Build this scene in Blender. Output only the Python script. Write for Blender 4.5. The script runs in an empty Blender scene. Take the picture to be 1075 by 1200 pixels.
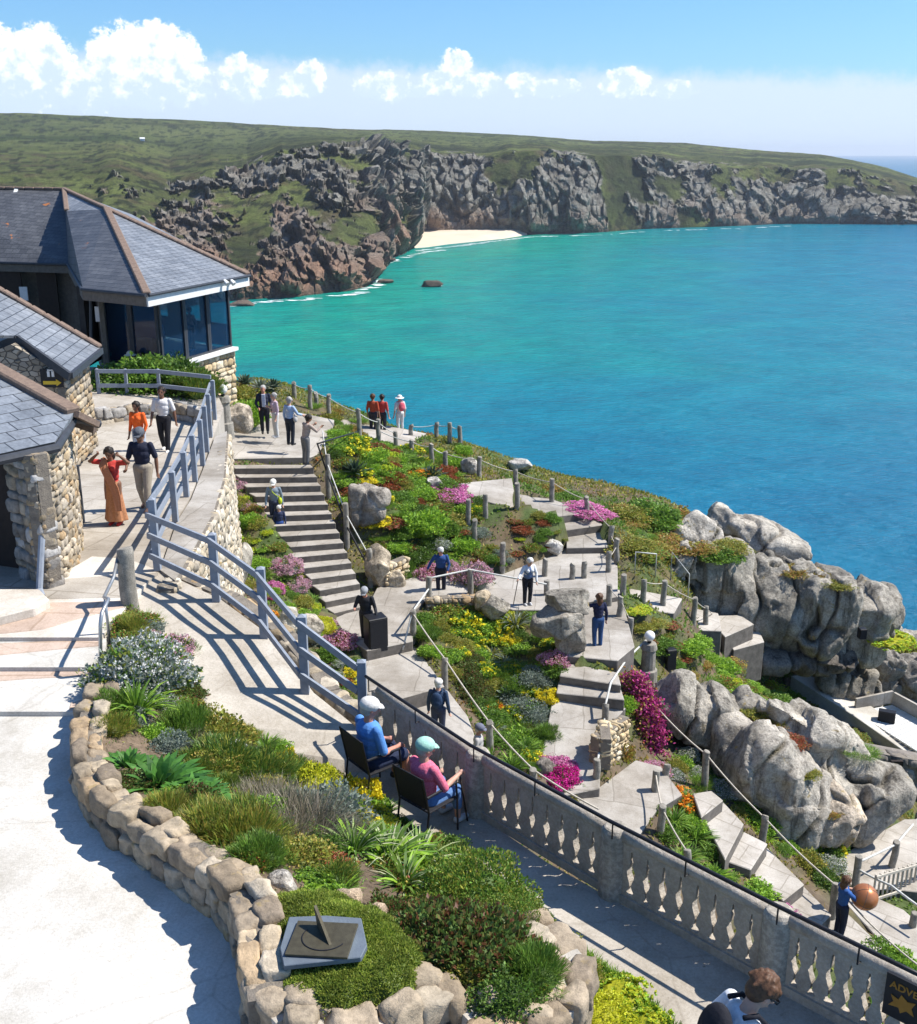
import bpy, bmesh, math, random
import numpy as np
from mathutils import Vector, Matrix
random.seed(7); rng = np.random.default_rng(7)
R = math.radians
F, CX, CY, ZC = 1300.0, 537.5, 600.0, 60.0
PIT = math.atan(422/1300)
cP, sP = math.cos(PIT), math.sin(PIT)
scene = bpy.context.scene
col = scene.collection

# ------------------------------------------------------------------ measuring
def ray(px, py):
    u, v = (px-CX)/F, (CY-py)/F
    return Vector((u, cP+v*sP, -sP+v*cP))
def P(px, py, H):                       # point seen at that bearing, H metres below the eye
    d = ray(px, py); t = -H/d.z
    return Vector((d.x*t, d.y*t, ZC-H))
def PY(px, py, y):                      # point at that bearing, y metres ahead
    d = ray(px, py); t = y/d.y
    return Vector((d.x*t, y, ZC+d.z*t))
def PPL(px, py, p0, n):                 # on a plane
    d = ray(px, py); o = Vector((0, 0, ZC))
    t = (p0-o).dot(n)/d.dot(n)
    return o+d*t

# ------------------------------------------------------------------ numpy noise
def _h(ix, iy, iz, s):
    n = (ix*374761393 + iy*668265263 + iz*1440662683 + s*97531) & 0xffffffff
    n = ((n ^ (n >> 13))*1274126177) & 0xffffffff
    n = ((n ^ (n >> 16))*2246822519) & 0xffffffff
    return ((n ^ (n >> 15)) & 0xffff)/65535.0*2-1
def noise(p, s=0):
    p = np.asarray(p, float); i = np.floor(p).astype(np.int64); f = p-i
    f = f*f*f*(f*(f*6-15)+10)
    r = 0
    for dx in (0, 1):
        for dy in (0, 1):
            for dz in (0, 1):
                w = (f[:, 0] if dx else 1-f[:, 0])*(f[:, 1] if dy else 1-f[:, 1])*(f[:, 2] if dz else 1-f[:, 2])
                r = r + w*_h(i[:, 0]+dx, i[:, 1]+dy, i[:, 2]+dz, s)
    return r
def fbm(p, o=4, s=0, g=.5):
    r = 0; a = 1; t = 0
    for k in range(o):
        r = r + a*noise(np.asarray(p)*2**k+k*17.3, s+k); t += a; a *= g
    return r/t
def ridge(p, o=4, s=0):
    r = 0; a = 1; t = 0
    for k in range(o):
        r = r + a*(1-2*np.abs(noise(np.asarray(p)*2**k+k*9.1, s+k))); t += a; a *= .5
    return r/t
def cells(p, s=0):
    """distance to nearest cell centre, second distance, id"""
    p = np.asarray(p, float); i = np.floor(p).astype(np.int64)
    d1 = np.full(len(p), 9.); d2 = np.full(len(p), 9.); cid = np.zeros(len(p))
    for dx in (-1, 0, 1):
        for dy in (-1, 0, 1):
            for dz in (-1, 0, 1):
                c = i+np.array([dx, dy, dz])
                h = [_h(c[:, 0], c[:, 1], c[:, 2], s+q)*.45+.5 for q in (1, 2, 3)]
                d = np.sqrt(sum((p[:, k]-c[:, k]-h[k])**2 for k in range(3)))
                ii = _h(c[:, 0], c[:, 1], c[:, 2], s+9)
                m = d < d1
                d2 = np.where(m, d1, np.minimum(d2, d)); cid = np.where(m, ii, cid); d1 = np.where(m, d, d1)
    return d1, d2, cid

# ------------------------------------------------------------------ objects
def tag(o, label=None, cat=None, group=None, kind=None):
    if label: o['label'] = label
    if cat: o['category'] = cat
    if group: o['group'] = group
    if kind: o['kind'] = kind
    return o
def empty(name, loc=(0, 0, 0), rz=0, label=None, cat=None, group=None):
    o = bpy.data.objects.new(name, None); col.objects.link(o)
    o.location = loc; o.rotation_euler = (0, 0, rz)
    return tag(o, label, cat, group)
def mesh_obj(name, verts, faces, mat, parent=None, smooth=False, colr=None, uv=None):
    me = bpy.data.meshes.new(name)
    me.from_pydata([tuple(v) for v in verts], [], [tuple(f) for f in faces])
    return fin(name, me, mat, parent, smooth, colr, uv)
def fin(name, me, mat, parent=None, smooth=False, colr=None, uv=None):
    if colr is not None:
        a = me.color_attributes.new('Col', 'FLOAT_COLOR', 'POINT')
        c = np.ones((len(me.vertices), 4), np.float32); c[:, :3] = colr
        a.data.foreach_set('color', c.ravel())
    if uv is not None:
        l = me.uv_layers.new(name='UVMap'); l.data.foreach_set('uv', np.asarray(uv, np.float32).ravel())
    me.polygons.foreach_set('use_smooth', [bool(smooth)]*len(me.polygons))
    if mat: me.materials.append(mat)
    me.update()
    o = bpy.data.objects.new(name, me); col.objects.link(o)
    if parent: o.parent = parent
    return o
def npmesh(name, V, Fq, mat, parent=None, smooth=False, colr=None):
    """V (n,3) array, Fq (m,k) int array"""
    me = bpy.data.meshes.new(name); V = np.asarray(V, np.float32); Fq = np.asarray(Fq, np.int32)
    k = Fq.shape[1]
    me.vertices.add(len(V)); me.vertices.foreach_set('co', V.ravel())
    me.loops.add(Fq.size); me.loops.foreach_set('vertex_index', Fq.ravel())
    me.polygons.add(len(Fq)); me.polygons.foreach_set('loop_start', np.arange(len(Fq), dtype=np.int32)*k)
    try: me.polygons.foreach_set('loop_total', np.full(len(Fq), k, np.int32))
    except Exception: pass
    me.update(calc_edges=True); me.validate()
    return fin(name, me, mat, parent, smooth, colr)
def grid_faces(nu, nv, off=0):
    i = np.arange(nu-1)[:, None]*nv+np.arange(nv-1)[None, :]
    i = i.ravel()+off
    return np.stack([i, i+nv, i+nv+1, i+1], 1)

class MB:
    def __init__(s): s.v = []; s.f = []
    def add(s, vs, fs):
        o = len(s.v); s.v += [Vector(v) for v in vs]; s.f += [tuple(i+o for i in f) for f in fs]; return s
    def box(s, c, sx, sy, sz, rz=0, rx=0, M=None):
        m = (Matrix.Rotation(rz, 3, 'Z') @ Matrix.Rotation(rx, 3, 'X')) if M is None else M
        b = []
        for z in (-1, 1):
            for x, y in ((-1, -1), (1, -1), (1, 1), (-1, 1)):
                b.append(Vector(c)+m @ Vector((x*sx/2, y*sy/2, z*sz/2)))
        return s.add(b, [(3, 2, 1, 0), (4, 5, 6, 7), (0, 1, 5, 4), (1, 2, 6, 5), (2, 3, 7, 6), (3, 0, 4, 7)])
    def bar(s, a, b, w, h, up=(0, 0, 1)):
        a, b = Vector(a), Vector(b); d = (b-a).normalized(); r = d.cross(Vector(up)).normalized(); u = r.cross(d)
        v = [p+r*x*w/2+u*z*h/2 for p in (a, b) for x, z in ((-1, -1), (1, -1), (1, 1), (-1, 1))]
        return s.add(v, [(3, 2, 1, 0), (4, 5, 6, 7), (0, 1, 5, 4), (1, 2, 6, 5), (2, 3, 7, 6), (3, 0, 4, 7)])
    def tube(s, pts, r, n=8, cap=True):
        pts = [Vector(p) for p in pts]; rs = r if isinstance(r, (list, tuple)) else [r]*len(pts)
        vs = []; fs = []; pr = None
        for i, p in enumerate(pts):
            d = (pts[min(i+1, len(pts)-1)]-pts[max(i-1, 0)]).normalized()
            if pr is None:
                a = Vector((0, 0, 1)) if abs(d.z) < .9 else Vector((1, 0, 0))
                x = d.cross(a).normalized()
            else: x = (pr-d*pr.dot(d)).normalized()
            pr = x; y = d.cross(x)
            for k in range(n):
                t = 2*math.pi*k/n; vs.append(p+x*math.cos(t)*rs[i]+y*math.sin(t)*rs[i])
        for i in range(len(pts)-1):
            for k in range(n):
                a = i*n+k; b = i*n+(k+1) % n; fs.append((a, b, b+n, a+n))
        if cap: fs += [tuple(range(n))[::-1], tuple(range((len(pts)-1)*n, len(pts)*n))]
        return s.add(vs, fs)
    def prism(s, top, z1=None, dz=None):
        """polygon (3D points, ccw from above) with skirt going down"""
        n = len(top); top = [Vector(p) for p in top]
        bot = [Vector((p.x, p.y, z1 if z1 is not None else p.z-dz)) for p in top]
        s.add(top+bot, [tuple(range(n)), tuple(range(2*n-1, n-1, -1))]+[(i, i+n, (i+1) % n+n, (i+1) % n) for i in range(n)])
        return s
    def build(s, name, mat, parent=None, smooth=False, bevel=0, uvs=None):
        me = bpy.data.meshes.new(name); me.from_pydata([tuple(v) for v in s.v], [], s.f)
        bm = bmesh.new(); bm.from_mesh(me)
        bmesh.ops.recalc_face_normals(bm, faces=bm.faces)
        if bevel: bmesh.ops.bevel(bm, geom=list(bm.edges), offset=bevel, segments=1, affect='EDGES', clamp_overlap=True)
        bm.to_mesh(me); bm.free()
        return fin(name, me, mat, parent, smooth)

def ccw(poly):
    a = sum(poly[i][0]*poly[(i+1) % len(poly)][1]-poly[(i+1) % len(poly)][0]*poly[i][1] for i in range(len(poly)))
    return poly if a > 0 else poly[::-1]
def inpoly(X, Y, poly):
    ins = np.zeros(np.shape(X), bool); n = len(poly)
    for i in range(n):
        x1, y1 = poly[i][0], poly[i][1]; x2, y2 = poly[(i+1) % n][0], poly[(i+1) % n][1]
        if y1 == y2: continue
        c = ((y1 > Y) != (y2 > Y)) & (X < (x2-x1)*(Y-y1)/(y2-y1)+x1)
        ins ^= c
    return ins
ORD = 'first second third fourth fifth sixth seventh eighth ninth tenth eleventh twelfth thirteenth fourteenth fifteenth sixteenth seventeenth eighteenth nineteenth twentieth'.split()

# ------------------------------------------------------------------ materials
def newmat(name):
    m = bpy.data.materials.new(name); m.use_nodes = True
    nt = m.node_tree; b = nt.nodes['Principled BSDF']
    return m, nt, b
def N(nt, t, **k):
    n = nt.nodes.new('ShaderNode'+t)
    for a, v in k.items(): setattr(n, a, v)
    return n
def L(nt, a, b): nt.links.new(a, b)
def ramp(nt, src, stops):
    r = N(nt, 'ValToRGB'); e = r.color_ramp.elements
    while len(e) < len(stops): e.new(.5)
    for q, (p, c) in zip(e, stops): q.position = p; q.color = (*c, 1) if len(c) == 3 else c
    L(nt, src, r.inputs[0]); return r
def tc(nt, kind='Object', scale=1, dist=None):
    t = N(nt, 'TexCoord'); mp = N(nt, 'Mapping'); L(nt, t.outputs[kind], mp.inputs[0])
    mp.inputs['Scale'].default_value = scale if isinstance(scale, (tuple, list)) else (scale,)*3
    return mp.outputs[0]
def mixc(nt, a, b, fac, mode='MIX'):
    m = N(nt, 'Mix', data_type='RGBA', blend_type=mode)
    for s, v in ((6, a), (7, b)):
        if isinstance(v, tuple): m.inputs[s].default_value = (*v, 1) if len(v) == 3 else v
        else: L(nt, v, m.inputs[s])
    if isinstance(fac, (int, float)): m.inputs[0].default_value = fac
    else: L(nt, fac, m.inputs[0])
    return m.outputs[2]
def nz(nt, co, scale, detail=6, rough=.6, out='Fac', dist=0):
    n = N(nt, 'TexNoise'); n.inputs['Scale'].default_value = scale; n.inputs['Detail'].default_value = detail
    n.inputs['Roughness'].default_value = rough; n.inputs['Distortion'].default_value = dist
    L(nt, co, n.inputs[0]); return n.outputs[out]
def bump(nt, b, src, dist=.02, strength=1, prev=None):
    bp = N(nt, 'Bump'); bp.inputs['Distance'].default_value = dist; bp.inputs['Strength'].default_value = strength
    L(nt, src, bp.inputs['Height'])
    if prev is not None: L(nt, prev, bp.inputs['Normal'])
    L(nt, bp.outputs[0], b.inputs['Normal']); return bp.outputs[0]
def M(name, c, c2=None, scale=4, rough=.8, bmp=.0, bscale=None, metal=0, spec=.3, coord='Object', detail=6, speck=None):
    m, nt, b = newmat(name); co = tc(nt, coord)
    c2 = c2 or tuple(x*.75 for x in c)
    n = nz(nt, co, scale, detail)
    r = ramp(nt, n, [(.3, c2), (.7, c)])
    out = r.outputs[0]
    if speck:
        n2 = nz(nt, co, speck[1], 3, .7); r2 = ramp(nt, n2, [(.42, speck[0]), (.6, (1, 1, 1))])
        out = mixc(nt, out, r2.outputs[0], .8, 'MULTIPLY')
    L(nt, out, b.inputs['Base Color'])
    b.inputs['Roughness'].default_value = rough; b.inputs['Metallic'].default_value = metal
    b.inputs['Specular IOR Level'].default_value = spec
    if bmp: bump(nt, b, nz(nt, co, bscale or scale*6, 5, .65), bmp)
    return m
def colmat(name, rough=.85, var=.25, scale=12, bmp=.01, bscale=40, spec=.25, trans=0, coord='Object', moss=None):
    """base colour from the 'Col' attribute, broken up by noise"""
    m, nt, b = newmat(name); co = tc(nt, coord)
    a = N(nt, 'VertexColor', layer_name='Col')
    n = nz(nt, co, scale, 6, .7)
    r = ramp(nt, n, [(.3, (1-var,)*3), (.7, (1+var*.5,)*3)])
    o = mixc(nt, a.outputs[0], r.outputs[0], 1., 'MULTIPLY')
    if moss:
        n3 = nz(nt, co, moss[1], 4, .6); r3 = ramp(nt, n3, [(moss[2], (0, 0, 0)), (moss[2]+.08, (1, 1, 1))])
        o = mixc(nt, o, moss[0], r3.outputs[0])
    L(nt, o, b.inputs['Base Color']); b.inputs['Roughness'].default_value = rough
    b.inputs['Specular IOR Level'].default_value = spec
    if bmp: bump(nt, b, nz(nt, co, bscale, 6, .7), bmp)
    if trans:
        tr = N(nt, 'BsdfTranslucent'); L(nt, o, tr.inputs[0]); mx = N(nt, 'MixShader'); mx.inputs[0].default_value = trans
        out = nt.nodes['Material Output']; L(nt, b.outputs[0], mx.inputs[1]); L(nt, tr.outputs[0], mx.inputs[2]); L(nt, mx.outputs[0], out.inputs[0])
    return m

MT = {}
MT['leaf'] = colmat('foliage', rough=.5, var=.3, scale=6, bmp=0, trans=.35, spec=.35)
MT['flower'] = colmat('petals', rough=.7, var=.15, scale=8, bmp=0, trans=.25)
MT['stone'] = colmat('rubble_stone', rough=.9, var=.45, scale=9, bmp=.02, bscale=22, moss=((.32, .24, .12), 5, .62))
MT['mortar'] = M('mortar', (.24, .21, .17), (.14, .12, .10), 8, .95, .02, 40)
MT['lime'] = M('pale_lime_mortar', (.55, .51, .45), (.36, .33, .28), 6, .95, .015, 30)
MT['conc'] = M('granite_post', (.40, .37, .32), (.20, .185, .16), 7, .9, .006, 60, speck=((.6, .6, .58), 60))
MT['greypaint'] = M('grey_blue_painted_wood', (.27, .30, .35), (.2, .225, .265), 9, .6, .003, 60)
MT['metal'] = M('galvanised_rail', (.45, .47, .48), (.33, .34, .35), 12, .4, 0, metal=.7)
MT['rail'] = M('pale_rail', (.62, .62, .58), (.4, .4, .38), 10, .5, 0)
MT['rope'] = M('pale_rope', (.55, .5, .42), (.35, .32, .27), 20, .9, .003, 80)
MT['black'] = M('black_paint', (.018, .018, .022), (.01, .01, .012), 8, .45)
MT['blackmatt'] = M('black_fabric', (.02, .02, .024), (.012, .012, .015), 30, .8, .004, 120)
MT['darkwood'] = M('dark_stained_wood', (.03, .02, .015), (.018, .012, .01), 8, .7, .004, 60)
MT['ridge'] = M('ridge_tile', (.23, .165, .125), (.14, .1, .08), 12, .85, .01, 50)
MT['white'] = M('white_painted_timber', (.72, .72, .70), (.6, .6, .58), 6, .5, .002, 60)
MT['lead'] = M('dark_gutter', (.05, .055, .065), (.035, .038, .045), 10, .5)
MT['bronze'] = M('weathered_bronze', (.095, .085, .055), (.06, .052, .034), 16, .55, .002, 80, metal=.35)
MT['slate'] = M('blue_grey_slate', (.14, .17, .20), (.10, .12, .15), 6, .55, .004, 50)
MT['wood'] = M('weathered_cladding', (.16, .135, .11), (.1, .085, .07), 8, .85, .006, 50)
MT['globe'] = M('opal_glass', (.85, .85, .83), (.8, .8, .78), 3, .25)
MT['copper'] = M('copper_ball', (.50, .20, .09), (.38, .14, .06), 5, .35, 0, metal=.4)

def roofmat(name, c1, c2, w, h, mortar=(.03, .035, .04), lichen=None, var=.3):
    m, nt, b = newmat(name); t = N(nt, 'TexCoord'); br = N(nt, 'TexBrick')
    L(nt, t.outputs['UV'], br.inputs[0]); br.inputs['Scale'].default_value = 1
    br.inputs['Brick Width'].default_value = w; br.inputs['Row Height'].default_value = h
    br.inputs['Mortar Size'].default_value = .012; br.inputs['Mortar Smooth'].default_value = .3
    br.inputs['Color1'].default_value = (*c1, 1); br.inputs['Color2'].default_value = (*c2, 1); br.inputs['Mortar'].default_value = (*mortar, 1)
    n = nz(nt, t.outputs['Object'], 1.2, 5, .7); r = ramp(nt, n, [(.3, (1-var,)*3), (.7, (1+var,)*3)])
    o = mixc(nt, br.outputs[0], r.outputs[0], 1, 'MULTIPLY')
    n4 = nz(nt, t.outputs['Object'], 14, 4, .7); r4 = ramp(nt, n4, [(.35, (.75,)*3), (.7, (1.2,)*3)])
    o = mixc(nt, o, r4.outputs[0], 1, 'MULTIPLY')
    if lichen:
        n2 = nz(nt, t.outputs['Object'], 1.1, 5, .65); r2 = ramp(nt, n2, [(lichen, (0, 0, 0)), (lichen+.03, (1, 1, 1))])
        o = mixc(nt, o, (.33, .12, .03), r2.outputs[0])
    L(nt, o, b.inputs['Base Color']); b.inputs['Roughness'].default_value = .5; b.inputs['Specular IOR Level'].default_value = .5
    # each course rises towards its lower edge
    sx = N(nt, 'SeparateXYZ'); L(nt, t.outputs['UV'], sx.inputs[0]); dv = N(nt, 'Math', operation='DIVIDE'); L(nt, sx.outputs[1], dv.inputs[0]); dv.inputs[1].default_value = h
    fr = N(nt, 'Math', operation='FRACT'); L(nt, dv.outputs[0], fr.inputs[0]); iv = N(nt, 'Math', operation='SUBTRACT'); iv.inputs[0].default_value = 1; L(nt, fr.outputs[0], iv.inputs[1])
    a1 = bump(nt, b, iv.outputs[0], .02, .8)
    bump(nt, b, br.outputs['Fac'], .01, -.8 if False else .5, a1)
    return m
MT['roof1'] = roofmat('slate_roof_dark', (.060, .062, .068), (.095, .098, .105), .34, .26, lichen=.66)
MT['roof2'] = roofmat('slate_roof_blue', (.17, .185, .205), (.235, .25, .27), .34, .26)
MT['roof3'] = roofmat('slate_roof_large', (.17, .19, .215), (.25, .27, .30), .42, .3, (.03, .035, .04))

def paving(name, c, c2, joint=None, jw=(1.6, 1.1), rot=0, jc=(.3, .28, .25), bmp=.006):
    m, nt, b = newmat(name); t = N(nt, 'TexCoord')
    co = t.outputs['Object']
    n = nz(nt, co, .7, 6, .65); r = ramp(nt, n, [(.3, c2), (.65, c)]); o = r.outputs[0]
    nf = nz(nt, co, 30, 4, .8); rf = ramp(nt, nf, [(.35, (.78, .77, .75)), (.6, (1.05, 1.05, 1.05))]); o = mixc(nt, o, rf.outputs[0], .8, 'MULTIPLY')
    ns = nz(nt, co, 3.5, 5, .75); rs = ramp(nt, ns, [(.3, (.8, .78, .74)), (.5, (1, 1, 1))]); o = mixc(nt, o, rs.outputs[0], .7, 'MULTIPLY')
    if joint:
        mp = N(nt, 'Mapping'); L(nt, co, mp.inputs[0]); mp.inputs['Rotation'].default_value = (0, 0, rot)
        nd = nz(nt, co, 1.5, 2, .5, 'Color'); ad = N(nt, 'Mix', data_type='VECTOR'); ad.inputs[0].default_value = .12
        L(nt, mp.outputs[0], ad.inputs[4]); L(nt, nd, ad.inputs[5])
        br = N(nt, 'TexBrick'); L(nt, ad.outputs[1], br.inputs[0]); br.inputs['Scale'].default_value = 1
        br.inputs['Brick Width'].default_value = jw[0]; br.inputs['Row Height'].default_value = jw[1]; br.inputs['Mortar Size'].default_value = joint
        br.inputs['Color1'].default_value = (1, 1, 1, 1); br.inputs['Color2'].default_value = (.86, .84, .82, 1); br.inputs['Mortar'].default_value = (*jc, 1)
        o = mixc(nt, o, br.outputs[0], .8, 'MULTIPLY')
        bump(nt, b, br.outputs['Fac'], .008, -.5)
    nc = nz(nt, co, 1.3, 3, .5, 'Color'); ac = N(nt, 'Mix', data_type='VECTOR'); ac.inputs[0].default_value = .25; L(nt, co, ac.inputs[4]); L(nt, nc, ac.inputs[5])
    vc = N(nt, 'TexVoronoi', feature='DISTANCE_TO_EDGE'); vc.inputs['Scale'].default_value = .55; L(nt, ac.outputs[1], vc.inputs[0])
    rcx = ramp(nt, vc.outputs[0], [(.0, (.45, .42, .38)), (.008, (1, 1, 1))]); o = mixc(nt, o, rcx.outputs[0], .28, 'MULTIPLY')
    nb = nz(nt, co, .35, 5, .7); rb = ramp(nt, nb, [(.36, (.80, .77, .72)), (.56, (1.04, 1.04, 1.04))]); o = mixc(nt, o, rb.outputs[0], .8, 'MULTIPLY')
    nk = nz(nt, co, 6, 4, .8); rk_ = ramp(nt, nk, [(.27, (.55, .52, .46)), (.34, (1, 1, 1))]); o = mixc(nt, o, rk_.outputs[0], .8, 'MULTIPLY')
    L(nt, o, b.inputs['Base Color']); b.inputs['Roughness'].default_value = .9; b.inputs['Specular IOR Level'].default_value = .2
    if not joint: bump(nt, b, nz(nt, co, 45, 5, .8), bmp)
    return m
MT['terrace'] = paving('white_terrace_paving', (.60, .58, .54), (.47, .45, .41))
MT['plaza'] = paving('pale_slab_paving', (.46, .425, .375), (.35, .32, .28), .016, (1.5, 1.0), .2, (.6, .57, .53))
MT['plazawhite'] = paving('pale_step_paving', (.66, .62, .56), (.52, .47, .41))
MT['pinkslab'] = paving('pink_stone_slab', (.55, .43, .35), (.45, .35, .29), .02, (1.2, .8), 0, (.7, .66, .6))
MT['path'] = paving('path_concrete', (.50, .46, .40), (.36, .325, .28))
MT['lowpath'] = paving('lower_path_concrete', (.44, .415, .38), (.29, .27, .245), .014, (1.3, 1.9), .1, (.62, .60, .57))
MT['riser'] = M('shade_toned_riser', (.19, .17, .15), (.10, .09, .08), 5, .95, .01, 40)  # riser shade put into the colour, darker than the treads
MT['stagepave'] = paving('stage_stone', (.50, .47, .43), (.34, .315, .28), .014, (.9, .6), .6, (.6, .58, .55))
# ------------------------------------------------------------------ camera, light, sky
cam = bpy.data.cameras.new('camera'); co_ = bpy.data.objects.new('camera', cam); col.objects.link(co_)
co_.location = (0, 0, ZC); co_.rotation_euler = (math.pi/2-PIT, 0, 0)
cam.sensor_fit = 'HORIZONTAL'; cam.sensor_width = 36; cam.lens = 36*F/1075; cam.clip_end = 60000; cam.clip_start = .1
scene.camera = co_
SUN_EL, SUN_AZ = R(52), R(80)            # azimuth clockwise from the view direction
sd = Vector((math.sin(SUN_AZ)*math.cos(SUN_EL), math.cos(SUN_AZ)*math.cos(SUN_EL), math.sin(SUN_EL)))
sl = bpy.data.lights.new('sun', 'SUN'); sl.energy = 5.0; sl.angle = R(.5); sl.color = (1, .945, .86)
so = bpy.data.objects.new('sun', sl); col.objects.link(so); so.rotation_euler = sd.to_track_quat('Z', 'Y').to_euler()
so.location = (30, 0, 100)
scene.view_settings.view_transform = 'Standard'; scene.view_settings.look = 'None'; scene.view_settings.gamma = 1
scene.view_settings.exposure = .66
W = bpy.data.worlds.new('World'); scene.world = W; W.use_nodes = True
nt = W.node_tree; bg = nt.nodes['Background']; out = nt.nodes['World Output']
sky = N(nt, 'TexSky'); sky.sky_type = 'NISHITA'; sky.sun_disc = False; sky.sun_elevation = SUN_EL; sky.sun_rotation = SUN_AZ
sky.altitude = 50; sky.air_density = 1.0; sky.dust_density = .6; sky.ozone_density = 2.0
L(nt, mixc(nt, sky.outputs[0], (.60, .94, 1.28), 1., 'MULTIPLY'), bg.inputs[0]); bg.inputs[1].default_value = .085
g = N(nt, 'TexCoord'); sx = N(nt, 'SeparateXYZ'); L(nt, g.outputs['Generated'], sx.inputs[0])
def mth(op, a, b=None, c=None, clamp=False):
    n = N(nt, 'Math', operation=op); n.use_clamp = clamp
    for i, v in enumerate((a, b, c)):
        if v is None: continue
        if isinstance(v, (int, float)): n.inputs[i].default_value = v
        else: L(nt, v, n.inputs[i])
    return n.outputs[0]
az = mth('MULTIPLY', mth('ARCTAN2', sx.outputs[0], sx.outputs[1]), 57.2958)
el = mth('MULTIPLY', mth('ARCSINE', sx.outputs[2]), 57.2958)
cb = N(nt, 'CombineXYZ'); L(nt, az, cb.inputs[0]); L(nt, el, cb.inputs[1])
n1 = nz(nt, cb.outputs[0], .85, 7, .58, 'Fac', .3); n2 = nz(nt, cb.outputs[0], 2.6, 6, .62)
nn = mth('ADD', mth('MULTIPLY', mth('SUBTRACT', n1, .5), 2.3), mth('MULTIPLY', mth('SUBTRACT', n2, .5), 1.7))
def azel(px, py):
    d = ray(px, py).normalized(); return math.degrees(math.atan2(d.x, d.y)), math.degrees(math.asin(d.z))
blobs = [(0, 95, 75, 50), (40, 70, 45, 34), (-30, 110, 90, 50), (110, 100, 60, 26), (150, 75, 45, 42), (190, 70, 44, 38), (175, 98, 75, 28), (222, 100, 24, 18), (284, 94, 30, 24), (278, 76, 15, 13), (304, 104, 30, 12), (352, 99, 32, 16), (366, 84, 18, 14), (335, 104, 30, 10),
         (452, 101, 36, 17), (536, 82, 22, 22), (512, 97, 22, 13), (552, 99, 36, 14), (612, 98, 20, 13), (648, 103, 36, 10), (480, 106, 30, 8), (735, 97, 34, 16), (738, 88, 20, 12), (790, 105, 30, 11), (-180, 80, 90, 50), (-330, 90, 70, 36), (1250, 100, 60, 16)]
mask = None; lowm = None
for bx, by, rx, ry in blobs:
    a, e = azel(bx, by); sc_ = 57.3/F
    dx = mth('DIVIDE', mth('SUBTRACT', az, a), rx*sc_); dy = mth('DIVIDE', mth('SUBTRACT', el, e), ry*sc_*1.05)
    dd = mth('ADD', mth('MULTIPLY', dx, dx), mth('MULTIPLY', dy, dy))
    v = mth('SUBTRACT', 1.0, dd)
    mask = v if mask is None else mth('MAXIMUM', mask, v)
m0 = mth('ADD', mask, mth('MULTIPLY', nn, .80))
mr = N(nt, 'MapRange'); mr.interpolation_type = 'SMOOTHSTEP'; L(nt, m0, mr.inputs[0]); mr.inputs[1].default_value = .0; mr.inputs[2].default_value = .42
cm = mr.outputs[0]
# flat hazy layer low over the horizon
b0 = mth('ADD', el, mth('MULTIPLY', nn, .45)); b0 = mth('ADD', b0, mth('MULTIPLY', az, .028))
mb = N(nt, 'MapRange'); mb.interpolation_type = 'SMOOTHSTEP'; L(nt, b0, mb.inputs[0]); mb.inputs[1].default_value = 4.3; mb.inputs[2].default_value = 3.2; mb.inputs[3].default_value = 0; mb.inputs[4].default_value = .85
gt = mth('GREATER_THAN', el, -3)
bandf = mth('MULTIPLY', mb.outputs[0], gt)
bandbg = N(nt, 'Background'); bandbg.inputs[0].default_value = (.68, .79, .94, 1); bandbg.inputs[1].default_value = .74
mx1 = N(nt, 'MixShader'); L(nt, bandf, mx1.inputs[0]); L(nt, bg.outputs[0], mx1.inputs[1]); L(nt, bandbg.outputs[0], mx1.inputs[2])
# cloud body: whiter on top where thick, blue grey below
n3 = nz(nt, cb.outputs[0], 1.3, 6, .6)
sh = mth('ADD', mth('MULTIPLY', mth('SUBTRACT', el, 3.5), .34), mth('MULTIPLY', mth('SUBTRACT', n3, .43), 3.4), clamp=True)
rc = ramp(nt, sh, [(0, (.56, .68, .87)), (.45, (.83, .88, .96)), (.8, (1, 1, 1))])
cbg = N(nt, 'Background'); L(nt, rc.outputs[0], cbg.inputs[0]); cbg.inputs[1].default_value = .86
mx2 = N(nt, 'MixShader'); L(nt, mth('MULTIPLY', cm, .96), mx2.inputs[0]); L(nt, mx1.outputs[0], mx2.inputs[1]); L(nt, cbg.outputs[0], mx2.inputs[2])
L(nt, mx2.outputs[0], out.inputs[0])
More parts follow.
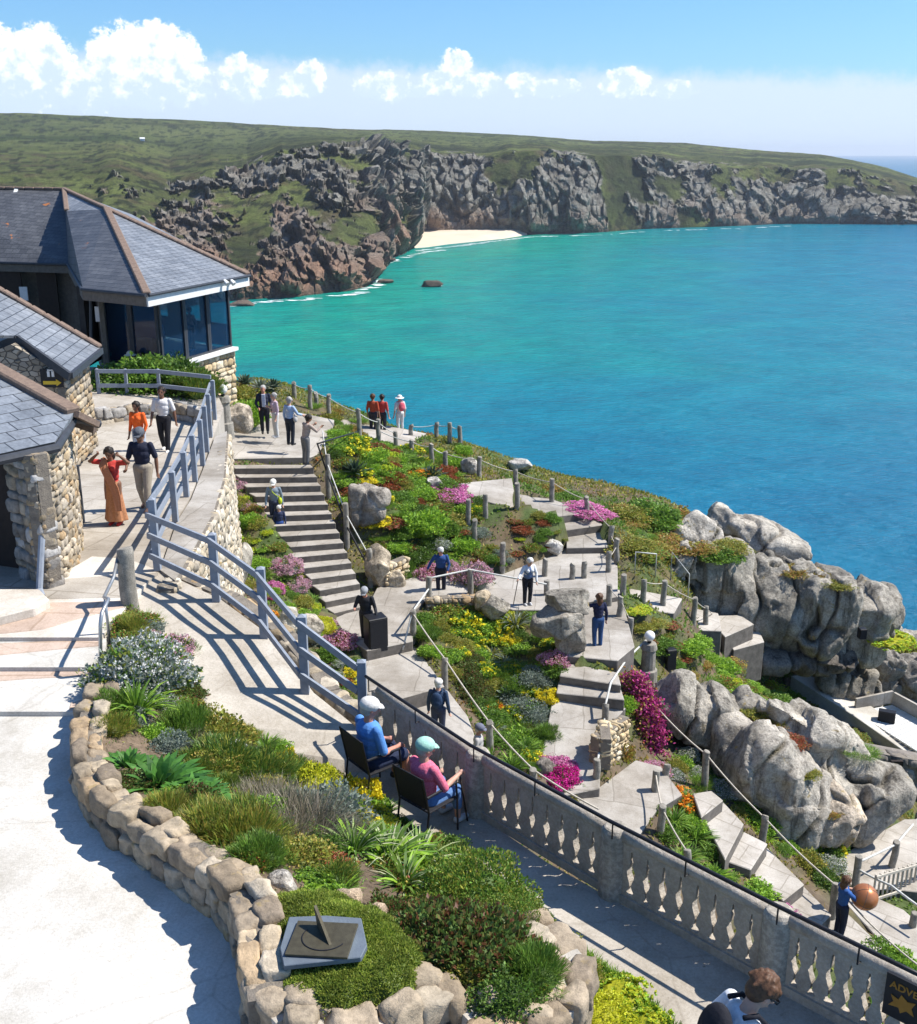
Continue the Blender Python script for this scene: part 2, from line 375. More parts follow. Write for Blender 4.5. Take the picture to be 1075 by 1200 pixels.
# ------------------------------------------------------------------ sea
def seamat():
    m, nt, b = newmat('sea_water'); t = N(nt, 'TexCoord'); co = t.outputs['Object']
    s = N(nt, 'SeparateXYZ'); L(nt, co, s.inputs[0])
    def mt(op, a, b_=None, clamp=False):
        n = N(nt, 'Math', operation=op); n.use_clamp = clamp
        for i, v in enumerate((a, b_)):
            if v is None: continue
            if isinstance(v, (int, float)): n.inputs[i].default_value = v
            else: L(nt, v, n.inputs[i])
        return n.outputs[0]
    # shallow sand shelf off the beach and the near cove: distance to a line from the beach to the near cliffs
    big = nz(nt, co, .006, 4, .6); mid = nz(nt, co, .03, 5, .65)
    A = P(560, 300, ZC); B = P(250, 420, ZC)
    dx, dy = B.x-A.x, B.y-A.y; ln = math.hypot(dx, dy); ux, uy = dx/ln, dy/ln
    qx = mt('SUBTRACT', s.outputs[0], A.x); qy = mt('SUBTRACT', s.outputs[1], A.y)
    # offshore distance measured along the normal
    off = mt('ADD', mt('MULTIPLY', qx, -uy), mt('MULTIPLY', qy, ux))
    off = mt('ABSOLUTE', off)
    alo = mt('ADD', mt('MULTIPLY', qx, ux), mt('MULTIPLY', qy, uy)); alo = mt('MAXIMUM', mt('SUBTRACT', alo, 340.), 0)
    d = mt('ADD', mt('MULTIPLY', off, 1.0), mt('MULTIPLY', alo, 1.1))
    d = mt('ADD', d, mt('MULTIPLY', mt('SUBTRACT', big, .5), 200))
    d = mt('ADD', d, mt('MULTIPLY', mt('SUBTRACT', mid, .5), 50))
    f = mt('DIVIDE', d, 620., clamp=True)
    r = ramp(nt, f, [(0, (.004, .26, .19)), (.09, (.002, .225, .205)), (.25, (.001, .178, .24)), (.50, (.001, .132, .235)), (1, (.001, .090, .175))])
    pt = nz(nt, co, .045, 5, .7); rp = ramp(nt, pt, [(.35, (.6, .78, .84)), (.65, (1.25, 1.12, 1.08))])
    o = mixc(nt, r.outputs[0], rp.outputs[0], .8, 'MULTIPLY')
    mw = N(nt, 'Mapping'); L(nt, co, mw.inputs[0]); mw.inputs['Scale'].default_value = (.5, 1.1, 1); mw.inputs['Rotation'].default_value = (0, 0, .35)
    w1 = nz(nt, mw.outputs[0], .35, 6, .62); w2 = nz(nt, mw.outputs[0], 1.6, 5, .65)
    w0 = nz(nt, mw.outputs[0], .06, 4, .6)
    # small flecks of breaking crests
    wf = nz(nt, co, .55, 6, .75); rw = ramp(nt, wf, [(.775, (0, 0, 0)), (.80, (1, 1, 1))])
    o = mixc(nt, o, (.6, .68, .7), rw.outputs[0])
    L(nt, o, b.inputs['Base Color']); b.inputs['Roughness'].default_value = .22
    b.inputs['IOR'].default_value = 1.33; b.inputs['Specular IOR Level'].default_value = .22
    a0 = bump(nt, b, w0, 4.2, 1); a1 = bump(nt, b, w1, 1.3, 1, a0); bump(nt, b, w2, .22, 1, a1)
    return m
MT['sea'] = seamat()
xs = np.array([-20000, -3000, -400, 0, 400, 3000, 20000.]); ys = np.array([-400, 0, 100, 400, 1000, 4000, 20000.])
X, Y = np.meshgrid(xs, ys, indexing='ij')
sea = npmesh('water', np.stack([X.ravel(), Y.ravel(), np.zeros(X.size)], 1), grid_faces(7, 7), MT['sea'])
tag(sea, kind='structure')

# ------------------------------------------------------------------ the headland across the bay
def interp(pts, x): return np.interp(x, [p[0] for p in pts], [p[1] for p in pts])
water = [(-260, 400), (100, 375), (270, 352), (300, 350), (360, 346), (420, 339), (438, 331), (446, 304), (470, 299), (483, 293), (488, 268), (612, 266), (618, 275), (640, 274), (700, 272.5), (760, 268), (860, 265), (920, 262), (1000, 262.5), (1075, 263), (1120, 262), (1150, 255), (1400, 230)]
skyl = [(-260, 120), (0, 132), (100, 135), (200, 140), (270, 143), (380, 150), (500, 153), (600, 157), (700, 165), (800, 167), (880, 175), (960, 181), (1000, 187), (1040, 197), (1075, 208), (1110, 222), (1150, 240), (1200, 246), (1400, 229)]
clift = [(-260, 210), (60, 205), (140, 196), (200, 215), (250, 200), (290, 200), (330, 176), (400, 168), (470, 178), (560, 182), (600, 175), (660, 180), (740, 185), (800, 192), (900, 196), (960, 198), (1000, 200), (1075, 216), (1110, 228), (1150, 244), (1400, 230)]
def dist0(px):       # distance of the waterline
    return np.array([P(a, b, ZC).y for a, b in zip(px, interp(water, px))])
pxs = np.sort(np.concatenate([np.linspace(-230, 1230, 1150), np.linspace(404.3, 496.7, 260), np.linspace(604.2, 624.1, 40)])); NU = len(pxs)
yw = interp(water, pxs); ysk = interp(skyl, pxs); yc = interp(clift, pxs)
yc = yc + 5*fbm(np.stack([pxs*.03, pxs*0, pxs*0], 1), 3, 5)
yc = np.maximum(yc, ysk+2.5); yw = np.maximum(yw, yc+2)
ysk = ysk + 1.1*fbm(np.stack([pxs*.035, pxs*0, pxs*0], 1), 5, 8)
d0 = dist0(pxs)
d0 = np.interp(pxs, np.linspace(-230, 1230, 1150), np.convolve(np.pad(np.interp(np.linspace(-230, 1230, 1150), pxs, d0), 4, mode='edge'), np.hanning(9)/np.hanning(9).sum(), 'valid'))
bm_ = (pxs > 483) & (pxs < 619)
d0 = np.where(bm_, np.interp(pxs, [483, 488, 550, 612, 619], [P(483, 293, 60).y, P(488, 268, 55).y, P(550, 267, 55).y, P(612, 266.5, 55).y, P(619, 275, 60).y]), d0)
ux_ = np.linspace(-230, 1230, 1150); ker = np.hanning(27); ker /= ker.sum(); d0 = np.interp(pxs, ux_, np.convolve(np.pad(np.interp(ux_, pxs, d0), 13, mode='edge'), ker, 'valid'))
dfar = interp([(-260, 600), (100, 640), (270, 690), (400, 740), (480, 800), (612, 900), (700, 940), (860, 1020), (1075, 1080), (1400, 1100)], pxs)
dfar = np.maximum(dfar, d0+45)
NV1, NV2 = 110, 46
def unit(px, py):
    u = (px-CX)/F; v = (CY-py)/F
    return u, cP+v*sP, -sP+v*cP
rows = []; rockm = []; grass = []
s1 = interp([(-260, 120), (140, 150), (300, 170), (430, 130), (450, 90), (490, 45), (700, 50), (900, 60), (1075, 70), (1400, 60)], pxs)
s2 = interp([(-260, 900), (300, 900), (700, 750), (1000, 350), (1100, 160), (1400, 60)], pxs)
for k in range(NV1+NV2+6):
    if k < NV1:
        t = k/(NV1-1); tt = t
        py = yw+(yc-yw)*t; ycoord = d0+(dfar-d0)*(t**1.5)
    elif k < NV1+NV2:
        t = (k-NV1+1)/NV2; py = yc+(ysk-yc)*t; ycoord = dfar+s2*t**1.5
    else:
        t = (k-NV1-NV2+1)/6; py = ysk+14*t*t+0*t; ycoord = dfar+s2+400*t
    u, fy, fz = unit(pxs, py); T = ycoord/fy
    rows.append(np.stack([u*T, ycoord, ZC+fz*T], 1))
V = np.stack(rows, 1)                      # NU,NV,3
NV = V.shape[1]
flat = V.reshape(-1, 3).copy(); kk = np.tile(np.arange(NV), NU); pxx = np.repeat(pxs, NV)
tcl = np.clip(kk/(NV1-1), 0, 1.6)
rad = np.stack([flat[:, 0], flat[:, 1]], 1); rad /= np.linalg.norm(rad, axis=1)[:, None]
lat = np.degrees(np.arctan2(flat[:, 0], flat[:, 1]))*11        # lateral metres, roughly
q = np.stack([flat[:, 0], flat[:, 1], flat[:, 2]], 1)
ql = np.stack([lat, flat[:, 2]*.6, flat[:, 1]*.7], 1)
warp = fbm(ql*.02, 3, 30)[:, None]*14
# where rock breaks through the turf
amt = interp([(-260, .1), (90, .35), (150, .6), (260, .70), (420, .86), (470, .84), (540, .8), (640, .86), (760, .9), (860, .85), (1000, .95), (1400, 1.1)], pxx)
low = np.clip(1.15-tcl*1.25, 0, 1.2)
rk = fbm(ql*np.array([.034, .024, .03]), 6, 3, .66)*2.9 + low*.75 + amt*1.1 - .98 - np.where(kk >= NV1, .25+(kk-NV1)*.09, 0)
rk = np.where(kk > NV1+16, -1, rk)
rock = np.clip(rk*4+.5, 0, 1)
env = np.clip(tcl*8, 0.15, 1)*np.where(kk >= NV1, np.clip(1-(kk-NV1)/14., 0, 1), 1)
b1 = ridge((ql+warp)*np.array([.020, .009, .01]), 3, 11)            # buttresses
b2 = ridge((ql+warp)*np.array([.07, .028, .04]), 4, 13)
d1, d2, cid = cells((ql+warp*.4)*np.array([.10, .062, .07]), 4)
d1b, d2b, cidb = cells((ql+warp*.4)*np.array([.26, .15, .15]), 6)
sm = interp([(-260, .9), (470, .9), (490, .75), (1400, .75)], pxx)
dis = (b1*13 + rock*(b2*6 + cid*7 + cidb*4 + np.clip(d2-d1, 0, .25)*14 + np.clip(d2b-d1b, 0, .2)*9) + fbm(q*.12, 4, 2)*1.6)*env*sm
slope_ = np.abs(np.gradient(d0, pxs))/(d0/F); wl_ = np.repeat(np.clip((slope_-1.2)/3, 0, 1), NV)
flat[:, 0] -= rad[:, 0]*dis*(1-.5*wl_); flat[:, 1] -= rad[:, 1]*dis*(1-.5*wl_)
flat[:, 0] += wl_*dis*.75*rad[:, 1]; flat[:, 1] -= wl_*dis*.75*rad[:, 0]; flat[:, 2] += wl_*env*rock*(cid*3+cidb*2)
flat[:, 2] += env*(rock*(cid*2.2+cidb*1.8) + fbm(q*.05, 3, 21)*1.2)*np.clip(tcl*4, 0, 1)
on_top = kk >= NV1
flat[:, 2] += np.where(on_top, fbm(q*.03, 4, 41)*1.2*np.clip((kk-NV1)/10., 0, 1)*np.clip((NV1+NV2-kk)/14., .25, 1), 0)
flat[kk == 0, 2] = -3
# colour: real surface colours (rock, lichen, turf, bracken), not shade
n_a = fbm(q*np.array([.02, .02, .05]), 5, 50)[:, None]; n_b = fbm(q*.09, 4, 51)[:, None]; n_c = fbm(q*np.array([.006, .012, .02]), 4, 52)[:, None]
g1 = np.array([.095, .112, .040]); g2 = np.array([.15, .18, .055]); g3 = np.array([.105, .082, .05]); g4 = np.array([.040, .050, .024])
gc = g1+(g2-g1)*np.clip(.5+n_a*1.9, 0, 1)
gc = gc+(g3-gc)*np.clip(n_b*1.6+.1, 0, .8)
gc = gc+(g4-gc)*np.clip(-n_c*3.2-.1, 0, .85)
# small stone-hedged fields on the plateau
fld = np.floor(flat[:, 1]/75+fbm(q*.004, 2, 60)*1.3).astype(int)*7+np.floor(flat[:, 0]/130+fbm(q*.003, 2, 61)).astype(int)*13
fh = _h(fld, fld*3, fld*5, 77)[:, None]
fc = np.array([.10, .125, .045])+fh*np.array([.05, .05, .02])
pl = np.clip((kk-NV1-14)/10., 0, 1)[:, None]*np.clip(fbm(q*.004, 2, 63)[:, None]*3+.7, 0, 1)
gc = gc+(fc-gc)*pl*.8
sp_ = fbm(q*.16, 3, 91)[:, None]; gc = gc+(np.array([.03, .038, .02])-gc)*np.clip(sp_*6-.7, 0, .85)
hd_ = np.abs(fbm(q*np.array([.006, .010, .01]), 3, 95))[:, None]; gc = gc+(np.array([.03, .04, .02])-gc)*np.clip(1-hd_*38, 0, .8)*(kk > NV1+8)[:, None]
r1 = np.array([.30, .285, .245]); r2 = np.array([.15, .142, .12]); r3 = np.array([.36, .225, .155]); r4 = np.array([.40, .38, .34])
n_d = fbm(q*.18, 4, 55)[:, None]
rc_ = r2+(r1-r2)*np.clip(.5+n_d*2.2, 0, 1); rc_ = rc_+(r4-rc_)*np.clip(fbm(q*.4, 3, 56)[:, None]*2-.5, 0, .7)
pk = np.clip(1-flat[:, 2:3]/np.where(pxx < 470, 40, 20)[:, None]+n_a*.9, 0, 1)*interp([(0, 1), (470, 1), (600, .7), (800, .35), (1075, .3)], pxx)[:, None]
rc_ = rc_+(r3-rc_)*np.clip(pk*.9, 0, .9)
dk = np.clip(1-flat[:, 2:3]/4.+n_b*.6, 0, 1); rc_ = rc_+(np.array([.055, .048, .042])-rc_)*dk*.9
C = gc+(rc_-gc)*rock[:, None]
m, nt_, b = newmat('headland_rock_and_turf'); a = N(nt_, 'VertexColor', layer_name='Col'); co = tc(nt_, 'Object')
n = nz(nt_, co, .22, 8, .72); r = ramp(nt_, n, [(.3, (.6, .6, .6)), (.7, (1.3, 1.3, 1.3))])
n2 = nz(nt_, co, .9, 6, .75); r2_ = ramp(nt_, n2, [(.35, (.65, .65, .65)), (.65, (1.2, 1.2, 1.2))])
o = mixc(nt_, mixc(nt_, a.outputs[0], r.outputs[0], 1, 'MULTIPLY'), r2_.outputs[0], .9, 'MULTIPLY')
L(nt_, o, b.inputs['Base Color']); b.inputs['Roughness'].default_value = .95; b.inputs['Specular IOR Level'].default_value = .1
p_ = bump(nt_, b, n, 3.0, 1); bump(nt_, b, n2, 1.2, 1, p_)
hill = npmesh('hills', flat, grid_faces(NU, NV), m, None, False, np.clip(C, 0.01, 1))
tag(hill, kind='structure')

# beach
bp = [(470, 265), (560, 262), (616, 264), (618, 275), (590, 279.5), (560, 282.5), (525, 286), (500, 289.5), (487, 290.5), (478, 285)]
bz = [5, 6, 5, .15, .15, .15, .15, .15, .15, 1.5]
bv = [P(x, y, ZC-z) for (x, y), z in zip(bp, bz)]
sand = M('beach_sand', (.62, .53, .41), (.52, .44, .34), .05, .95, coord='Object')
bo = MB().prism(ccw(bv), z1=-2).build('beach', sand); tag(bo, kind='structure')

# surf along the foot of the cliffs and on the beach
foamm = M('surf_foam', (.8, .84, .84), (.6, .7, .7), .3, .8)
def surf(line, w, seed, dens=.5):
    r = random.Random(seed); mb = MB()
    pts = [P(x, y, ZC-.12) for x, y in line]
    for a, b_ in zip(pts[:-1], pts[1:]):
        n = max(2, int((b_-a).length/2.2))
        for i in range(n):
            if r.random() > dens: continue
            c = a.lerp(b_, (i+r.random())/n); c = c+Vector((r.uniform(-2, 2), -r.uniform(0, w), 0))
            k = 9; rx, ry = r.uniform(1.2, 5.0), r.uniform(.25, 1.3)*w*.3
            ring = [c+Vector((math.cos(t*2*math.pi/k)*rx*r.uniform(.5, 1.1), math.sin(t*2*math.pi/k)*ry*r.uniform(.4, 1.1), r.uniform(0, .01)+i*.0015)) for t in range(k)]
            mb.add(ring, [tuple(range(k))])
    return mb
o = surf([(272, 358), (300, 353), (360, 350), (420, 343), (442, 334), (444, 326)], 5, 3, .8)
s2_ = surf([(446, 308), (470, 303), (487, 297), (520, 292)], 5, 4, .6); o.add(s2_.v, s2_.f)
s3_ = surf([(488, 293.5), (560, 285), (618, 277.5)], 4, 5, .95); o.add(s3_.v, s3_.f)
s4_ = surf([(618, 277), (660, 276), (700, 275), (760, 270.5), (860, 267.5), (920, 264.6)], 6, 6, .4); o.add(s4_.v, s4_.f)
s5_ = surf([(497, 334), (522, 334.5)], 3, 8, .9); o.add(s5_.v, s5_.f)
fo = o.build('foam', foamm); tag(fo, 'white surf breaking along the foot of the far cliffs and beach', kind='stuff')
# ------------------------------------------------------------------ the garden slope: a thin-plate sheet through measured points
ctrl = [(240, 480, 9.4), (300, 515, 9.7), (380, 520, 9.7), (270, 500, 9.7), (340, 470, 9.6), (290, 445, 9.6), (268, 545, 9.9), (280, 600, 10.8), (330, 700, 12.2), (370, 760, 13.0), (300, 650, 11.6), (420, 790, 13.4),
        (307, 599, 10.7), (338, 632, 11.4), (374, 688, 12.5), (360, 543, 10.2), (380, 585, 11.0), (396, 629, 11.8), (419, 685, 12.7),
        (400, 530, 10.0), (430, 545, 10.4), (450, 575, 11.1), (420, 600, 11.1), (440, 640, 12.1), (480, 600, 11.4), (530, 590, 11.7), (520, 640, 12.4), (460, 660, 12.5), (600, 640, 12.5), (620, 655, 12.7),
        (440, 690, 12.9), (520, 695, 12.95), (470, 735, 13.0), (560, 700, 13.0), (610, 705, 13.0), (640, 680, 12.9), (440, 760, 13.15), (480, 800, 13.35), (510, 840, 13.6), (560, 900, 14.0), (620, 940, 14.6),
        (560, 565, 11.5), (605, 590, 11.7), (640, 600, 11.9), (690, 640, 12.5), (700, 680, 12.95), (660, 660, 12.8), (740, 690, 13.3), (560, 640, 12.4), (570, 610, 12.0),
        (420, 500, 10.6), (450, 515, 10.9), (490, 512, 11.0), (530, 520, 11.1), (400, 480, 10.2), (365, 470, 9.9), (540, 540, 11.4),
        (510, 545, 11.2), (480, 560, 11.0),
        (600, 570, 12.0), (680, 590, 12.6), (740, 600, 12.9), (800, 605, 13.6), (650, 582, 12.4),
        (780, 650, 13.8), (830, 640, 14.6), (760, 640, 13.2), (860, 690, 16.2), (790, 690, 14.0),
        (560, 760, 13.6), (600, 760, 13.6), (640, 760, 13.4), (560, 720, 13.15), (520, 760, 13.3), (620, 820, 14.1), (580, 850, 14.2), (600, 900, 14.4),
        (700, 757, 13.2), (690, 772, 13.3), (690, 820, 13.9), (660, 880, 14.4), (690, 930, 14.8), (740, 930, 14.9), (720, 960, 15.0), (760, 720, 13.6), (800, 725, 14.5),
        (760, 780, 14.6), (800, 790, 15.6), (850, 800, 17.0), (900, 825, 18.3), (980, 850, 20.2), (1000, 872, 20.0), (930, 850, 19), (800, 760, 14.9),
        (760, 890, 15.3), (800, 880, 15.8), (850, 920, 16.2), (830, 900, 16), (900, 960, 17), (980, 980, 17.8), (1040, 985, 18.0), (900, 900, 17),
        (830, 950, 15.7), (870, 985, 16.2), (920, 1030, 16.9), (960, 1060, 17.2), (1000, 1090, 17.5), (1060, 1100, 17.8), (800, 990, 15.6), (850, 1050, 16.2), (780, 960, 15.3), (1000, 1040, 17.6), (1060, 1030, 18.0), (950, 1010, 17.3),
        (760, 1020, 15.6), (900, 1120, 17.0), (850, 730, 17.4), (900, 770, 19.2), (860, 745, 18), (980, 810, 21), (1060, 830, 21.6), (1075, 900, 21.8), (1050, 880, 21.4), (1000, 780, 21), (1075, 780, 22.5), (1100, 1000, 19)]
cw = [(P(a, b, h).x, P(a, b, h).y, ZC-h) for a, b, h in ctrl]
# the sea side falls away; the ground under the upper terraces lies low
cw += [(-30, 62, 34), (-14, 62, 40), (-2, 58, 38), (10, 55, 34), (22, 54, 30), (34, 52, 20), (44, 46, 14), (-22, 50, 47), (-14, 47, 48.5), (0, 12, 44), (-6, 22, 47), (8, 12, 42), (25, 14, 40), (40, 25, 36), (46, 36, 22), (-12, 30, 48.5), (-15, 38, 49.0), (-30, 35, 48), (-30, 15, 46), (-12, 12, 45), (0, 18, 45.2)]
cw = np.array(cw)
def tps(r2): return np.where(r2 > 1e-9, r2*np.log(np.maximum(r2, 1e-9)), 0)
n_ = len(cw); K = tps(((cw[:, None, :2]-cw[None, :, :2])**2).sum(-1))+np.eye(n_)*.6
Pm = np.hstack([np.ones((n_, 1)), cw[:, :2]])
A_ = np.block([[K, Pm], [Pm.T, np.zeros((3, 3))]]); sol = np.linalg.solve(A_, np.concatenate([cw[:, 2], np.zeros(3)]))
GX0, GX1, GY0, GY1, GS = -34., 50., 8., 66., .22
gx = np.arange(GX0, GX1, GS); gy = np.arange(GY0, GY1, GS)
XX, YY = np.meshgrid(gx, gy, indexing='ij'); xx, yy = XX.ravel(), YY.ravel()
ZZ = np.zeros(len(xx))
for k in range(n_): ZZ += sol[k]*tps((xx-cw[k, 0])**2+(yy-cw[k, 1])**2)
ZZ += sol[n_]+sol[n_+1]*xx+sol[n_+2]*yy
pp = np.stack([xx, yy, xx*0], 1)
ZN = ZZ+fbm(pp*.5, 4, 80)*.22
ZN = ZN.reshape(XX.shape)
SLABS = []                   # (poly xy, plane fit) flattened ground under paths
def zat(x, y, Zg=None):
    Zg = ZN if Zg is None else Zg
    fx = min(max((x-GX0)/GS, 0), len(gx)-1.001); fy = min(max((y-GY0)/GS, 0), len(gy)-1.001)
    i, j = int(fx), int(fy); a, b_ = fx-i, fy-j
    return Zg[i, j]*(1-a)*(1-b_)+Zg[i+1, j]*a*(1-b_)+Zg[i, j+1]*(1-a)*b_+Zg[i+1, j+1]*a*b_
def T(px, py, y0=15., dz=0.):
    """where the bearing meets the garden slope"""
    d = ray(px, py); t = y0/d.y
    while t < 75:
        x, y, z = d.x*t, d.y*t, ZC+d.z*t
        if y > 64: break
        if z <= zat(x, y)+dz:
            return Vector((x, y, zat(x, y)))
        t += .06
    return Vector((d.x*t, d.y*t, ZC+d.z*t))
def slabpts(pts):
    """a list of (px,py) or (px,py,H)"""
    o = []
    for p in pts:
        if len(p) == 3: o.append(P(*p))
        else:
            v = T(*p); o.append(v+Vector((0, 0, .05)))
    return o
def planefit(v):
    a = np.array([[p.x, p.y, 1] for p in v]); z = np.array([p.z for p in v])
    s, *_ = np.linalg.lstsq(a, z, rcond=None); return s
SL_N = {}
def dark_sides(o, mat):  # paints shade on the upright sides of steps and paths
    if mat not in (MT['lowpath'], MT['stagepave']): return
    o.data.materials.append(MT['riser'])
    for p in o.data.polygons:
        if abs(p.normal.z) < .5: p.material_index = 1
def slab(name, pts, mat, thick=.5, planar=True, parent=None, lift=0., kind='structure', flatten=True):
    v = ccw(slabpts(pts))
    if planar:
        s = planefit(v); v = [Vector((p.x, p.y, s[0]*p.x+s[1]*p.y+s[2]+lift)) for p in v]
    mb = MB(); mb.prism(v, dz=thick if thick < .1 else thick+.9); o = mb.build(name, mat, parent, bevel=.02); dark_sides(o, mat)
    if kind and not parent: tag(o, kind=kind)
    if flatten: flat_under(v)
    return o
def flat_under(v):
    s = planefit(v); m_ = inpoly(XX, YY, [(p.x, p.y) for p in v])
    zz = s[0]*XX+s[1]*YY+s[2]-.09
    ZN[m_] = np.minimum(ZN[m_], zz[m_]); pass

# lower paths
slab('landing', [(255, 512), (276, 492), (300, 478), (352, 486), (392, 500), (384, 521), (364, 541), (268, 541)], MT['lowpath'], 1)
def stair(name, l0, l1, r0, r1, n, mat, H0, H1, drop=1.2):
    """n treads running down from l0-r0 to l1-r1"""
    a0, b0, a1, b1 = P(*l0, H0), P(*r0, H0), P(*l1, H1), P(*r1, H1)
    mb = MB()
    for k in range(n):
        t0, t1 = k/n, (k+1)/n
        z = a0.z+(a1.z-a0.z)*(t0+t1)/2
        p = [a0.lerp(a1, t0), a0.lerp(a1, t1), b0.lerp(b1, t1), b0.lerp(b1, t0)]
        e = .015*k
        p = [Vector((q.x+(random.uniform(-.05, .05) if i in (0, 1) else 0), q.y-(.03 if i in (1, 2) else 0), z+random.uniform(-.008, .008))) for i, q in enumerate(p)]
        p = ccw(p)
        mb.prism(p, dz=drop)
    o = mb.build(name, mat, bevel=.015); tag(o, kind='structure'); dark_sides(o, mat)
    flat_under([a0+Vector((0, 0, -.12)), b0+Vector((0, 0, -.12)), b1+Vector((0, 0, -.12)), a1+Vector((0, 0, -.12))])
    return o
stair('steps', (268, 541), (392, 722), (364, 541), (432, 712), 15, MT['lowpath'], 9.75, 12.85)
slab('path', [(392, 722), (432, 712), (442, 694), (468, 684), (500, 672), (548, 684), (556, 700), (500, 706), (484, 722), (484, 752), (430, 768), (405, 745)], MT['lowpath'], .6)
slab('path', [(425, 768, 13.3), (484, 752, 13.3), (521, 803, 13.35), (452, 822, 13.35), (420, 808, 13.35)], MT['lowpath'], .45, lift=-.03)
slab('path', [(440, 826, 13.75), (524, 806, 13.75), (548, 838, 13.8), (560, 870, 13.8), (470, 880, 13.8)], MT['lowpath'], .6, lift=-.03)
slab('path', [(470, 880, 14.2), (560, 870, 14.2), (640, 935, 14.7), (560, 960, 14.7)], MT['lowpath'], .6)
slab('path', [(556, 700, 13.05), (570, 678, 13.05), (640, 655, 13.05), (668, 640, 13.05), (712, 642, 13.05), (724, 664, 13.05), (724, 700, 13.1), (640, 716, 13.1), (600, 716, 13.1)], MT['lowpath'], .6, lift=.03)
slab('path', [(664, 620, 12.75), (706, 616, 12.75), (714, 641, 12.8), (664, 642, 12.8)], MT['lowpath'], .5)
slab('path', [(652, 604, 12.45), (690, 600, 12.45), (707, 615, 12.5), (658, 622, 12.5)], MT['lowpath'], .5)
slab('path', [(604, 578, 11.9), (646, 586, 12.1), (692, 599, 12.2), (652, 606, 12.2), (640, 612, 12.2), (610, 598, 12)], MT['lowpath'], .5)
slab('path', [(540, 566, 11.4), (600, 560, 11.6), (606, 598, 11.85), (570, 586, 11.6), (545, 578, 11.5)], MT['lowpath'], .5)
slab('path', [(395, 486, 10.35), (420, 497, 10.6), (455, 502, 10.9), (500, 506, 11.0), (470, 524, 11), (430, 512, 10.8), (398, 500, 10.5)], MT['lowpath'], .5)
slab('path', [(686, 700, 13.2), (726, 690, 13.2), (744, 757, 13.35), (724, 775, 13.4), (664, 768, 13.3), (676, 730, 13.25)], MT['lowpath'], .7)
def flight(levels, mat, th=.45):
    for v in levels: slab('steps', v, mat, th)
flight([[(660, 776, 13.55), (724, 788, 13.55), (728, 803, 13.55), (656, 792, 13.55)], [(655, 797, 13.78), (728, 808, 13.78), (732, 820, 13.78), (652, 812, 13.78)]], MT['lowpath'])
slab('path', [(648, 818, 14.0), (734, 826, 14.0), (716, 850, 14.25), (704, 890, 14.5), (703, 926, 14.75), (648, 935, 14.75), (630, 905, 14.5), (640, 860, 14.3)], MT['lowpath'], .6)
slab('path', [(640, 938, 14.85), (700, 922, 14.85), (745, 890, 14.85), (775, 900, 15.0), (800, 930, 15.1), (770, 950, 15.15), (745, 985, 15.2), (690, 985, 15.1)], MT['lowpath'], .6)
flight([[(812, 930, 15.25), (834, 926, 15.25), (848, 938, 15.3), (822, 958, 15.3)], [(824, 957, 15.6), (848, 940, 15.6), (872, 965, 15.65), (850, 1008, 15.7), (838, 985, 15.65)],
        [(850, 1008, 16.0), (872, 975, 16.0), (900, 988, 16.05), (880, 1020, 16.1)], [(878, 1020, 16.4), (898, 992, 16.4), (943, 1036, 16.5), (918, 1056, 16.5)],
        [(910, 1056, 16.8), (940, 1036, 16.8), (975, 1072, 16.9), (950, 1096, 16.9)], [(960, 1080, 17.2), (985, 1062, 17.2), (1035, 1110, 17.4), (1000, 1128, 17.4)]], MT['stagepave'], .7)
slab('path', [(985, 1052, 17.55), (1000, 1040, 17.55), (1060, 1066, 17.6), (1130, 1130, 17.7), (1080, 1140, 17.7), (1030, 1100, 17.6)], MT['stagepave'], .6)
slab('path', [(980, 1010, 17.7), (1010, 985, 17.7), (1060, 960, 17.9), (1110, 960, 18.0), (1120, 1050, 17.8), (1050, 1042, 17.7), (1000, 1042, 17.65)], MT['stagepave'], .6)
# steps and seating beneath the great rock
flight([[(808, 712, 15.2), (842, 718, 15.3), (846, 740, 15.5), (818, 738, 15.4)], [(826, 722, 15.9), (868, 720, 15.9), (884, 732, 16.0), (850, 746, 16.0)], [(850, 748, 16.5), (888, 734, 16.5), (896, 752, 16.6), (860, 762, 16.6)]], MT['stagepave'], .6)
flight([[(737, 690, 13.6), (800, 700, 13.9), (790, 720, 14.1), (742, 712, 13.8)]], MT['stagepave'], .5)

# ------------------------------------------------------------------ upper terraces (solid, with skirts)
def plate(name, pts, mat, z1=44., uvs=None):
    v = [P(*p) for p in pts]; v = ccw(v)
    from mathutils.geometry import tessellate_polygon
    n = len(v); tri = tessellate_polygon([[Vector((p.x, p.y, 0)) for p in v]])
    bot = [Vector((p.x, p.y, z1)) for p in v]
    fs = [tuple(t) for t in tri]+[(i, i+n, (i+1) % n+n, (i+1) % n) for i in range(n)]
    mb = MB(); mb.add(v+bot, fs); o = mb.build(name, mat); return tag(o, kind='structure')
# white terrace nearest the eye; rises by three low steps to the plaza
plate('terrace', [(-260, 838, 6.80), (60, 838, 6.80), (104, 832, 6.80), (112, 850, 6.80), (96, 900, 6.80), (130, 960, 6.80), (220, 1020, 6.80), (262, 1080, 6.80), (330, 1100, 6.80), (700, 1260, 6.80), (700, 1400, 6.80), (-400, 1400, 6.80)], MT['terrace'])
plate('terrace_step', [(-260, 783, 6.735), (118, 783, 6.735), (118, 834, 6.735), (-260, 834, 6.735)], MT['terrace'])
plate('terrace_step', [(-260, 748, 6.665), (125, 748, 6.665), (122, 782, 6.665), (-260, 782, 6.665)], MT['terrace'])
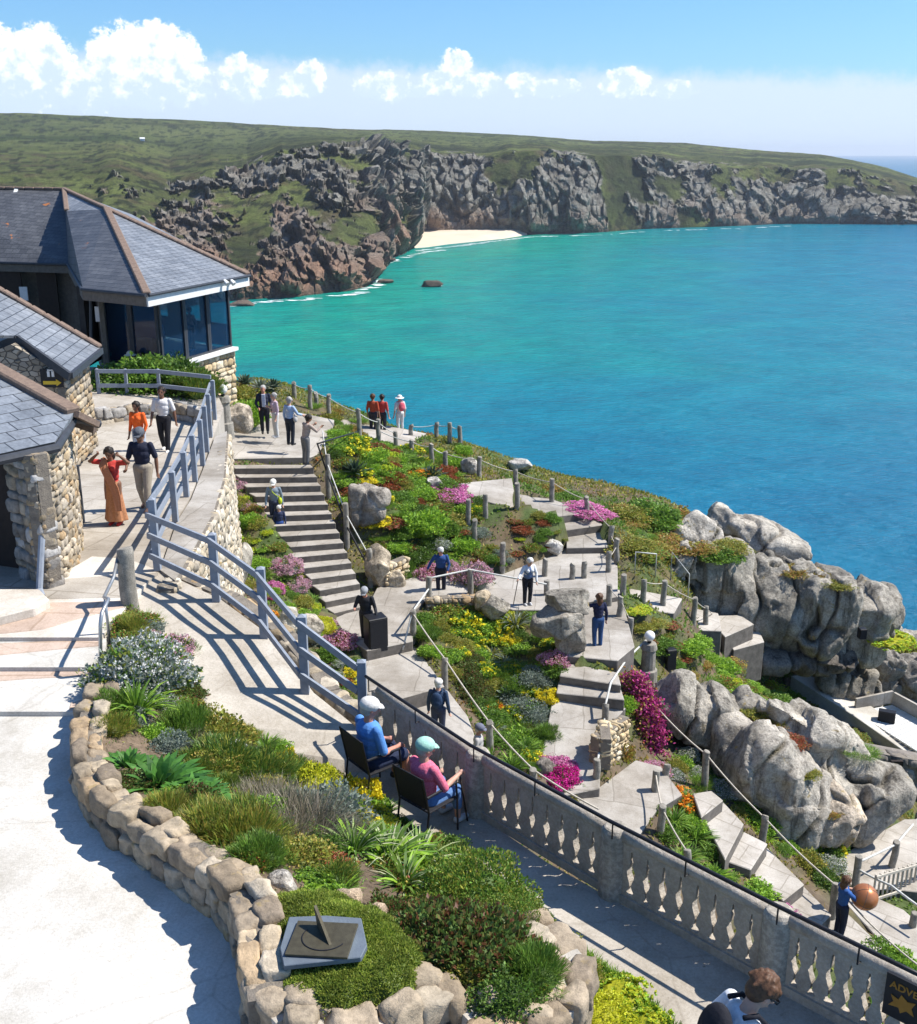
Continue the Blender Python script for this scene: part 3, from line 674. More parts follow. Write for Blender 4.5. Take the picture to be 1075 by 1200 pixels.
# stone slabs set in the treads
for pts in ([(-20, 709, 6.60), (60, 706, 6.60), (145, 704, 6.60), (145, 712, 6.60), (90, 726, 6.60), (50, 738, 6.60), (-20, 745, 6.60)], [(-20, 755, 6.661), (38, 752, 6.661), (120, 749, 6.661), (120, 757, 6.661), (60, 762, 6.661), (-20, 770, 6.661)],
            [(-20, 786, 6.731), (50, 784, 6.731), (118, 783, 6.731), (112, 792, 6.731), (30, 796, 6.731), (-20, 800, 6.731)], [(82, 824, 6.731), (100, 818, 6.731), (103, 832, 6.731), (80, 833, 6.731)]):
    slab('paving_slab', pts, MT['pinkslab'], .03, lift=.006, flatten=False)
plate('plaza', [(-260, 700, 6.6), (50, 702, 6.6), (150, 700, 6.6), (185, 672, 6.6), (205, 612, 6.9), (222, 585, 7.0), (236, 550, 7.25), (250, 512, 7.5), (262, 478, 7.5), (252, 455, 7.4), (200, 440, 7.2), (120, 430, 7.0), (-260, 430, 7.0), (-400, 600, 6.8)], MT['plaza'])
plate('plaza', [(-260, 700, 6.604), (-60, 690, 6.604), (20, 694, 6.604), (60, 680, 6.604), (108, 652, 6.604), (150, 655, 6.604), (185, 668, 6.604), (158, 700, 6.604), (118, 747, 6.604), (-260, 747, 6.604)], MT['plazawhite'])
# kerb ledge between the fence and the retaining wall
plate('plaza_kerb', [(188, 668, 6.58), (207, 612, 6.88), (224, 585, 6.98), (238, 550, 7.23), (252, 512, 7.48), (266, 505, 7.48), (262, 560, 7.15), (250, 600, 6.95), (222, 650, 6.6), (205, 680, 6.6)], MT['lowpath'])
# ramp path from the plaza down to the seats and on along the balustrade
ramp_pts_l = [(150, 655, 6.612), (155, 715, 6.72), (200, 790, 7.0), (250, 850, 7.3), (330, 880, 7.6), (400, 905, 7.8), (480, 975, 7.8), (560, 1010, 7.8), (640, 1090, 7.8), (720, 1150, 7.8), (820, 1240, 7.8)]
ramp_pts_r = [(186, 668, 6.612), (258, 702, 6.75), (318, 746, 7.0), (368, 812, 7.3), (430, 862, 7.6), (500, 905, 7.8), (560, 955, 7.8), (640, 1010, 7.8), (720, 1055, 7.8), (905, 1155, 7.8), (1150, 1285, 7.8)]
v = [P(*a) for a in ramp_pts_l]+[P(*a) for a in ramp_pts_r]; n = len(ramp_pts_l)
vb = [Vector((p.x, p.y, 43)) for p in v]
fs = [(i, i+1, i+1+n, i+n) for i in range(n-1)]+[(i, i+2*n, i+1+2*n, i+1) for i in range(n-1)]+[(i+n, i+1+n, i+1+3*n, i+3*n) for i in range(n-1)]+[(0, n, 3*n, 2*n), (n-1, 2*n-1, 4*n-1, 3*n-1)]
o = MB().add(v+vb, fs).build('ramp_path', MT['path']); tag(o, kind='structure')
RPL = [P(*a) for a in ramp_pts_l]; RPR = [P(*a) for a in ramp_pts_r]
# ------------------------------------------------------------------ masonry made of separate irregular blocks
def block_template(k=4):
    bm = bmesh.new(); bmesh.ops.create_cube(bm, size=2)
    bmesh.ops.subdivide_edges(bm, edges=list(bm.edges), cuts=k-1, use_grid_fill=True)
    v = np.array([x.co[:] for x in bm.verts]); f = np.array([[y.index for y in x.verts] for x in bm.faces]); bm.free()
    p = 9.0; nrm = (np.abs(v)**p).sum(1)**(1/p); v = v/nrm[:, None]
    return v, f
BT = {k: block_template(k) for k in (2, 3, 4, 6)}
PAL_WARM = [(0.381, 0.294, 0.186), (0.441, 0.364, 0.261), (0.305, 0.245, 0.168), (0.473, 0.399, 0.298), (0.396, 0.280, 0.161), (0.351, 0.301, 0.236), (0.503, 0.434, 0.342)]
PAL_GREY = [(0.286, 0.273, 0.252), (0.354, 0.336, 0.311), (0.231, 0.217, 0.200), (0.394, 0.385, 0.370), (0.326, 0.266, 0.192), (0.272, 0.252, 0.229), (0.422, 0.406, 0.385), (0.374, 0.322, 0.252)]
PAL_WHITE = [(0.396, 0.322, 0.230), (0.441, 0.357, 0.249), (0.320, 0.252, 0.174), (0.381, 0.308, 0.223), (0.487, 0.413, 0.311), (0.419, 0.308, 0.192), (0.289, 0.231, 0.168)]
def stones(name, blocks, pal, mat=None, k=3, rough=.16, parent=None, seed=1, clump=1.0):
    """blocks: list of (centre, ax, ay, az) half-axis vectors"""
    r = np.random.default_rng(seed); tv, tf = BT[k]; nv = len(tv)
    n = len(blocks); tvn = np.repeat(tv[None], n, 0)
    for _ in range(7):
        pn = r.normal(size=(n, 3)); pn /= np.linalg.norm(pn, axis=1)[:, None]; dd = r.uniform(1.0, 1.38, n)
        hh = np.einsum('nvd,nd->nv', tvn, pn)-dd[:, None]; tvn = tvn-np.clip(hh, 0, None)[:, :, None]*pn[:, None, :]
    C = np.array([b[0][:] for b in blocks]); A = np.array([[b[1][:], b[2][:], b[3][:]] for b in blocks])
    n = len(blocks)
    V = C[:, None, :]+np.einsum('nvk,nkd->nvd', tvn, A)
    loc = (V-C[:, None]).reshape(-1, 3); q = V.reshape(-1, 3)+np.repeat(r.uniform(-50, 50, (n, 3)), nv, 0)
    s = np.abs(A).max(axis=(1, 2)); sz = np.repeat(np.cbrt(np.abs(np.linalg.det(A))), nv)
    nn_ = np.stack([noise(q/np.maximum(sz, .02)[:, None]*.8*clump, 5+i)+.5*noise(q/np.maximum(sz, .02)[:, None]*2.1*clump, 15+i) for i in range(3)], 1)
    V = V.reshape(-1, 3)+nn_*sz[:, None]*rough*1.6
    Fq = (tf[None]+np.arange(n)[:, None, None]*nv).reshape(-1, 4)
    pc = np.array(pal)[r.integers(0, len(pal), n)]*r.uniform(.8, 1.15, (n, 1))
    return npmesh(name, V, Fq, mat or MT['stone'], parent, True, np.repeat(pc, nv, 0))
def face_blocks(a0, a1, b0, b1, size, depth, nrm, seed=1, jit=.16, skew=.45, gap=.985):
    """irregular coursed blocks on the wall face a0-a1 (bottom) b0-b1 (top)"""
    r = random.Random(seed); out = []
    h = ((b0-a0).length+(b1-a1).length)/2; w = ((a1-a0).length+(b1-b0).length)/2
    nr = max(1, round(h/(size*.62))); cuts = [0]
    for i in range(nr): cuts.append(cuts[-1]+r.uniform(.6, 1.5))
    cuts = [c/cuts[-1] for c in cuts]
    for i in range(nr):
        v0, v1 = cuts[i], cuts[i+1]; u = -r.random()*.3*size/w
        while u < 1:
            du = size*r.uniform(.55, 1.6)/w; u0, u1 = max(u, 0), min(u+du, 1); u += du
            if u1-u0 < .25*size/w: continue
            uc, vc = (u0+u1)/2, (v0+v1)/2
            lo, hi = a0.lerp(a1, uc), b0.lerp(b1, uc)
            c = lo.lerp(hi, vc)
            ax = (a0.lerp(a1, u1)-a0.lerp(a1, u0))*.5*gap; az = (hi-lo)*(v1-v0)*.5*gap*r.uniform(.9, 1.05)
            c = c+az*r.uniform(-jit, jit)*skew
            rot = Matrix.Rotation(r.uniform(-jit, jit)*.5, 3, nrm); ax, az = rot @ ax, rot @ az
            out.append((c-nrm*depth*.5+nrm*r.uniform(-.01, .02), ax, nrm*depth*r.uniform(.85, 1.15)*.6, az))
    return out
def boxface(mb, a0, a1, b0, b1, nrm, d0, d1):
    """mortar slab behind a face between depths d0..d1"""
    v = [p-nrm*d for d in (d0, d1) for p in (a0, a1, b1, b0)]
    mb.add(v, [(0, 1, 2, 3), (7, 6, 5, 4), (0, 4, 5, 1), (1, 5, 6, 2), (2, 6, 7, 3), (3, 7, 4, 0)])
def masonry(name, quads, size, pal, label, cat, depth=.18, seed=1, k=3, mortar='mortar', rough=.09, parent=None, md=.018, group=None):
    """quads: (a0,a1,b0,b1) seen from outside: bottom left, bottom right, top left, top right. One object: blocks > mortar as a part"""
    bl = []; mb = MB()
    for i, (a0, a1, b0, b1) in enumerate(quads):
        n = (a1-a0).cross(b0-a0).normalized()
        bl += face_blocks(a0, a1, b0, b1, size, depth, n, seed+i)
        boxface(mb, a0, a1, b0, b1, n, md, depth*.9)
    o = stones(name, bl, pal, k=k, rough=rough, parent=parent, seed=seed)
    m_ = mb.build('mortar', MT[mortar], o)
    if not parent: tag(o, label, cat, group)
    return o
def outcrop(name, boxes, label, seed=1, vox=.07, pal=(.40, .37, .32), joint=(1.0, .35), jdir=0., amp=.10, jd=.22, cat='rock', group=None, tilt=.6):
    """one continuous granite mass from overlapping lumps, split by weathered joints. boxes: centre, (sx, sy, sz), tilt about y"""
    mb = MB()
    for c, s_, ry in boxes:
        bm = bmesh.new(); bmesh.ops.create_icosphere(bm, subdivisions=4, radius=1)
        v = np.array([x.co[:] for x in bm.verts]); f = [[y.index for y in x.verts] for x in bm.faces]; bm.free()
        v = v/((np.abs(v)**6.).sum(1)**(1/6.))[:, None]
        rg_ = np.random.default_rng(int(abs(c[0])*100+abs(c[2])*37)+seed)
        for _ in range(11):
            nm = rg_.normal(size=3); nm /= np.linalg.norm(nm); h_ = v @ nm-rg_.uniform(.78, 1.08); v = v-np.clip(h_, 0, None)[:, None]*nm
        v = v*np.array(s_)
        v = v @ np.array(Matrix.Rotation(ry, 3, 'Y')).T+np.array(c[:]); mb.add(v.tolist(), f)
    me = bpy.data.meshes.new('tmp'); me.from_pydata([tuple(v) for v in mb.v], [], mb.f); o = bpy.data.objects.new('tmp', me); col.objects.link(o)
    m_ = o.modifiers.new('r', 'REMESH'); m_.mode = 'VOXEL'; m_.voxel_size = vox; s_ = o.modifiers.new('s', 'SMOOTH'); s_.iterations = 3; s_.factor = .5
    dg = bpy.context.evaluated_depsgraph_get(); m2 = bpy.data.meshes.new_from_object(o.evaluated_get(dg)); bpy.data.objects.remove(o)
    nv = len(m2.vertices); V = np.zeros(nv*3, np.float32); m2.vertices.foreach_get('co', V); V = V.reshape(-1, 3).astype(float)
    Nn = np.zeros(nv*3, np.float32); m2.vertices.foreach_get('normal', Nn); Nn = Nn.reshape(-1, 3)
    off = seed*13.7
    ca, sa = math.cos(jdir), math.sin(jdir)
    wv = fbm(V*.45+off, 3, seed)*.8
    wv = wv*.45; s1 = (V[:, 0]*ca+V[:, 2]*sa)/joint[0]+wv; g1 = np.abs(s1-np.round(s1)); k1 = np.round(s1)
    s2 = (-V[:, 0]*sa+V[:, 2]*ca)*joint[1]+wv*1.3+_h(k1.astype(int), k1.astype(int)*0, k1.astype(int)*0, seed)*.5; g2 = np.abs(s2-np.round(s2))
    groove = np.exp(-(g1/.035)**2)*jd*1.5*(.55+.45*noise(V*.9+off, 4))+np.exp(-(g2/.028)**2)*jd*1.0*(noise(V*.6+off, 6) > -.2)
    rnd = -(g1**2)*0+np.cos(g1*2*math.pi)*-.5*jd*.55
    d_ = -groove+rnd*.15+fbm(V*.9+off, 4, seed+2)*amp*1.6+ridge(V*1.7+off, 3, seed+3)*amp*.45+_h(k1.astype(int), np.round(s2).astype(int), k1.astype(int)*0, seed+4)*amp*1.5
    V = V+Nn*d_[:, None]; m2.vertices.foreach_set('co', V.astype(np.float32).ravel())
    cn = fbm(V*.8+off, 5, 22)[:, None]; cl = np.array(pal)[None]*(1+cn*.7)*(1-.45*np.clip(groove/jd, 0, 1)[:, None]); cl = cl+(np.array([.13, .12, .06])-cl)*np.clip(groove/jd*noise(V*1.5, 3)*1.6, 0, .7)[:, None]
    m2.materials.clear(); o = fin(name, m2, MT['rock'], None, True, np.clip(cl, .02, .9)); return tag(o, label, cat, group)
def up(p, h): return Vector((p.x, p.y, p.z+h))
def at(p, z): return Vector((p.x, p.y, z))
def wallrun(pts, heights):
    """quads from a polyline of base points (left to right seen from outside)"""
    q = []
    for i in range(len(pts)-1):
        q.append((pts[i], pts[i+1], up(pts[i], heights[i]), up(pts[i+1], heights[i+1])))
    return q

# retaining wall of the plaza, right of the grey fence
rw = [(205, 690, 6.62), (226, 655, 6.62), (253, 603, 6.95), (265, 562, 7.15), (269, 508, 7.5)]
tops = [P(*a) for a in rw]
quads = []
for i in range(len(tops)-1):
    a, b = tops[i], tops[i+1]; hb = 3.3
    out_n = Vector((0, 0, 0))
    quads.append((at(a, 48.6)+Vector((.12, 0, 0)), at(b, 48.6)+Vector((.12, 0, 0)), a, b))
masonry('retaining_wall', quads, .27, [(.50, .42, .30), (.56, .49, .38), (.44, .37, .27), (.60, .54, .44), (.38, .33, .26)], 'tall warm rubble retaining wall below the grey plaza fence', 'wall', depth=.3, seed=11, rough=.10)
# short wall continuing beneath the ramp fence
rr = [RPR[0]+Vector((.03, 0, -.02)), RPR[1]+Vector((.12, .02, -.02)), RPR[2]+Vector((.12, .05, -.02)), RPR[3]+Vector((.12, .05, -.02)), RPR[4]+Vector((.12, .05, -.02))]
masonry('retaining_wall', [(at(a, 46.6)+Vector((.1, 0, 0)), at(b, 46.6)+Vector((.1, 0, 0)), a, b) for a, b in zip(rr[::-1][1:], rr[::-1][:-1])][::-1] and [(at(b, 46.6), at(a, 46.6), b, a) for a, b in zip(rr[1:], rr[:-1])], .4, PAL_WARM, 'rubble wall holding up the ramp under the sloping grey fence', 'wall', depth=.3, seed=17)

# curved near wall of the flower bed
def lerp_line(pts, step):
    out = [pts[0]]; 
    for a, b in zip(pts[:-1], pts[1:]):
        n = max(1, round((b-a).length/step))
        out += [a.lerp(b, (i+1)/n) for i in range(n)]
    return out
def dry_wall(name, pts, h, thick, size, pal, label, seed, courses=2, k=4, zb=None, core=True, fat=1.0, mortar='mortar'):
    """free standing wall: pts is the centre line at the TOP; blocks through the thickness"""
    r = random.Random(seed); bl = []
    L_ = [0]
    for a, b in zip(pts[:-1], pts[1:]): L_.append(L_[-1]+(b-a).length)
    def atl(s):
        s = min(max(s, 0), L_[-1])
        for i in range(len(pts)-1):
            if s <= L_[i+1]+1e-6:
                t = (s-L_[i])/max(L_[i+1]-L_[i], 1e-6); d = (pts[i+1]-pts[i]); return pts[i].lerp(pts[i+1], t), Vector((d.x, d.y, 0)).normalized()
        return pts[-1], Vector((1, 0, 0))
    for c in range(courses):
        ch = h/courses; s = -r.random()*size*.5; zc = -ch*(c+.5)
        rowsn = 2 if thick > .3 and c == 0 else 1
        for row in range(rowsn if c == 0 else 2):
            s = -r.random()*size*.5
            while s < L_[-1]:
                w = size*r.uniform(.8, 1.9); p, d = atl(s+w/2); s += w
                if s > L_[-1]+size*.4: break
                nn_ = Vector((-d.y, d.x, 0)); side = (-.25 if row == 0 else .25)*thick*(1.05 if c else 1)
                dd = Vector((d.x, d.y, (atl(s)[0].z-atl(s-w)[0].z)/max(w, .01))).normalized()
                tilt = Matrix.Rotation(r.uniform(-.12, .12), 3, nn_)
                bl.append((p+nn_*(side+r.uniform(-.02, .02))+Vector((0, 0, zc+r.uniform(-.03, .045)*(1.4 if c == 0 else .6))), tilt @ (dd*w*.52), nn_*thick*.28*fat*r.uniform(.9, 1.15), tilt @ Vector((0, 0, ch*.56*r.uniform(.9, 1.1)))))
    o = stones(name, bl, pal, k=k, rough=.13, seed=seed); tag(o, label, 'wall')
    if core:
        mb = MB()
        for a, b in zip(pts[:-1], pts[1:]):
            mb.bar(a-Vector((0, 0, h*.53)), b-Vector((0, 0, h*.53)), thick*.80, h*.96)
        mb.build('mortar', MT[mortar], o)
    return o
wt = [(122, 806, 6.42), (110, 826, 6.42), (103, 858, 6.42), (104, 893, 6.42), (122, 925, 6.40), (155, 950, 6.38), (195, 975, 6.36), (235, 997, 6.34), (272, 1020, 6.30), (296, 1050, 6.28), (304, 1085, 6.28), (306, 1125, 6.28), (312, 1165, 6.3)]
WT = [P(*a) for a in wt]
dry_wall('garden_wall', WT,   .62, .36, .23, PAL_WHITE, 'low curved rubble wall edging the white terrace and flower bed', 21, 3, 6)
# broad stone facing under the mossy mound
wm = [(316, 1150, 6.36), (345, 1180, 6.36), (400, 1188, 6.38), (450, 1176, 6.4), (500, 1150, 6.42), (540, 1150, 6.5), (575, 1185, 6.55), (620, 1195, 6.6), (655, 1165, 6.6), (668, 1125, 6.62), (640, 1090, 6.66), (618, 1075, 6.7)]
WM = [P(*a) for a in wm]
dry_wall('garden_wall', WM, 1.2, .42, .25, PAL_WHITE+[(.30, .16, .10)], 'chunky bonded stone wall wrapping round the mossy mound at bottom centre', 25, 4, 6, mortar='lime')
# second row inside, rounded boulders in pale mortar
wn = [(440, 1190, 6.5), (490, 1168, 6.45), (520, 1128, 6.4), (545, 1160, 6.5), (600, 1185, 6.55)]
# rocks that divide the mound from the shrub bed, each a thing
def rocklump(name, c, sx, sy, sz, rz=0, rx=0, ry=0, pal=(.5, .46, .4), seed=0, sub=4, label=None, cat='rock', group=None, rough=.22, fq=1.3, mat=None, p=3.0, crack=.0, facets=12):
    r = random.Random(seed)
    bm = bmesh.new(); bmesh.ops.create_icosphere(bm, subdivisions=sub, radius=1)
    v = np.array([x.co[:] for x in bm.verts]); f = np.array([[y.index for y in x.verts] for x in bm.faces]); bm.free()
    v = v/((np.abs(v)**p).sum(1)**(1/p))[:, None]
    off = np.array([r.uniform(-99, 99) for _ in range(3)])
    rg_ = np.random.default_rng(seed+500)
    for _ in range(facets):
        nrm = rg_.normal(size=3); nrm /= np.linalg.norm(nrm); dd = rg_.uniform(.70, .98); h_ = v @ nrm-dd
        v = v-np.clip(h_, 0, None)[:, None]*nrm*.92
    S = np.array([sx, sy, sz]); m_ = min(S)
    w = v*S
    n1 = fbm(w/m_*fq*.5+off, 4, 3); n2 = ridge(w/m_*fq*1.2+off, 4, 7)
    nr = v/np.linalg.norm(v, axis=1)[:, None]
    w = w+nr*(n1*rough*m_*1.6)[:, None]-nr*(np.clip(-n2-.15, 0, 1)*m_*rough*.8)[:, None]
    if crack:
        d1, d2, _ = cells(w/m_*.62+off, 5); w = w-nr*(np.clip(.14-(d2-d1), 0, 1)*m_*crack*3)[:, None]
    Rm = np.array(Matrix.Rotation(rz, 3, 'Z') @ Matrix.Rotation(ry, 3, 'Y') @ Matrix.Rotation(rx, 3, 'X'))
    w = w @ Rm.T
    for ax_, s_ in ((0, sx), (2, sz)):
        lo, hi = w[:, ax_].min(), w[:, ax_].max(); w[:, ax_] = (w[:, ax_]-(lo+hi)/2)*(2*s_/(hi-lo))
    cn = fbm(w/m_*1.1+off, 5, 22)[:, None]
    cl = np.array(pal)[None]*(1+cn*.6)
    o = npmesh(name, w, f, mat or MT['rock'], None, True, np.clip(cl, .02, .9)); o.location = c
    return tag(o, label, cat, group)
m, nt_, b = newmat('granite_rock'); a = N(nt_, 'VertexColor', layer_name='Col'); co = tc(nt_, 'Object')
n = nz(nt_, co, 1.6, 8, .7); r = ramp(nt_, n, [(.3, (.5, .5, .5)), (.55, (1.05, 1.03, 1)), (.75, (1.4, 1.38, 1.34))])
o_ = mixc(nt_, a.outputs[0], r.outputs[0], 1, 'MULTIPLY')
v_ = nz(nt_, co, 14, 4, .8); rv = ramp(nt_, v_, [(.38, (.62, .61, .6)), (.58, (1.12, 1.12, 1.12))]); o_ = mixc(nt_, o_, rv.outputs[0], .9, 'MULTIPLY')
y_ = nz(nt_, co, 2.3, 5, .7); ry_ = ramp(nt_, y_, [(.63, (0, 0, 0)), (.70, (1, 1, 1))]); o_ = mixc(nt_, o_, (.33, .25, .10), ry_.outputs[0])
mpz = N(nt_, 'Mapping'); L(nt_, co, mpz.inputs[0]); mpz.inputs['Scale'].default_value = (3, 3, .35)
s_ = nz(nt_, mpz.outputs[0], 1.2, 5, .7); rs_ = ramp(nt_, s_, [(.52, (1, 1, 1)), (.68, (.22, .21, .20))]); o_ = mixc(nt_, o_, rs_.outputs[0], .85, 'MULTIPLY')
L(nt_, o_, b.inputs['Base Color']); b.inputs['Roughness'].default_value = .92; b.inputs['Specular IOR Level'].default_value = .2
p_ = bump(nt_, b, n, .16, 1); bump(nt_, b, v_, .035, 1, p_)
MT['rock'] = m
m, nt_, b = newmat('rubble_masonry'); co = tc(nt_, 'Object'); nd = nz(nt_, co, 2.5, 3, .5, 'Color'); ad = N(nt_, 'Mix', data_type='VECTOR'); ad.inputs[0].default_value = .06
L(nt_, co, ad.inputs[4]); L(nt_, nd, ad.inputs[5]); mp_ = N(nt_, 'Mapping'); L(nt_, ad.outputs[1], mp_.inputs[0]); mp_.inputs['Scale'].default_value = (1, 1, 1.6)
vo = N(nt_, 'TexVoronoi'); vo.inputs['Scale'].default_value = 5.5; L(nt_, mp_.outputs[0], vo.inputs[0])
ve = N(nt_, 'TexVoronoi', feature='DISTANCE_TO_EDGE'); ve.inputs['Scale'].default_value = 5.5; L(nt_, mp_.outputs[0], ve.inputs[0])
sv = N(nt_, 'SeparateColor'); L(nt_, vo.outputs['Color'], sv.inputs[0]); rv = ramp(nt_, sv.outputs[0], [(0, (.20, .17, .13)), (.4, (.34, .29, .22)), (.7, (.26, .23, .19)), (1, (.42, .37, .30))])
re_ = ramp(nt_, ve.outputs[0], [(.02, (0, 0, 0)), (.07, (1, 1, 1))]); L(nt_, mixc(nt_, (.10, .09, .075), rv.outputs[0], re_.outputs[0]), b.inputs['Base Color']); b.inputs['Roughness'].default_value = .92
bump(nt_, b, re_.outputs[0], .04, 1); MT['rubble'] = m

# bed soil between the curved wall and the ramp
bed_l = [P(a[0]+6, a[1]-2, a[2]+.06) for a in wt]
bl_ = [(136, 806, 6.46), (150, 705, 6.62), (158, 690, 6.62), (200, 790, 6.99), (250, 850, 7.28), (330, 880, 7.55), (400, 905, 7.72), (480, 975, 7.76), (560, 1012, 7.76), (640, 1085, 7.74), (668, 1120, 7.3)]
def zplane(name, pairs, mat, nsub=14, amp=.05, seed=3, bulge=.12):
    nu = len(pairs); V = []
    for a, b in pairs:
        for j in range(nsub+1):
            t = j/nsub; p = a.lerp(b, t); V.append([p.x, p.y, p.z+bulge*math.sin(math.pi*t)])
    V = np.array(V); V[:, 2] += fbm(V*2.2, 4, seed)*amp
    F_ = grid_faces(nu, nsub+1)
    cc_ = np.array([.17, .125, .085])*(1+fbm(V*3, 4, 8)[:, None]*.8)
    return npmesh(name, V, F_, mt_soil, None, True, np.clip(cc_, .02, 1))
mt_soil = colmat('bed_soil', rough=.95, var=.5, scale=14, bmp=.04, bscale=18)
def resample(pts, n):
    L_ = [0]
    for a, b in zip(pts[:-1], pts[1:]): L_.append(L_[-1]+(b-a).length)
    out = []
    for i in range(n):
        s = L_[-1]*i/(n-1)
        for k in range(len(pts)-1):
            if s <= L_[k+1]+1e-6: out.append(pts[k].lerp(pts[k+1], (s-L_[k])/max(1e-6, L_[k+1]-L_[k]))); break
    return out
left = [P(150, 715, 6.72), P(142, 760, 6.62)]+[P(a[0]+9, a[1]-3, a[2]+.08) for a in wt[:10]]+[P(330, 1100, 6.34), P(380, 1150, 6.36), P(470, 1140, 6.4), P(530, 1150, 6.5), P(600, 1180, 6.55), P(650, 1150, 6.6)]
right = [P(155, 712, 6.74), P(200, 788, 7.01), P(250, 848, 7.31), P(330, 878, 7.61), P(400, 903, 7.80), P(480, 972, 7.80), P(560, 1008, 7.80), P(618, 1060, 7.80), P(640, 1088, 7.2), P(655, 1120, 6.7)]
Ln, Rn = resample(left, 60), resample(right, 60)
bed = zplane('planting_bed_soil', list(zip(Ln, Rn)), None); tag(bed, 'brown soil of the raised flower bed beside the ramp', kind='structure')
def bedz(px, py):
    """where the bearing meets the bed surface"""
    d = ray(px, py); o = Vector((0, 0, ZC)); hit = bed_bvh.ray_cast(o, d); 
    if hit[0] is None: return P(px, py, 7.0)
    return hit[0]
from mathutils.bvhtree import BVHTree
bed_bvh = BVHTree.FromPolygons([v.co.copy() for v in bed.data.vertices], [tuple(p.vertices) for p in bed.data.polygons])
def bed_at(x, y):
    h = bed_bvh.ray_cast(Vector((x, y, ZC)), Vector((0, 0, -1))); return h[0].z if h[0] else None
# grass verge beyond the bed's wall, right of bottom centre
vg = [P(672, 1105, 7.75), P(735, 1150, 7.75), P(830, 1235, 7.75), P(760, 1300, 7.7), P(650, 1300, 7.7), P(660, 1200, 7.7)]
o = MB().prism(ccw(vg), dz=.4).build('verge_soil', mt_soil); tag(o, kind='structure')
flat_col = np.tile(np.array([.12, .1, .07, 1.]), (len(o.data.vertices), 1)); a = o.data.color_attributes.new('Col', 'FLOAT_COLOR', 'POINT'); a.data.foreach_set('color', flat_col.ravel())
# ------------------------------------------------------------------ roofs with metric UVs
def roofface(name, pts, mat, parent, thick=.07, u=None):
    """pts: planar-ish polygon, first edge is the eave. UV in metres: u along the eave, v up the slope"""
    pts = [Vector(p) for p in pts]
    e = (u if u is not None else (pts[1]-pts[0])).normalized()
    n = Vector((0, 0, 0))
    for i in range(len(pts)): n += (pts[i]-pts[0]).cross(pts[(i+1) % len(pts)]-pts[0])
    n.normalize()
    if n.z < 0: n = -n; pts = pts[::-1]
    w = n.cross(e).normalized()
    if w.z < 0: w = -w
    me = bpy.data.meshes.new(name); k = len(pts); bot = [p-n*thick for p in pts]
    fs = [tuple(range(k)), tuple(range(2*k-1, k-1, -1))]+[(i, i+k, (i+1) % k+k, (i+1) % k) for i in range(k)]
    me.from_pydata([tuple(p) for p in pts+bot], [], fs)
    uv = []
    for pl in me.polygons:
        for vi in pl.vertices:
            q = me.vertices[vi].co-pts[0]; uv.append((q.dot(e), q.dot(w)))
    return fin(name, me, mat, parent, False, uv=uv)
def ridge_bar(a, b, parent, w=.22, h=.12, lift=.04):
    n = max(1, int((b-a).length/.42)); mb = MB()
    for i in range(n):
        p, q = a.lerp(b, i/n), a.lerp(b, (i+.97)/n)
        mb.bar(p+Vector((0, 0, lift)), q+Vector((0, 0, lift-.012)), w, h)
    return mb.build('ridge_tiles', MT['ridge'], parent, bevel=.03)
PAL_GOLD = [(.62, .50, .32), (.55, .43, .27), (.68, .58, .42), (.50, .38, .22)]
# ---- cafe on the edge of the cliff
cafe = empty('cafe_building', (-12, 40, 53), 0, 'slate roofed clifftop cafe with tall blue glazed corner above the bay', 'building')
def cafe_local(o):
    o.matrix_parent_inverse = Matrix.Translation(Vector(cafe.location)).inverted(); return o
def parent_keep(o, p):
    o.parent = p; o.matrix_parent_inverse = Matrix.Translation(p.location).inverted()
    return o
EH = 4.2
E0, E1 = P(172, 345, EH), P(291, 322, EH)
E2, E3, E4 = P(97, 338, EH), P(80, 309, EH), P(-140, 303, EH)
def PYH(px, py, y): return PY(px, py, y)
Rr = PY(75, 222, 50.5); Rl = PY(-140, 219, 51); K_ = PY(78, 247, 46.2); A_r = PY(125, 245, 44.5)
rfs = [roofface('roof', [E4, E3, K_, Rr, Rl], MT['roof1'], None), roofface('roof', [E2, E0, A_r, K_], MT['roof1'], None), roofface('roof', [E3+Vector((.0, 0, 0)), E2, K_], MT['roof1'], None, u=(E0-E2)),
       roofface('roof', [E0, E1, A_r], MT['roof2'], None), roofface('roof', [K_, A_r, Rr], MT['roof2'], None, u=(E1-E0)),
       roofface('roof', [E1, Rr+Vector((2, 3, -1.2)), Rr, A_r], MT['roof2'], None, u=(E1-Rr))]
for o in rfs: parent_keep(o, cafe)
for a, b in ((A_r, E0), (A_r, E1), (Rl, Rr), (Rr, A_r), (Rr, K_)):
    parent_keep(ridge_bar(a, b, None, .2 if a is not A_r else .26), cafe)
# pale parapet joint across the far left of the roof
lg = MB().bar(PY(20, 224, 50.6)+Vector((0, 0, .1)), P(-4, 302, EH)+Vector((0, 0, .1)), .16, .1).build('lead_flashing', MT['white'], None); parent_keep(lg, cafe)
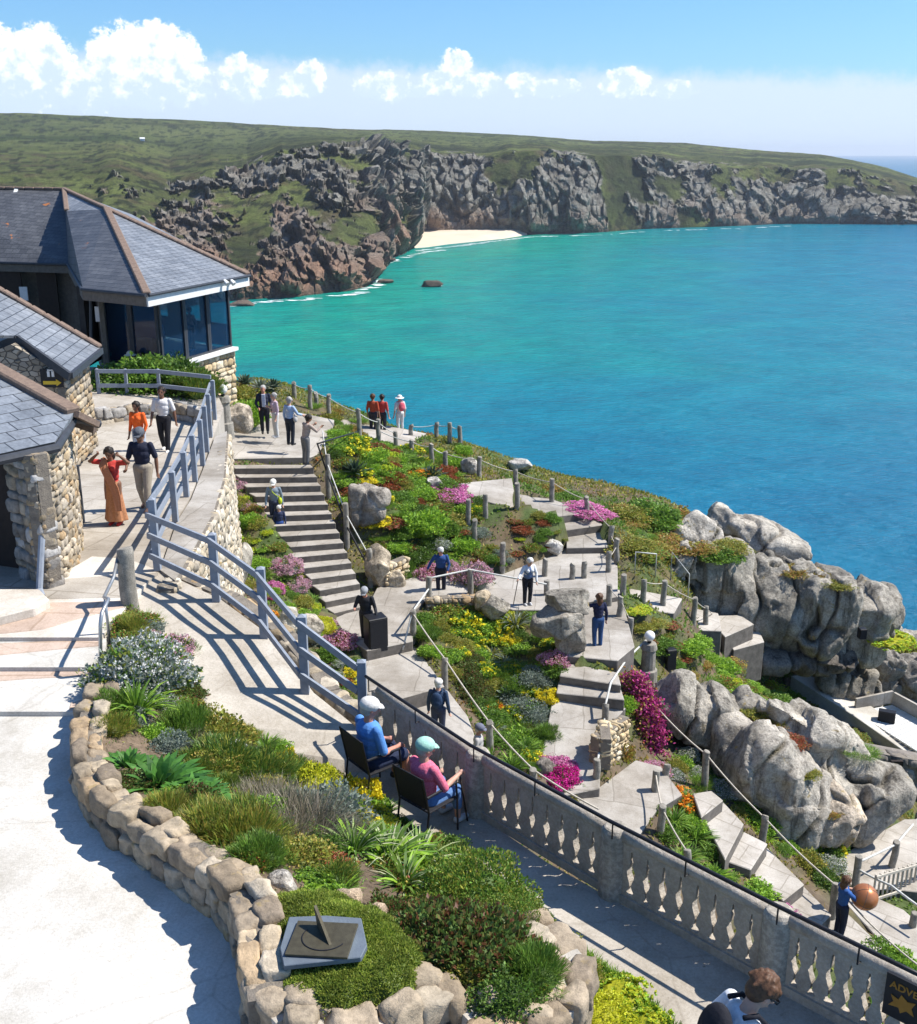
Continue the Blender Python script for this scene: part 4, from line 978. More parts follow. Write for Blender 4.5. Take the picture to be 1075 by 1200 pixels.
# fascias
fd = Vector((0, 0, -.2))
parent_keep(MB().bar(E0+fd, E1+fd, .06, .36).build('fascia', MT['white'], None), cafe)
parent_keep(MB().bar(E2+fd, E0+fd+Vector((-.04, 0, 0)), .06, .34).bar(E3+fd, E2+fd, .06, .34).bar(E4+fd, E3+fd, .06, .34).build('fascia', MT['wood'], None), cafe)
parent_keep(MB().tube([E4+Vector((0, -.08, -.02)), E3+Vector((0, -.08, -.02)), E2+Vector((0, -.08, -.02)), E0+Vector((0, -.1, -.02))], .06).tube([E0+Vector((.08, -.06, -.02)), E1+Vector((.08, -.06, -.02))], .05).build('gutter', MT['lead'], None), cafe)
FL = 6.85
C1, C2, C0 = P(190, 431, FL), P(271, 407, FL), P(127, 425, FL)
C00 = P(97, 425, FL); CB = C2+(C1-C2).normalized()*0+Vector((-6.5, 5.5, 0))
ht = FL-EH-.25
def gl(name, a, b, n, m_frame, m_glass):
    d = (b-a); w = d.length; e = d.normalized(); z0, z1 = a.z, a.z+ht
    nr = Vector((e.y, -e.x, 0))
    for i in range(n):
        p, q = a+e*(w*i/n), a+e*(w*(i+1)/n)
        f = MB()
        f.bar(p+e*.05+Vector((0, 0, .04)), p+e*.05+Vector((0, 0, ht-.04)), .09, .12, nr).bar(q-e*.05+Vector((0, 0, .04)), q-e*.05+Vector((0, 0, ht-.04)), .09, .12, nr)
        f.bar(p+e*.1+Vector((0, 0, .06)), q-e*.1+Vector((0, 0, .06)), .11, .1).bar(p+e*.1+Vector((0, 0, ht-.06)), q-e*.1+Vector((0, 0, ht-.06)), .11, .1)
        w_ = f.build(name, m_frame, None); parent_keep(w_, cafe)
        g_ = MB().bar(p+e*.1+Vector((0, 0, ht/2)), q-e*.1+Vector((0, 0, ht/2)), .02, ht-.22).build('pane', m_glass, None)
        g_.parent = w_
m, nt_, b = newmat('cafe_glass'); b.inputs['Base Color'].default_value = (.008, .03, .07, 1); b.inputs['Roughness'].default_value = .03; b.inputs['Specular IOR Level'].default_value = .8
tr = N(nt_, 'BsdfTransparent'); tr.inputs[0].default_value = (.45, .72, .95, 1); mx = N(nt_, 'MixShader'); mx.inputs[0].default_value = .42
L(nt_, tr.outputs[0], mx.inputs[1]); L(nt_, b.outputs[0], mx.inputs[2]); L(nt_, mx.outputs[0], nt_.nodes['Material Output'].inputs[0]); MT['glass'] = m
gl('window', C1, C2, 3, MT['lead'], MT['glass']); gl('window', C0, C1, 2, MT['lead'], MT['glass'])
# inside: floor, dark back wall, counter, blue screen
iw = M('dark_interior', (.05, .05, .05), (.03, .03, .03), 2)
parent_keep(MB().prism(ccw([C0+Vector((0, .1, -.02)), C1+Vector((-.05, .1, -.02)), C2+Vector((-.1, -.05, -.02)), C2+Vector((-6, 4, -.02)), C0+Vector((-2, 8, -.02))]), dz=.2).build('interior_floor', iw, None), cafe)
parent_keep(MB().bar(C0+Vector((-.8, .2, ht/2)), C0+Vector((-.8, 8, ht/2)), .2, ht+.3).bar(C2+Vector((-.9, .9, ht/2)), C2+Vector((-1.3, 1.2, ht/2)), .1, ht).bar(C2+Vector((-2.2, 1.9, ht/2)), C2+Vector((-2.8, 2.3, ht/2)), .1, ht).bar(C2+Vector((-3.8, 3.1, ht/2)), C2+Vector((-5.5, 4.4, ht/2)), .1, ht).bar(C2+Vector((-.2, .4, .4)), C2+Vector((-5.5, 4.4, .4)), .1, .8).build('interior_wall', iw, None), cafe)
bs = MB().bar(PY(152, 376, C0.y+.9), PY(186, 378, C1.y+.6), .05, 1.05).build('blue_blind', M('blue_blind', (.01, .09, .50), (.01, .07, .4), 2, .6), None); parent_keep(bs, cafe)
parent_keep(MB().box(C1+Vector((-1.0, 2.0, .7)), 1.2, .8, .05).box(C1+Vector((-1.0, 2.0, .35)), .08, .08, .7).build('table', M('interior_table', (.35, .3, .22)), None), cafe)
# stone plinth under the glass
ga, gb = C1+Vector((.02, -.12, -.02)), C2+Vector((.12, -.05, -.02))
ms = masonry('stone_plinth', [(at(ga, 48.8), at(gb, 48.8), at(ga, C1.z-.1), at(gb, C1.z-.1)), (at(C0, 48.8)+Vector((0, -.12, 0)), at(ga, 48.8), at(C0, C0.z-.1)+Vector((0, -.12, 0)), at(ga, C1.z-.1)),
                              (at(gb, 48.8), at(gb, 48.8)+Vector((-5, 5, 0)), at(gb, C1.z-.1), at(gb, C1.z-.1)+Vector((-5, 5, 0)))], .34, PAL_GOLD, '', '', depth=.25, seed=31)
parent_keep(ms, cafe)
parent_keep(MB().bar(ga+Vector((.03, 0, .0)), gb+Vector((.03, 0, .0)), .3, .12).build('sill', MT['white'], None), cafe)
# clad walls left of the glass
def clad(a, b, z0, z1, nm='wall', mat=None):
    return parent_keep(MB().bar(Vector((a.x, a.y, (z0+z1)/2)), Vector((b.x, b.y, (z0+z1)/2)), .14, z1-z0).build(nm, mat or MT['wood'], None), cafe)
G0 = Vector((C0.x-.02, C0.y+.1, 0)); G1 = Vector((E2.x+.35, E2.y+.6, 0)); G2 = Vector((E3.x+.4, E3.y+1.0, 0)); G3 = Vector((E4.x, E4.y+1.2, 0))
clad(G0, G1, 52.4, 55.6); clad(G1, G2, 52.4, 55.6); clad(G2, G3, 52.4, 55.6)
pw = PY(50, 344, G2.y-.12)
parent_keep(MB().box(PY(57, 348, G2.y-.15), .8, .1, 2.6).box(PY(8, 342, G2.y-.1), 1.3, .1, 2.4).build('door', MT['darkwood'], None), cafe)
parent_keep(MB().box(PY(28, 344, G2.y-.16), .32, .05, .55).build('notice', MT['white'], None), cafe)
parent_keep(MB().box(PY(117, 368, G0.y-.3), .3, .05, .5).build('notice', MT['white'], None), cafe)
parent_keep(MB().tube([PY(106, 344, G1.y-.3), PY(107, 420, G1.y-.35)], .05).build('downpipe', MT['lead'], None), cafe)
# lamps under the eave
for dx in (260, 268):
    p = PY(dx, 331, (E0.y+(E1.y-E0.y)*(dx-172)/119)); l_ = MB().tube([p+Vector((.05, -.1, .05)), p+Vector((.15, -.25, .08)), p+Vector((.25, -.3, -.02))], [.05, .07, .09]).build('floodlight', MT['white'], None); parent_keep(l_, cafe)

# ---- small stone building behind (yellow arrow sign on its gable)
b2 = empty('stone_kiosk', (-10, 24, 53.4), 0, 'small rubble building with blue slate roof and yellow arrow sign', 'building')
ev0, ev1 = P(82, 437, 4.75), P(118, 408, 4.65)
slope_n = Vector((math.sin(R(27)), 0, math.cos(R(27))))
ed = (ev1-ev0).normalized(); sn = ed.cross(Vector((-1, 0, .5)).normalized()).normalized()
if sn.z < 0: sn = -sn
pk0 = PPL(20, 393, ev0, sn); bk0 = PPL(56, 374, ev0, sn); bk1 = PPL(-40, 322, ev0, sn)
parent_keep(roofface('roof', [ev0, ev1, bk0+(bk0-bk0)*0, PPL(0, 343, ev0, sn), PPL(-60, 306, ev0, sn), PPL(-40, 393, ev0, sn), pk0], MT['roof2'], None), b2)
pl2 = P(-60, 470, 4.75)
parent_keep(roofface('roof', [pk0+Vector((-6, 0, -2.4)), pk0, pk0+Vector((-1, 4, 0)), pk0+Vector((-7, 4, -2.4))], MT['roof2'], None), b2)
parent_keep(ridge_bar(PPL(-60, 306, ev0, sn), ev1, None, .2, .1), b2)
parent_keep(MB().bar(pk0+Vector((0, -.03, -.08)), ev0+Vector((0, -.03, -.08)), .07, .2).bar(pk0+Vector((-6, -.03, -2.48)), pk0+Vector((0, -.03, -.08)), .07, .2).bar(ev0+Vector((.02, 0, -.06)), ev1+Vector((.02, 0, -.06)), .08, .14).build('bargeboard', MT['lead'], None), b2)
w0 = Vector((ev0.x-.25, ev0.y+.35, 0)); w1 = Vector((ev1.x-.25, ev1.y-.2, 0)); wl = Vector((w0.x-5, w0.y, 0))
mq = [(at(w0, 52.9), at(w1, 52.9), at(w0, ev0.z-.12), at(w1, ev1.z-.12))]
0 and mq.append((at(Vector((w0.x-3.2, w0.y, 0)), ev0.z-.1), at(w0, ev0.z-.1), at(Vector((pk0.x-.4, w0.y, 0)), pk0.z-.3), at(Vector((pk0.x+.4, w0.y, 0)), pk0.z-.3)))
parent_keep(masonry('wall', mq, .26, PAL_WARM, '', '', depth=.22, seed=41), b2)
gp_ = [at(wl, 52.9), at(w0, 52.9), at(w0, ev0.z-.12), Vector((pk0.x, w0.y, pk0.z-.14)), Vector((pk0.x-6, w0.y, pk0.z-2.55))]
parent_keep(MB().add([p+Vector((0, .06, 0)) for p in gp_]+[p+Vector((0, .3, 0)) for p in gp_], [(0, 1, 2, 3, 4), (9, 8, 7, 6, 5)]+[(i, i+5, (i+1) % 5+5, (i+1) % 5) for i in range(5)]).build('gable', MT['rubble'], None), b2)
sg = PY(61, 443, w0.y-.02)
parent_keep(MB().box(sg, .5, .06, .42).build('sign', MT['black'], None), b2)
ay = M('sign_yellow', (.75, .50, .04), (.65, .42, .03), 6, .5)
c = sg+Vector((0, -.035, -.1))
ar = [(-.2, -.04), (.1, -.04), (.1, -.08), (.22, 0), (.1, .08), (.1, .04), (-.2, .04)]
parent_keep(MB().add([c+Vector((x, y_, z)) for y_ in (0, -.01) for x, z in ar], [tuple(range(7))[::-1], tuple(range(7, 14))]+[(i, (i+1) % 7, (i+1) % 7+7, i+7) for i in range(7)]).build('arrow', ay, None), b2)
parent_keep(MB().box(sg+Vector((-.06, -.035, .1)), .06, .01, .13).box(sg+Vector((.04, -.035, .1)), .06, .01, .13).box(sg+Vector((-.01, -.035, .19)), .14, .01, .03).build('symbol', MT['white'], None), b2)

# ---- nearest building, lower left
b3 = empty('stone_shop', (-8, 17, 53.4), 0, 'stone walled building with slate roof, curved corner and dark door', 'building')
q0, q1, q2 = P(-60, 545, 4.35), P(64, 518, 4.35), P(86, 490, 4.25)
rt = PPL
ridge0 = PY(-40, 418, 19.2); ridge1 = P(88, 481, 4.22)
# main slope runs from the eave up to a raking ridge
e_ = (q1-q0).normalized(); n3 = (q1-q0).cross(PY(-40, 414, 19.6)-q0).normalized()
if n3.z < 0: n3 = -n3
rA, rB = PPL(-60, 403, q0, n3), PPL(86, 484, q0, n3)
parent_keep(roofface('roof', [q0, q1, rB, rA], MT['roof3'], None, .09), b3)
rC = rB+(rB-rA).normalized()*.75
parent_keep(MB().bar(rA+Vector((0, 0, .03)), rB+Vector((0, 0, .03)), .3, .14).build('ridge_tiles', MT['ridge'], None, bevel=.03), b3)
parent_keep(MB().bar(rB+Vector((.05, 0, -.02)), P(114, 497, 4.45), .1, .1).build('ridge_tiles', MT['ridge'], None), b3)
parent_keep(MB().bar(P(84, 490, 4.5), P(112, 500, 4.62), .1, .24).build('bargeboard', MT['ridge'], None), b3)
parent_keep(MB().tube([q0+Vector((0, -.06, -.08)), q1+Vector((.05, -.06, -.08)), P(80, 503, 4.35), P(87, 490, 4.3), P(116, 497, 4.5)], .075).build('gutter', MT['lead'], None), b3)
parent_keep(roofface('roof', [rB, P(116, 496, 4.5), rA+(P(116, 496, 4.5)-rB), rA+Vector((0, 0, -.02))], MT['roof3'], None, .06), b3)
base = [P(22, 672, 6.6), P(58, 690, 6.6), P(76, 678, 6.62), P(90, 660, 6.65), P(96, 640, 6.7), P(95, 610, 6.85)]
tp = [Vector((b_.x, b_.y, ZC-4.42)) for b_ in base]
mq = [(at(base[i], base[i].z-.1), at(base[i+1], base[i+1].z-.1), tp[i], tp[i+1]) for i in range(len(base)-1)]
parent_keep(masonry('wall', mq[1:], .21, PAL_WARM, '', '', depth=.2, seed=51, k=4, mortar='mortar'), b3)
parent_keep(masonry('door_jamb', mq[:1], .30, PAL_GREY, '', '', depth=.25, seed=52, k=4), b3)
dl, dr = P(-90, 655, 6.6), P(21, 672, 6.6)
parent_keep(MB().bar(at(dl, (dl.z+ZC-4.5)/2)+Vector((0, .25, 0)), at(dr, (dr.z+ZC-4.5)/2)+Vector((0, .25, 0)), .08, dl.z and (6.6-4.5)).build('door', MT['darkwood'], None), b3)
parent_keep(MB().bar(at(dl, ZC-4.5)+Vector((0, .1, -.07)), at(dr, ZC-4.5)+Vector((.0, .1, -.07)), .3, .16).build('lintel', MT['white'], None), b3)
sp = P(66, 690, 6.6)
parent_keep(MB().tube([P(40, 556, 4.75), P(43, 575, 5.0), P(50, 610, 5.5), at(P(47, 697, 6.6), ZC-6.5), at(P(50, 703, 6.6), ZC-6.55)], .055).build('downpipe', MT['greypaint'], None), b3)
# doorstep
ds = [P(-80, 690, 6.45), P(46, 690, 6.45), P(58, 702, 6.45), P(40, 712, 6.45), P(-80, 742, 6.45)]
o = MB().prism(ccw(ds), dz=.16).build('doorstep', MT['plazawhite'], None, bevel=.02); parent_keep(o, b3)
# grey pipe or gate post at the far corner
tag(MB().tube([P(97, 612, 6.85), up(P(97, 612, 6.85), 1.15)], .05).build('gate_post', MT['lead'], None), 'dark slim post at the far corner of the nearest stone building', 'post')
# ------------------------------------------------------------------ grey timber fence round the plaza and down the ramp
def fence_post(b, h, parent, w=.11, name='post', mat='greypaint'):
    mb = MB().box(b+Vector((0, 0, h/2)), w, w, h); mb.add([b+Vector((x*w/2, y*w/2, h)) for x, y in ((-1, -1), (1, -1), (1, 1), (-1, 1))]+[b+Vector((0, 0, h+.035))], [(0, 1, 4), (1, 2, 4), (2, 3, 4), (3, 0, 4)])
    return mb.build(name, MT[mat], parent)
fe = empty('timber_fence', (0, 0, 0), 0, 'grey blue timber post and rail fence along the plaza edge, three rails', 'fence')
fp = [(185, 668, 585, 6.6), (206, 612, 553, 6.9), (219, 584, 530, 7.05), (229, 565, 510, 7.15), (238, 546, 492, 7.28), (243, 530, 476, 7.38), (247, 512, 462, 7.48), (252, 492, 446, 7.5)]
pts_ = []
for i, (x, yb, yt, H) in enumerate(fp):
    b_ = P(x, yb, H); t_ = PY(x, yt, b_.y).z-b_.z; t_ = max(1.0, min(1.3, t_)); pts_.append((b_, t_)); fence_post(b_, t_, fe)
for f_ in (.92, .58, .24):
    for (a, ha), (b_, hb) in zip(pts_[:-1], pts_[1:]):
        o = Vector((-.075, 0, 0)); MB().bar(a+o+Vector((0, 0, ha*f_)), b_+o+Vector((0, 0, hb*f_)), .04, .1).build('rail', MT['greypaint'], fe)
fb = empty('timber_fence', (0, 0, 0), 0, 'low grey two rail fence crossing behind the plaza near the white hatted visitor', 'fence')
bk = [P(117, 470, 7.35), P(150, 470, 7.4), P(188, 470, 7.4), P(250, 477, 7.5)]
for b_ in bk[:3]: fence_post(b_, 1.0, fb, .09)
for f_ in (.95, .5):
    for a, b_ in zip(bk[:-1], bk[1:]): MB().bar(a+Vector((0, -.06, 1.0*f_)), b_+Vector((0, -.06, (1.0)*f_)), .05, .12).build('rail', MT['greypaint'], fb)
fr = empty('timber_fence', (0, 0, 0), 0, 'grey timber fence sloping down beside the ramp with three rails', 'fence')
fp = [(182, 668, 600, 6.6), (254, 704, 626, 6.76), (310, 747, 666, 7.0), (358, 812, 722, 7.3), (426, 856, 775, 7.6)]
pts_ = []
for i, (x, yb, yt, H) in enumerate(fp):
    b_ = P(x, yb, H); t_ = max(1.05, min(1.25, PY(x, yt, b_.y).z-b_.z)); pts_.append((b_, t_))
    if i: fence_post(b_, t_, fr, .12)
pts_.append((P(500, 908, 7.8), .9))
for f_ in (.93, .6, .26):
    for k, ((a, ha), (b_, hb)) in enumerate(zip(pts_[:-2], pts_[1:-1])):
        o = Vector((-.06, -.05, 0)); MB().bar(a+o+Vector((0, 0, ha*f_)), b_+o+Vector((0, 0, hb*f_)), .04, .1).build('rail', MT['greypaint'], fr)
# steps handrail with its granite post
gp = P(152, 708, 6.62)
def granite_post(b_, h, r=.09, name='granite_post', label=None, group=None, seed=0, rough_=.02, n=10, mat='conc', cat='post'):
    rr_ = random.Random(seed); mb = MB()
    rs = [r*1.04, r, r*.97, r*.98, r*.93]; zs = [-.25, h*.3, h*.65, h*.93, h]
    mb.tube([b_+Vector((rr_.uniform(-rough_, rough_), rr_.uniform(-rough_, rough_), z)) for z in zs], rs, n)
    o = mb.build(name, MT[mat], None, smooth=False, bevel=.012)
    return tag(o, label, cat, group)
granite_post(gp, .92, .13, label='stout round concrete post at the top of the white steps', name='stone_post', n=20)
hr = empty('handrail', gp, 0, 'curved galvanised steel handrail running down the pale terrace steps', 'handrail')
p1 = gp+Vector((-.1, 0, .8)); hp = [p1, PY(133, 677, gp.y-.35), PY(122, 700, gp.y-.95)]
b1 = P(118, 803, 6.9); t1 = PY(118, 722, b1.y)
hp += [t1+Vector((.01, .35, .1)), t1+Vector((0, .05, .02)), t1+Vector((-.01, -.02, -.12)), b1]
parent_keep(MB().tube(hp, .026, 10).build('rail', MT['metal'], None, smooth=True), hr)
b2_ = P(131, 752, 6.73); t2 = hp[2].lerp(hp[3], .2); b2_ = Vector((t2.x, t2.y, ZC-6.73))
parent_keep(MB().tube([b2_, t2], .022, 10).build('leg', MT['metal'], None, smooth=True), hr)

# ------------------------------------------------------------------ concrete balustrade with pierced panels
BH = .80
bal = empty('balustrade', (2, 11, ZC-7.8), 0, 'long weathered concrete balustrade with goblet shaped piercings above the lower garden', 'balustrade')
bl0 = [(430, 862, 7.6), (560, 952, 7.8), (718, 1047, 7.8), (905, 1152, 7.8), (1110, 1262, 7.8)]
BB = [P(*a) for a in bl0]
BB[0] = P(440, 866, 7.66)
def goblet(cx, z0, s, seed):
    """outline of one piercing, narrow slit opening to a leaf and a foot"""
    r = random.Random(seed); w = s*r.uniform(.9, 1.1)
    half = [(0.0, 0.0), (.035, .0), (.06, .03), (.045, .07), (.012, .10), (.012, .20), (.03, .24), (.05, .30), (.052, .36), (.035, .40), (.022, .43), (.02, .50), (.014, .60), (0, .62)]
    k = r.choice([0, 1, 2])
    if k == 1: half = [(0, 0), (.04, .01), (.055, .05), (.03, .09), (.014, .12), (.02, .18), (.05, .25), (.06, .33), (.03, .38), (.016, .42), (.03, .47), (.016, .52), (.012, .58), (0, .60)]
    if k == 2: half = [(0, 0), (.045, .0), (.05, .035), (.012, .075), (.010, .16), (.04, .22), (.062, .30), (.046, .345), (.02, .37), (.018, .46), (.03, .49), (.012, .53), (.01, .60), (0, .61)]
    R_ = [(cx+x*w*1.2, z0+z*.93) for x, z in half]; L__ = [(cx-x*w*1.2, z0+z*.93) for x, z in half[1:-1]][::-1]
    return R_+L__
def pierced(a, b_, h, t, n, seed, parent, mat):
    d = b_-a; w = Vector((d.x, d.y, 0)).length
    cu = bpy.data.curves.new('panel', 'CURVE'); cu.dimensions = '2D'; cu.fill_mode = 'BOTH'; cu.extrude = t/2
    def spl(pts):
        s = cu.splines.new('POLY'); s.points.add(len(pts)-1)
        for q, (x, y) in zip(s.points, pts): q.co = (x, y, 0, 1)
        s.use_cyclic_u = True
    spl([(0, 0), (w, 0), (w, h), (0, h)])
    for i in range(n): spl(goblet(w*(i+.62)/(n+.25), .125, .72, seed*10+i))
    o = bpy.data.objects.new('tmp', cu); col.objects.link(o)
    dg = bpy.context.evaluated_depsgraph_get(); me = bpy.data.meshes.new_from_object(o.evaluated_get(dg)); bpy.data.objects.remove(o)
    e = Vector((d.x, d.y, 0)).normalized(); nr = Vector((e.y, -e.x, 0)); sl_ = d.z/w
    for v in me.vertices:
        x, y, z = v.co; p = a+e*x+Vector((0, 0, y+sl_*x))+nr*z; v.co = p-parent.location
    me.materials.clear(); return fin('panel', me, mat, parent)
MT['bal'] = M('balustrade_concrete', (.52, .46, .385), (.36, .32, .27), 5, .95, .012, 35, speck=((.8, .78, .75), 26))
MT['balpillar'] = M('balustrade_pillar_concrete', (.50, .45, .38), (.33, .30, .25), 4, .95, .012, 30, speck=((.6, .6, .6), 18))
ups = []
for i in range(4):
    a, b_ = BB[i], BB[i+1]; e = (b_-a).normalized()
    pierced(a+e*(.0 if i == 0 else .13), b_-e*.13, BH-.04, .09, (6, 8, 8, 8)[i], i+3, bal, MT['bal'])
    cp = MB(); lp = lerp_line([a+e*.12, b_-e*.12], .35)
    cp.tube([p+Vector((0, 0, BH+.0)) for p in lp], .075, 12)
    o = cp.build('coping', MT['bal'], None, smooth=True); parent_keep(o, bal)
    mb = MB().bar(a+e*.13+Vector((0, 0, .05)), b_-e*.13+Vector((0, 0, .05)), .15, .1); parent_keep(mb.build('base_kerb', MT['bal'], None), bal)
for p in BB[1:4]:
    e = Vector((.8, -.6, 0))
    mb = MB().tube([p+Vector((0, 0, z)) for z in (-.05, .3, .6, BH+.02, BH+.07)], [.165, .16, .158, .155, .12], 14)
    parent_keep(mb.build('pillar', MT['balpillar'], None, bevel=.012), bal)
# black rail just above and in front
hrb = empty('handrail', (2, 11, ZC-7), 0, 'thin black metal handrail carried along the top of the concrete balustrade', 'handrail')
off = Vector((-.10, -.10, 0))
rl = [P(426, 856, 7.6)+Vector((0, 0, .95))]+[p+off+Vector((0, 0, BH+.2)) for p in BB[1:]]; rl[0] = BB[0]+off+Vector((0, 0, BH+.2))
parent_keep(MB().tube(lerp_line(rl, .6), .022, 8).build('rail', MT['black'], None, smooth=True), hrb)
for i in range(4):
    for t in (.03, .5):
        p = rl[i].lerp(rl[i+1], t); parent_keep(MB().tube([p, p-Vector((0, 0, .2)), p-Vector((-.1, -.1, .22))], .009, 6).build('bracket', MT['black'], None), hrb)
# sign ADVENTURE... at the right end, fixed to the balustrade
sg_o = empty('wall_sign', (0, 0, 0), 0, 'dark sign lettered ADVE in orange with an orange shape, on balustrade at bottom right', 'sign')
a, b_ = BB[3], BB[4]; e = Vector((b_.x-a.x, b_.y-a.y, 0)).normalized(); nr = Vector((e.y, -e.x, 0))
sc_pt = PPL(1078, 1182, a+nr*.09, nr)
sg_o.location = sc_pt
Ms = Matrix((e, Vector((0, 0, 1)), nr)).transposed()
parent_keep(MB().box(sc_pt, .62, .44, .03, M=Ms).build('board', MT['black'], None), sg_o)
org = M('sign_orange', (.45, .20, .03), (.35, .15, .02), 8, .6)
def text(s, size, o, mat, parent, Mx, ext=.004):
    cu = bpy.data.curves.new('letters', 'FONT'); cu.body = s; cu.size = size; cu.extrude = ext; cu.offset = .002
    t = bpy.data.objects.new('tmp', cu); col.objects.link(t); dg = bpy.context.evaluated_depsgraph_get()
    me = bpy.data.meshes.new_from_object(t.evaluated_get(dg)); bpy.data.objects.remove(t)
    for v in me.vertices: v.co = o+Mx @ v.co
    me.materials.clear(); ob = fin('lettering', me, mat, None); return parent_keep(ob, parent)
text('ADVENTURE', .10, sc_pt+Ms @ Vector((-.27, .09, .018)), org, sg_o, Ms)
star = [(-.25, .02), (-.18, .0), (-.16, .06), (-.10, .02), (-.03, .04), (-.06, -.03), (-.03, -.1), (-.1, -.08), (-.15, -.13), (-.17, -.08), (-.26, -.1), (-.22, -.04)]
k = len(star)
parent_keep(MB().add([sc_pt+Ms @ Vector((x, y, z)) for z in (.017, .024) for x, y in star], [tuple(range(k))[::-1], tuple(range(k, 2*k))]+[(i, (i+1) % k, (i+1) % k+k, i+k) for i in range(k)]).build('emblem', org, None), sg_o)

# ------------------------------------------------------------------ granite posts and roped rails in the lower garden
runs = {
 'cliff': ('along the cliff edge above the landing', 'thin rope rail', [(345, 448, 466), (364, 451, 480), (371, 460, 476), (386, 462, 490), (421, 479, 512), (444, 491, 518), (464, 505, 523)]),
 'look': ('round the sea lookout', 'pale cable', [(482, 498, 513), (512, 495, 513), (527, 495, 519), (539, 499, 522)]),
 'bed': ('through the flowers below the lookout', 'rope', [(483, 518, 532), (506, 520, 545), (522, 529, 548)]),
 'stair': ('down the right side of the long stair', 'rail', [(385, 528, 584), (407, 584, 643), (434, 643, 688)]),
 'turn': ('at the middle path bend', 'rail', [(549, 585, 615), (569, 579, 607), (556, 609, 634), (589, 636, 669)]),
 'edge': ('along the seaward edge of the far path', 'cable', [(562, 535, 560), (604, 550, 569), (647, 561, 591), (687, 582, 608), (716, 616, 641), (722, 631, 661), (713, 646, 673)]),
 'far': ('standing singly on the far path', None, [(606, 566, 597), (639, 655, 678), (641, 680, 700), (671, 661, 682), (684, 658, 680)]),
 'mid': ('holding the white rail', 'rail', [(484, 715, 752), (503, 676, 710), (551, 667, 700)]),
 'bank': ('along the green bank', 'rope', [(730, 673, 697), (713, 685, 713), (754, 679, 706), (726, 699, 731), (738, 724, 753)]),
 'rockst': ('on the steps under the great rock', 'rope', [(777, 680, 712), (813, 700, 731), (826, 710, 741)]),
 'slope': ('down the roped slope behind the balustrade', 'rope', [(522, 771, 806), (574, 846, 880), (625, 902, 925)]),
 'white': ('on the pale path below the lamp', 'rail', [(708, 825, 857), (699, 890, 925)]),
 'low': ('beside the lower slope steps', 'rope', [(825, 880, 926), (780, 896, 920), (767, 903, 930), (774, 944, 979), (804, 1001, 1022)]),
 'right': ('on the lowest steps at right', 'rail', [(894, 956, 989), (1002, 1003, 1042), (1045, 986, 1025), (1073, 953, 983), (974, 1035, 1078), (1068, 1070, 1098)]),
}
POST = {}
sd_ = 0
for key, (desc, rn, lst) in runs.items():
    n = len(lst)
    for i, (x, yt, yb) in enumerate(lst):
        b_ = T(x, yb); h = max(.55, min(1.5, PY(x, yt, b_.y).z-b_.z)); sd_ += 1
        lab = f'{ORD[i]} of {n} grey granite posts {desc}, from the left'
        ls = sorted(range(n), key=lambda q: lst[q][0]); lab = f'grey granite post, {ORD[ls.index(i)]} from left {desc}'
        o = granite_post(b_, h, .095, label=lab, group='granite posts on the garden paths', seed=sd_)
        POST[(key, i)] = (b_, h)
def rope(name, pts, r, mat, label, sag=.06, cat='rail'):
    out = [pts[0]]
    for a, b_ in zip(pts[:-1], pts[1:]):
        for k in range(1, 7):
            t = k/6; out.append(a.lerp(b_, t)-Vector((0, 0, sag*4*t*(1-t))))
    o = MB().tube(out, r, 6).build(name, MT[mat], None, smooth=True); return tag(o, label, cat)
def tp_(key, i, f=.86): b_, h = POST[(key, i)]; return b_+Vector((0, 0, h*f))
rope('rope_rail', [tp_('cliff', i) for i in (0, 1, 3, 4, 5, 6)], .018, 'rail', 'pale cable strung between the posts along the cliff edge above the landing')
rope('rope_rail', [tp_('look', i) for i in range(4)], .018, 'rail', 'pale cable strung round the sea lookout posts')
rope('rope_rail', [tp_('cliff', 5, .5), tp_('bed', 0), tp_('bed', 1), tp_('bed', 2)], .018, 'rail', 'cable crossing the flowers below the lookout')
rope('rope_rail', [tp_('bed', 2)]+[tp_('edge', i) for i in (0, 1, 2, 3, 4)], .016, 'rope', 'thin cable along the seaward posts of the far path')
rope('rope_rail', [tp_('edge', 4, .5), tp_('edge', 5, .7), tp_('edge', 6, .7)], .014, 'rope', 'short cable at the top of the three pale steps', .03)
rope('handrail', [tp_('cliff', 4, .2)]*1+[P(372, 520, 9.0)]+[tp_('stair', 0, .55), tp_('stair', 1, .5), tp_('stair', 2, .45)], .03, 'black', 'dark straight handrail down the right side of the long stair', .0, 'handrail')
rope('handrail', [P(378, 505, 9.0), tp_('stair', 0, .8), tp_('stair', 1, .75), tp_('stair', 2, .8)], .02, 'rail', 'pale upper rail down the right side of the long stair', .0, 'handrail')
rope('handrail', [T(472, 770)+Vector((0, 0, .2)), tp_('mid', 0, .95), tp_('mid', 1, .6), tp_('mid', 1, .95), tp_('mid', 2, .98), T(640, 712)+Vector((0, 0, .75))], .028, 'rail', 'white tubular rail behind the rock garden where the blue visitor stands', .0, 'handrail')
rope('rope_rail', [tp_('mid', 0, .9)]+[tp_('slope', i, .95) for i in range(3)]+[T(700, 985)+Vector((0, 0, .8))], .024, 'rope', 'thick pale rope running down the slope behind the balustrade', .04)
rope('rope_rail', [tp_('bank', i, .9) for i in (1, 3, 4)], .016, 'rope', 'rope along the green bank posts', .05)
rope('rope_rail', [tp_('bank', 2, .9)]+[tp_('rockst', i, .9) for i in range(3)]+[T(868, 765)+Vector((0, 0, .6))], .016, 'rope', 'rope by the steps under the great rock', .05)
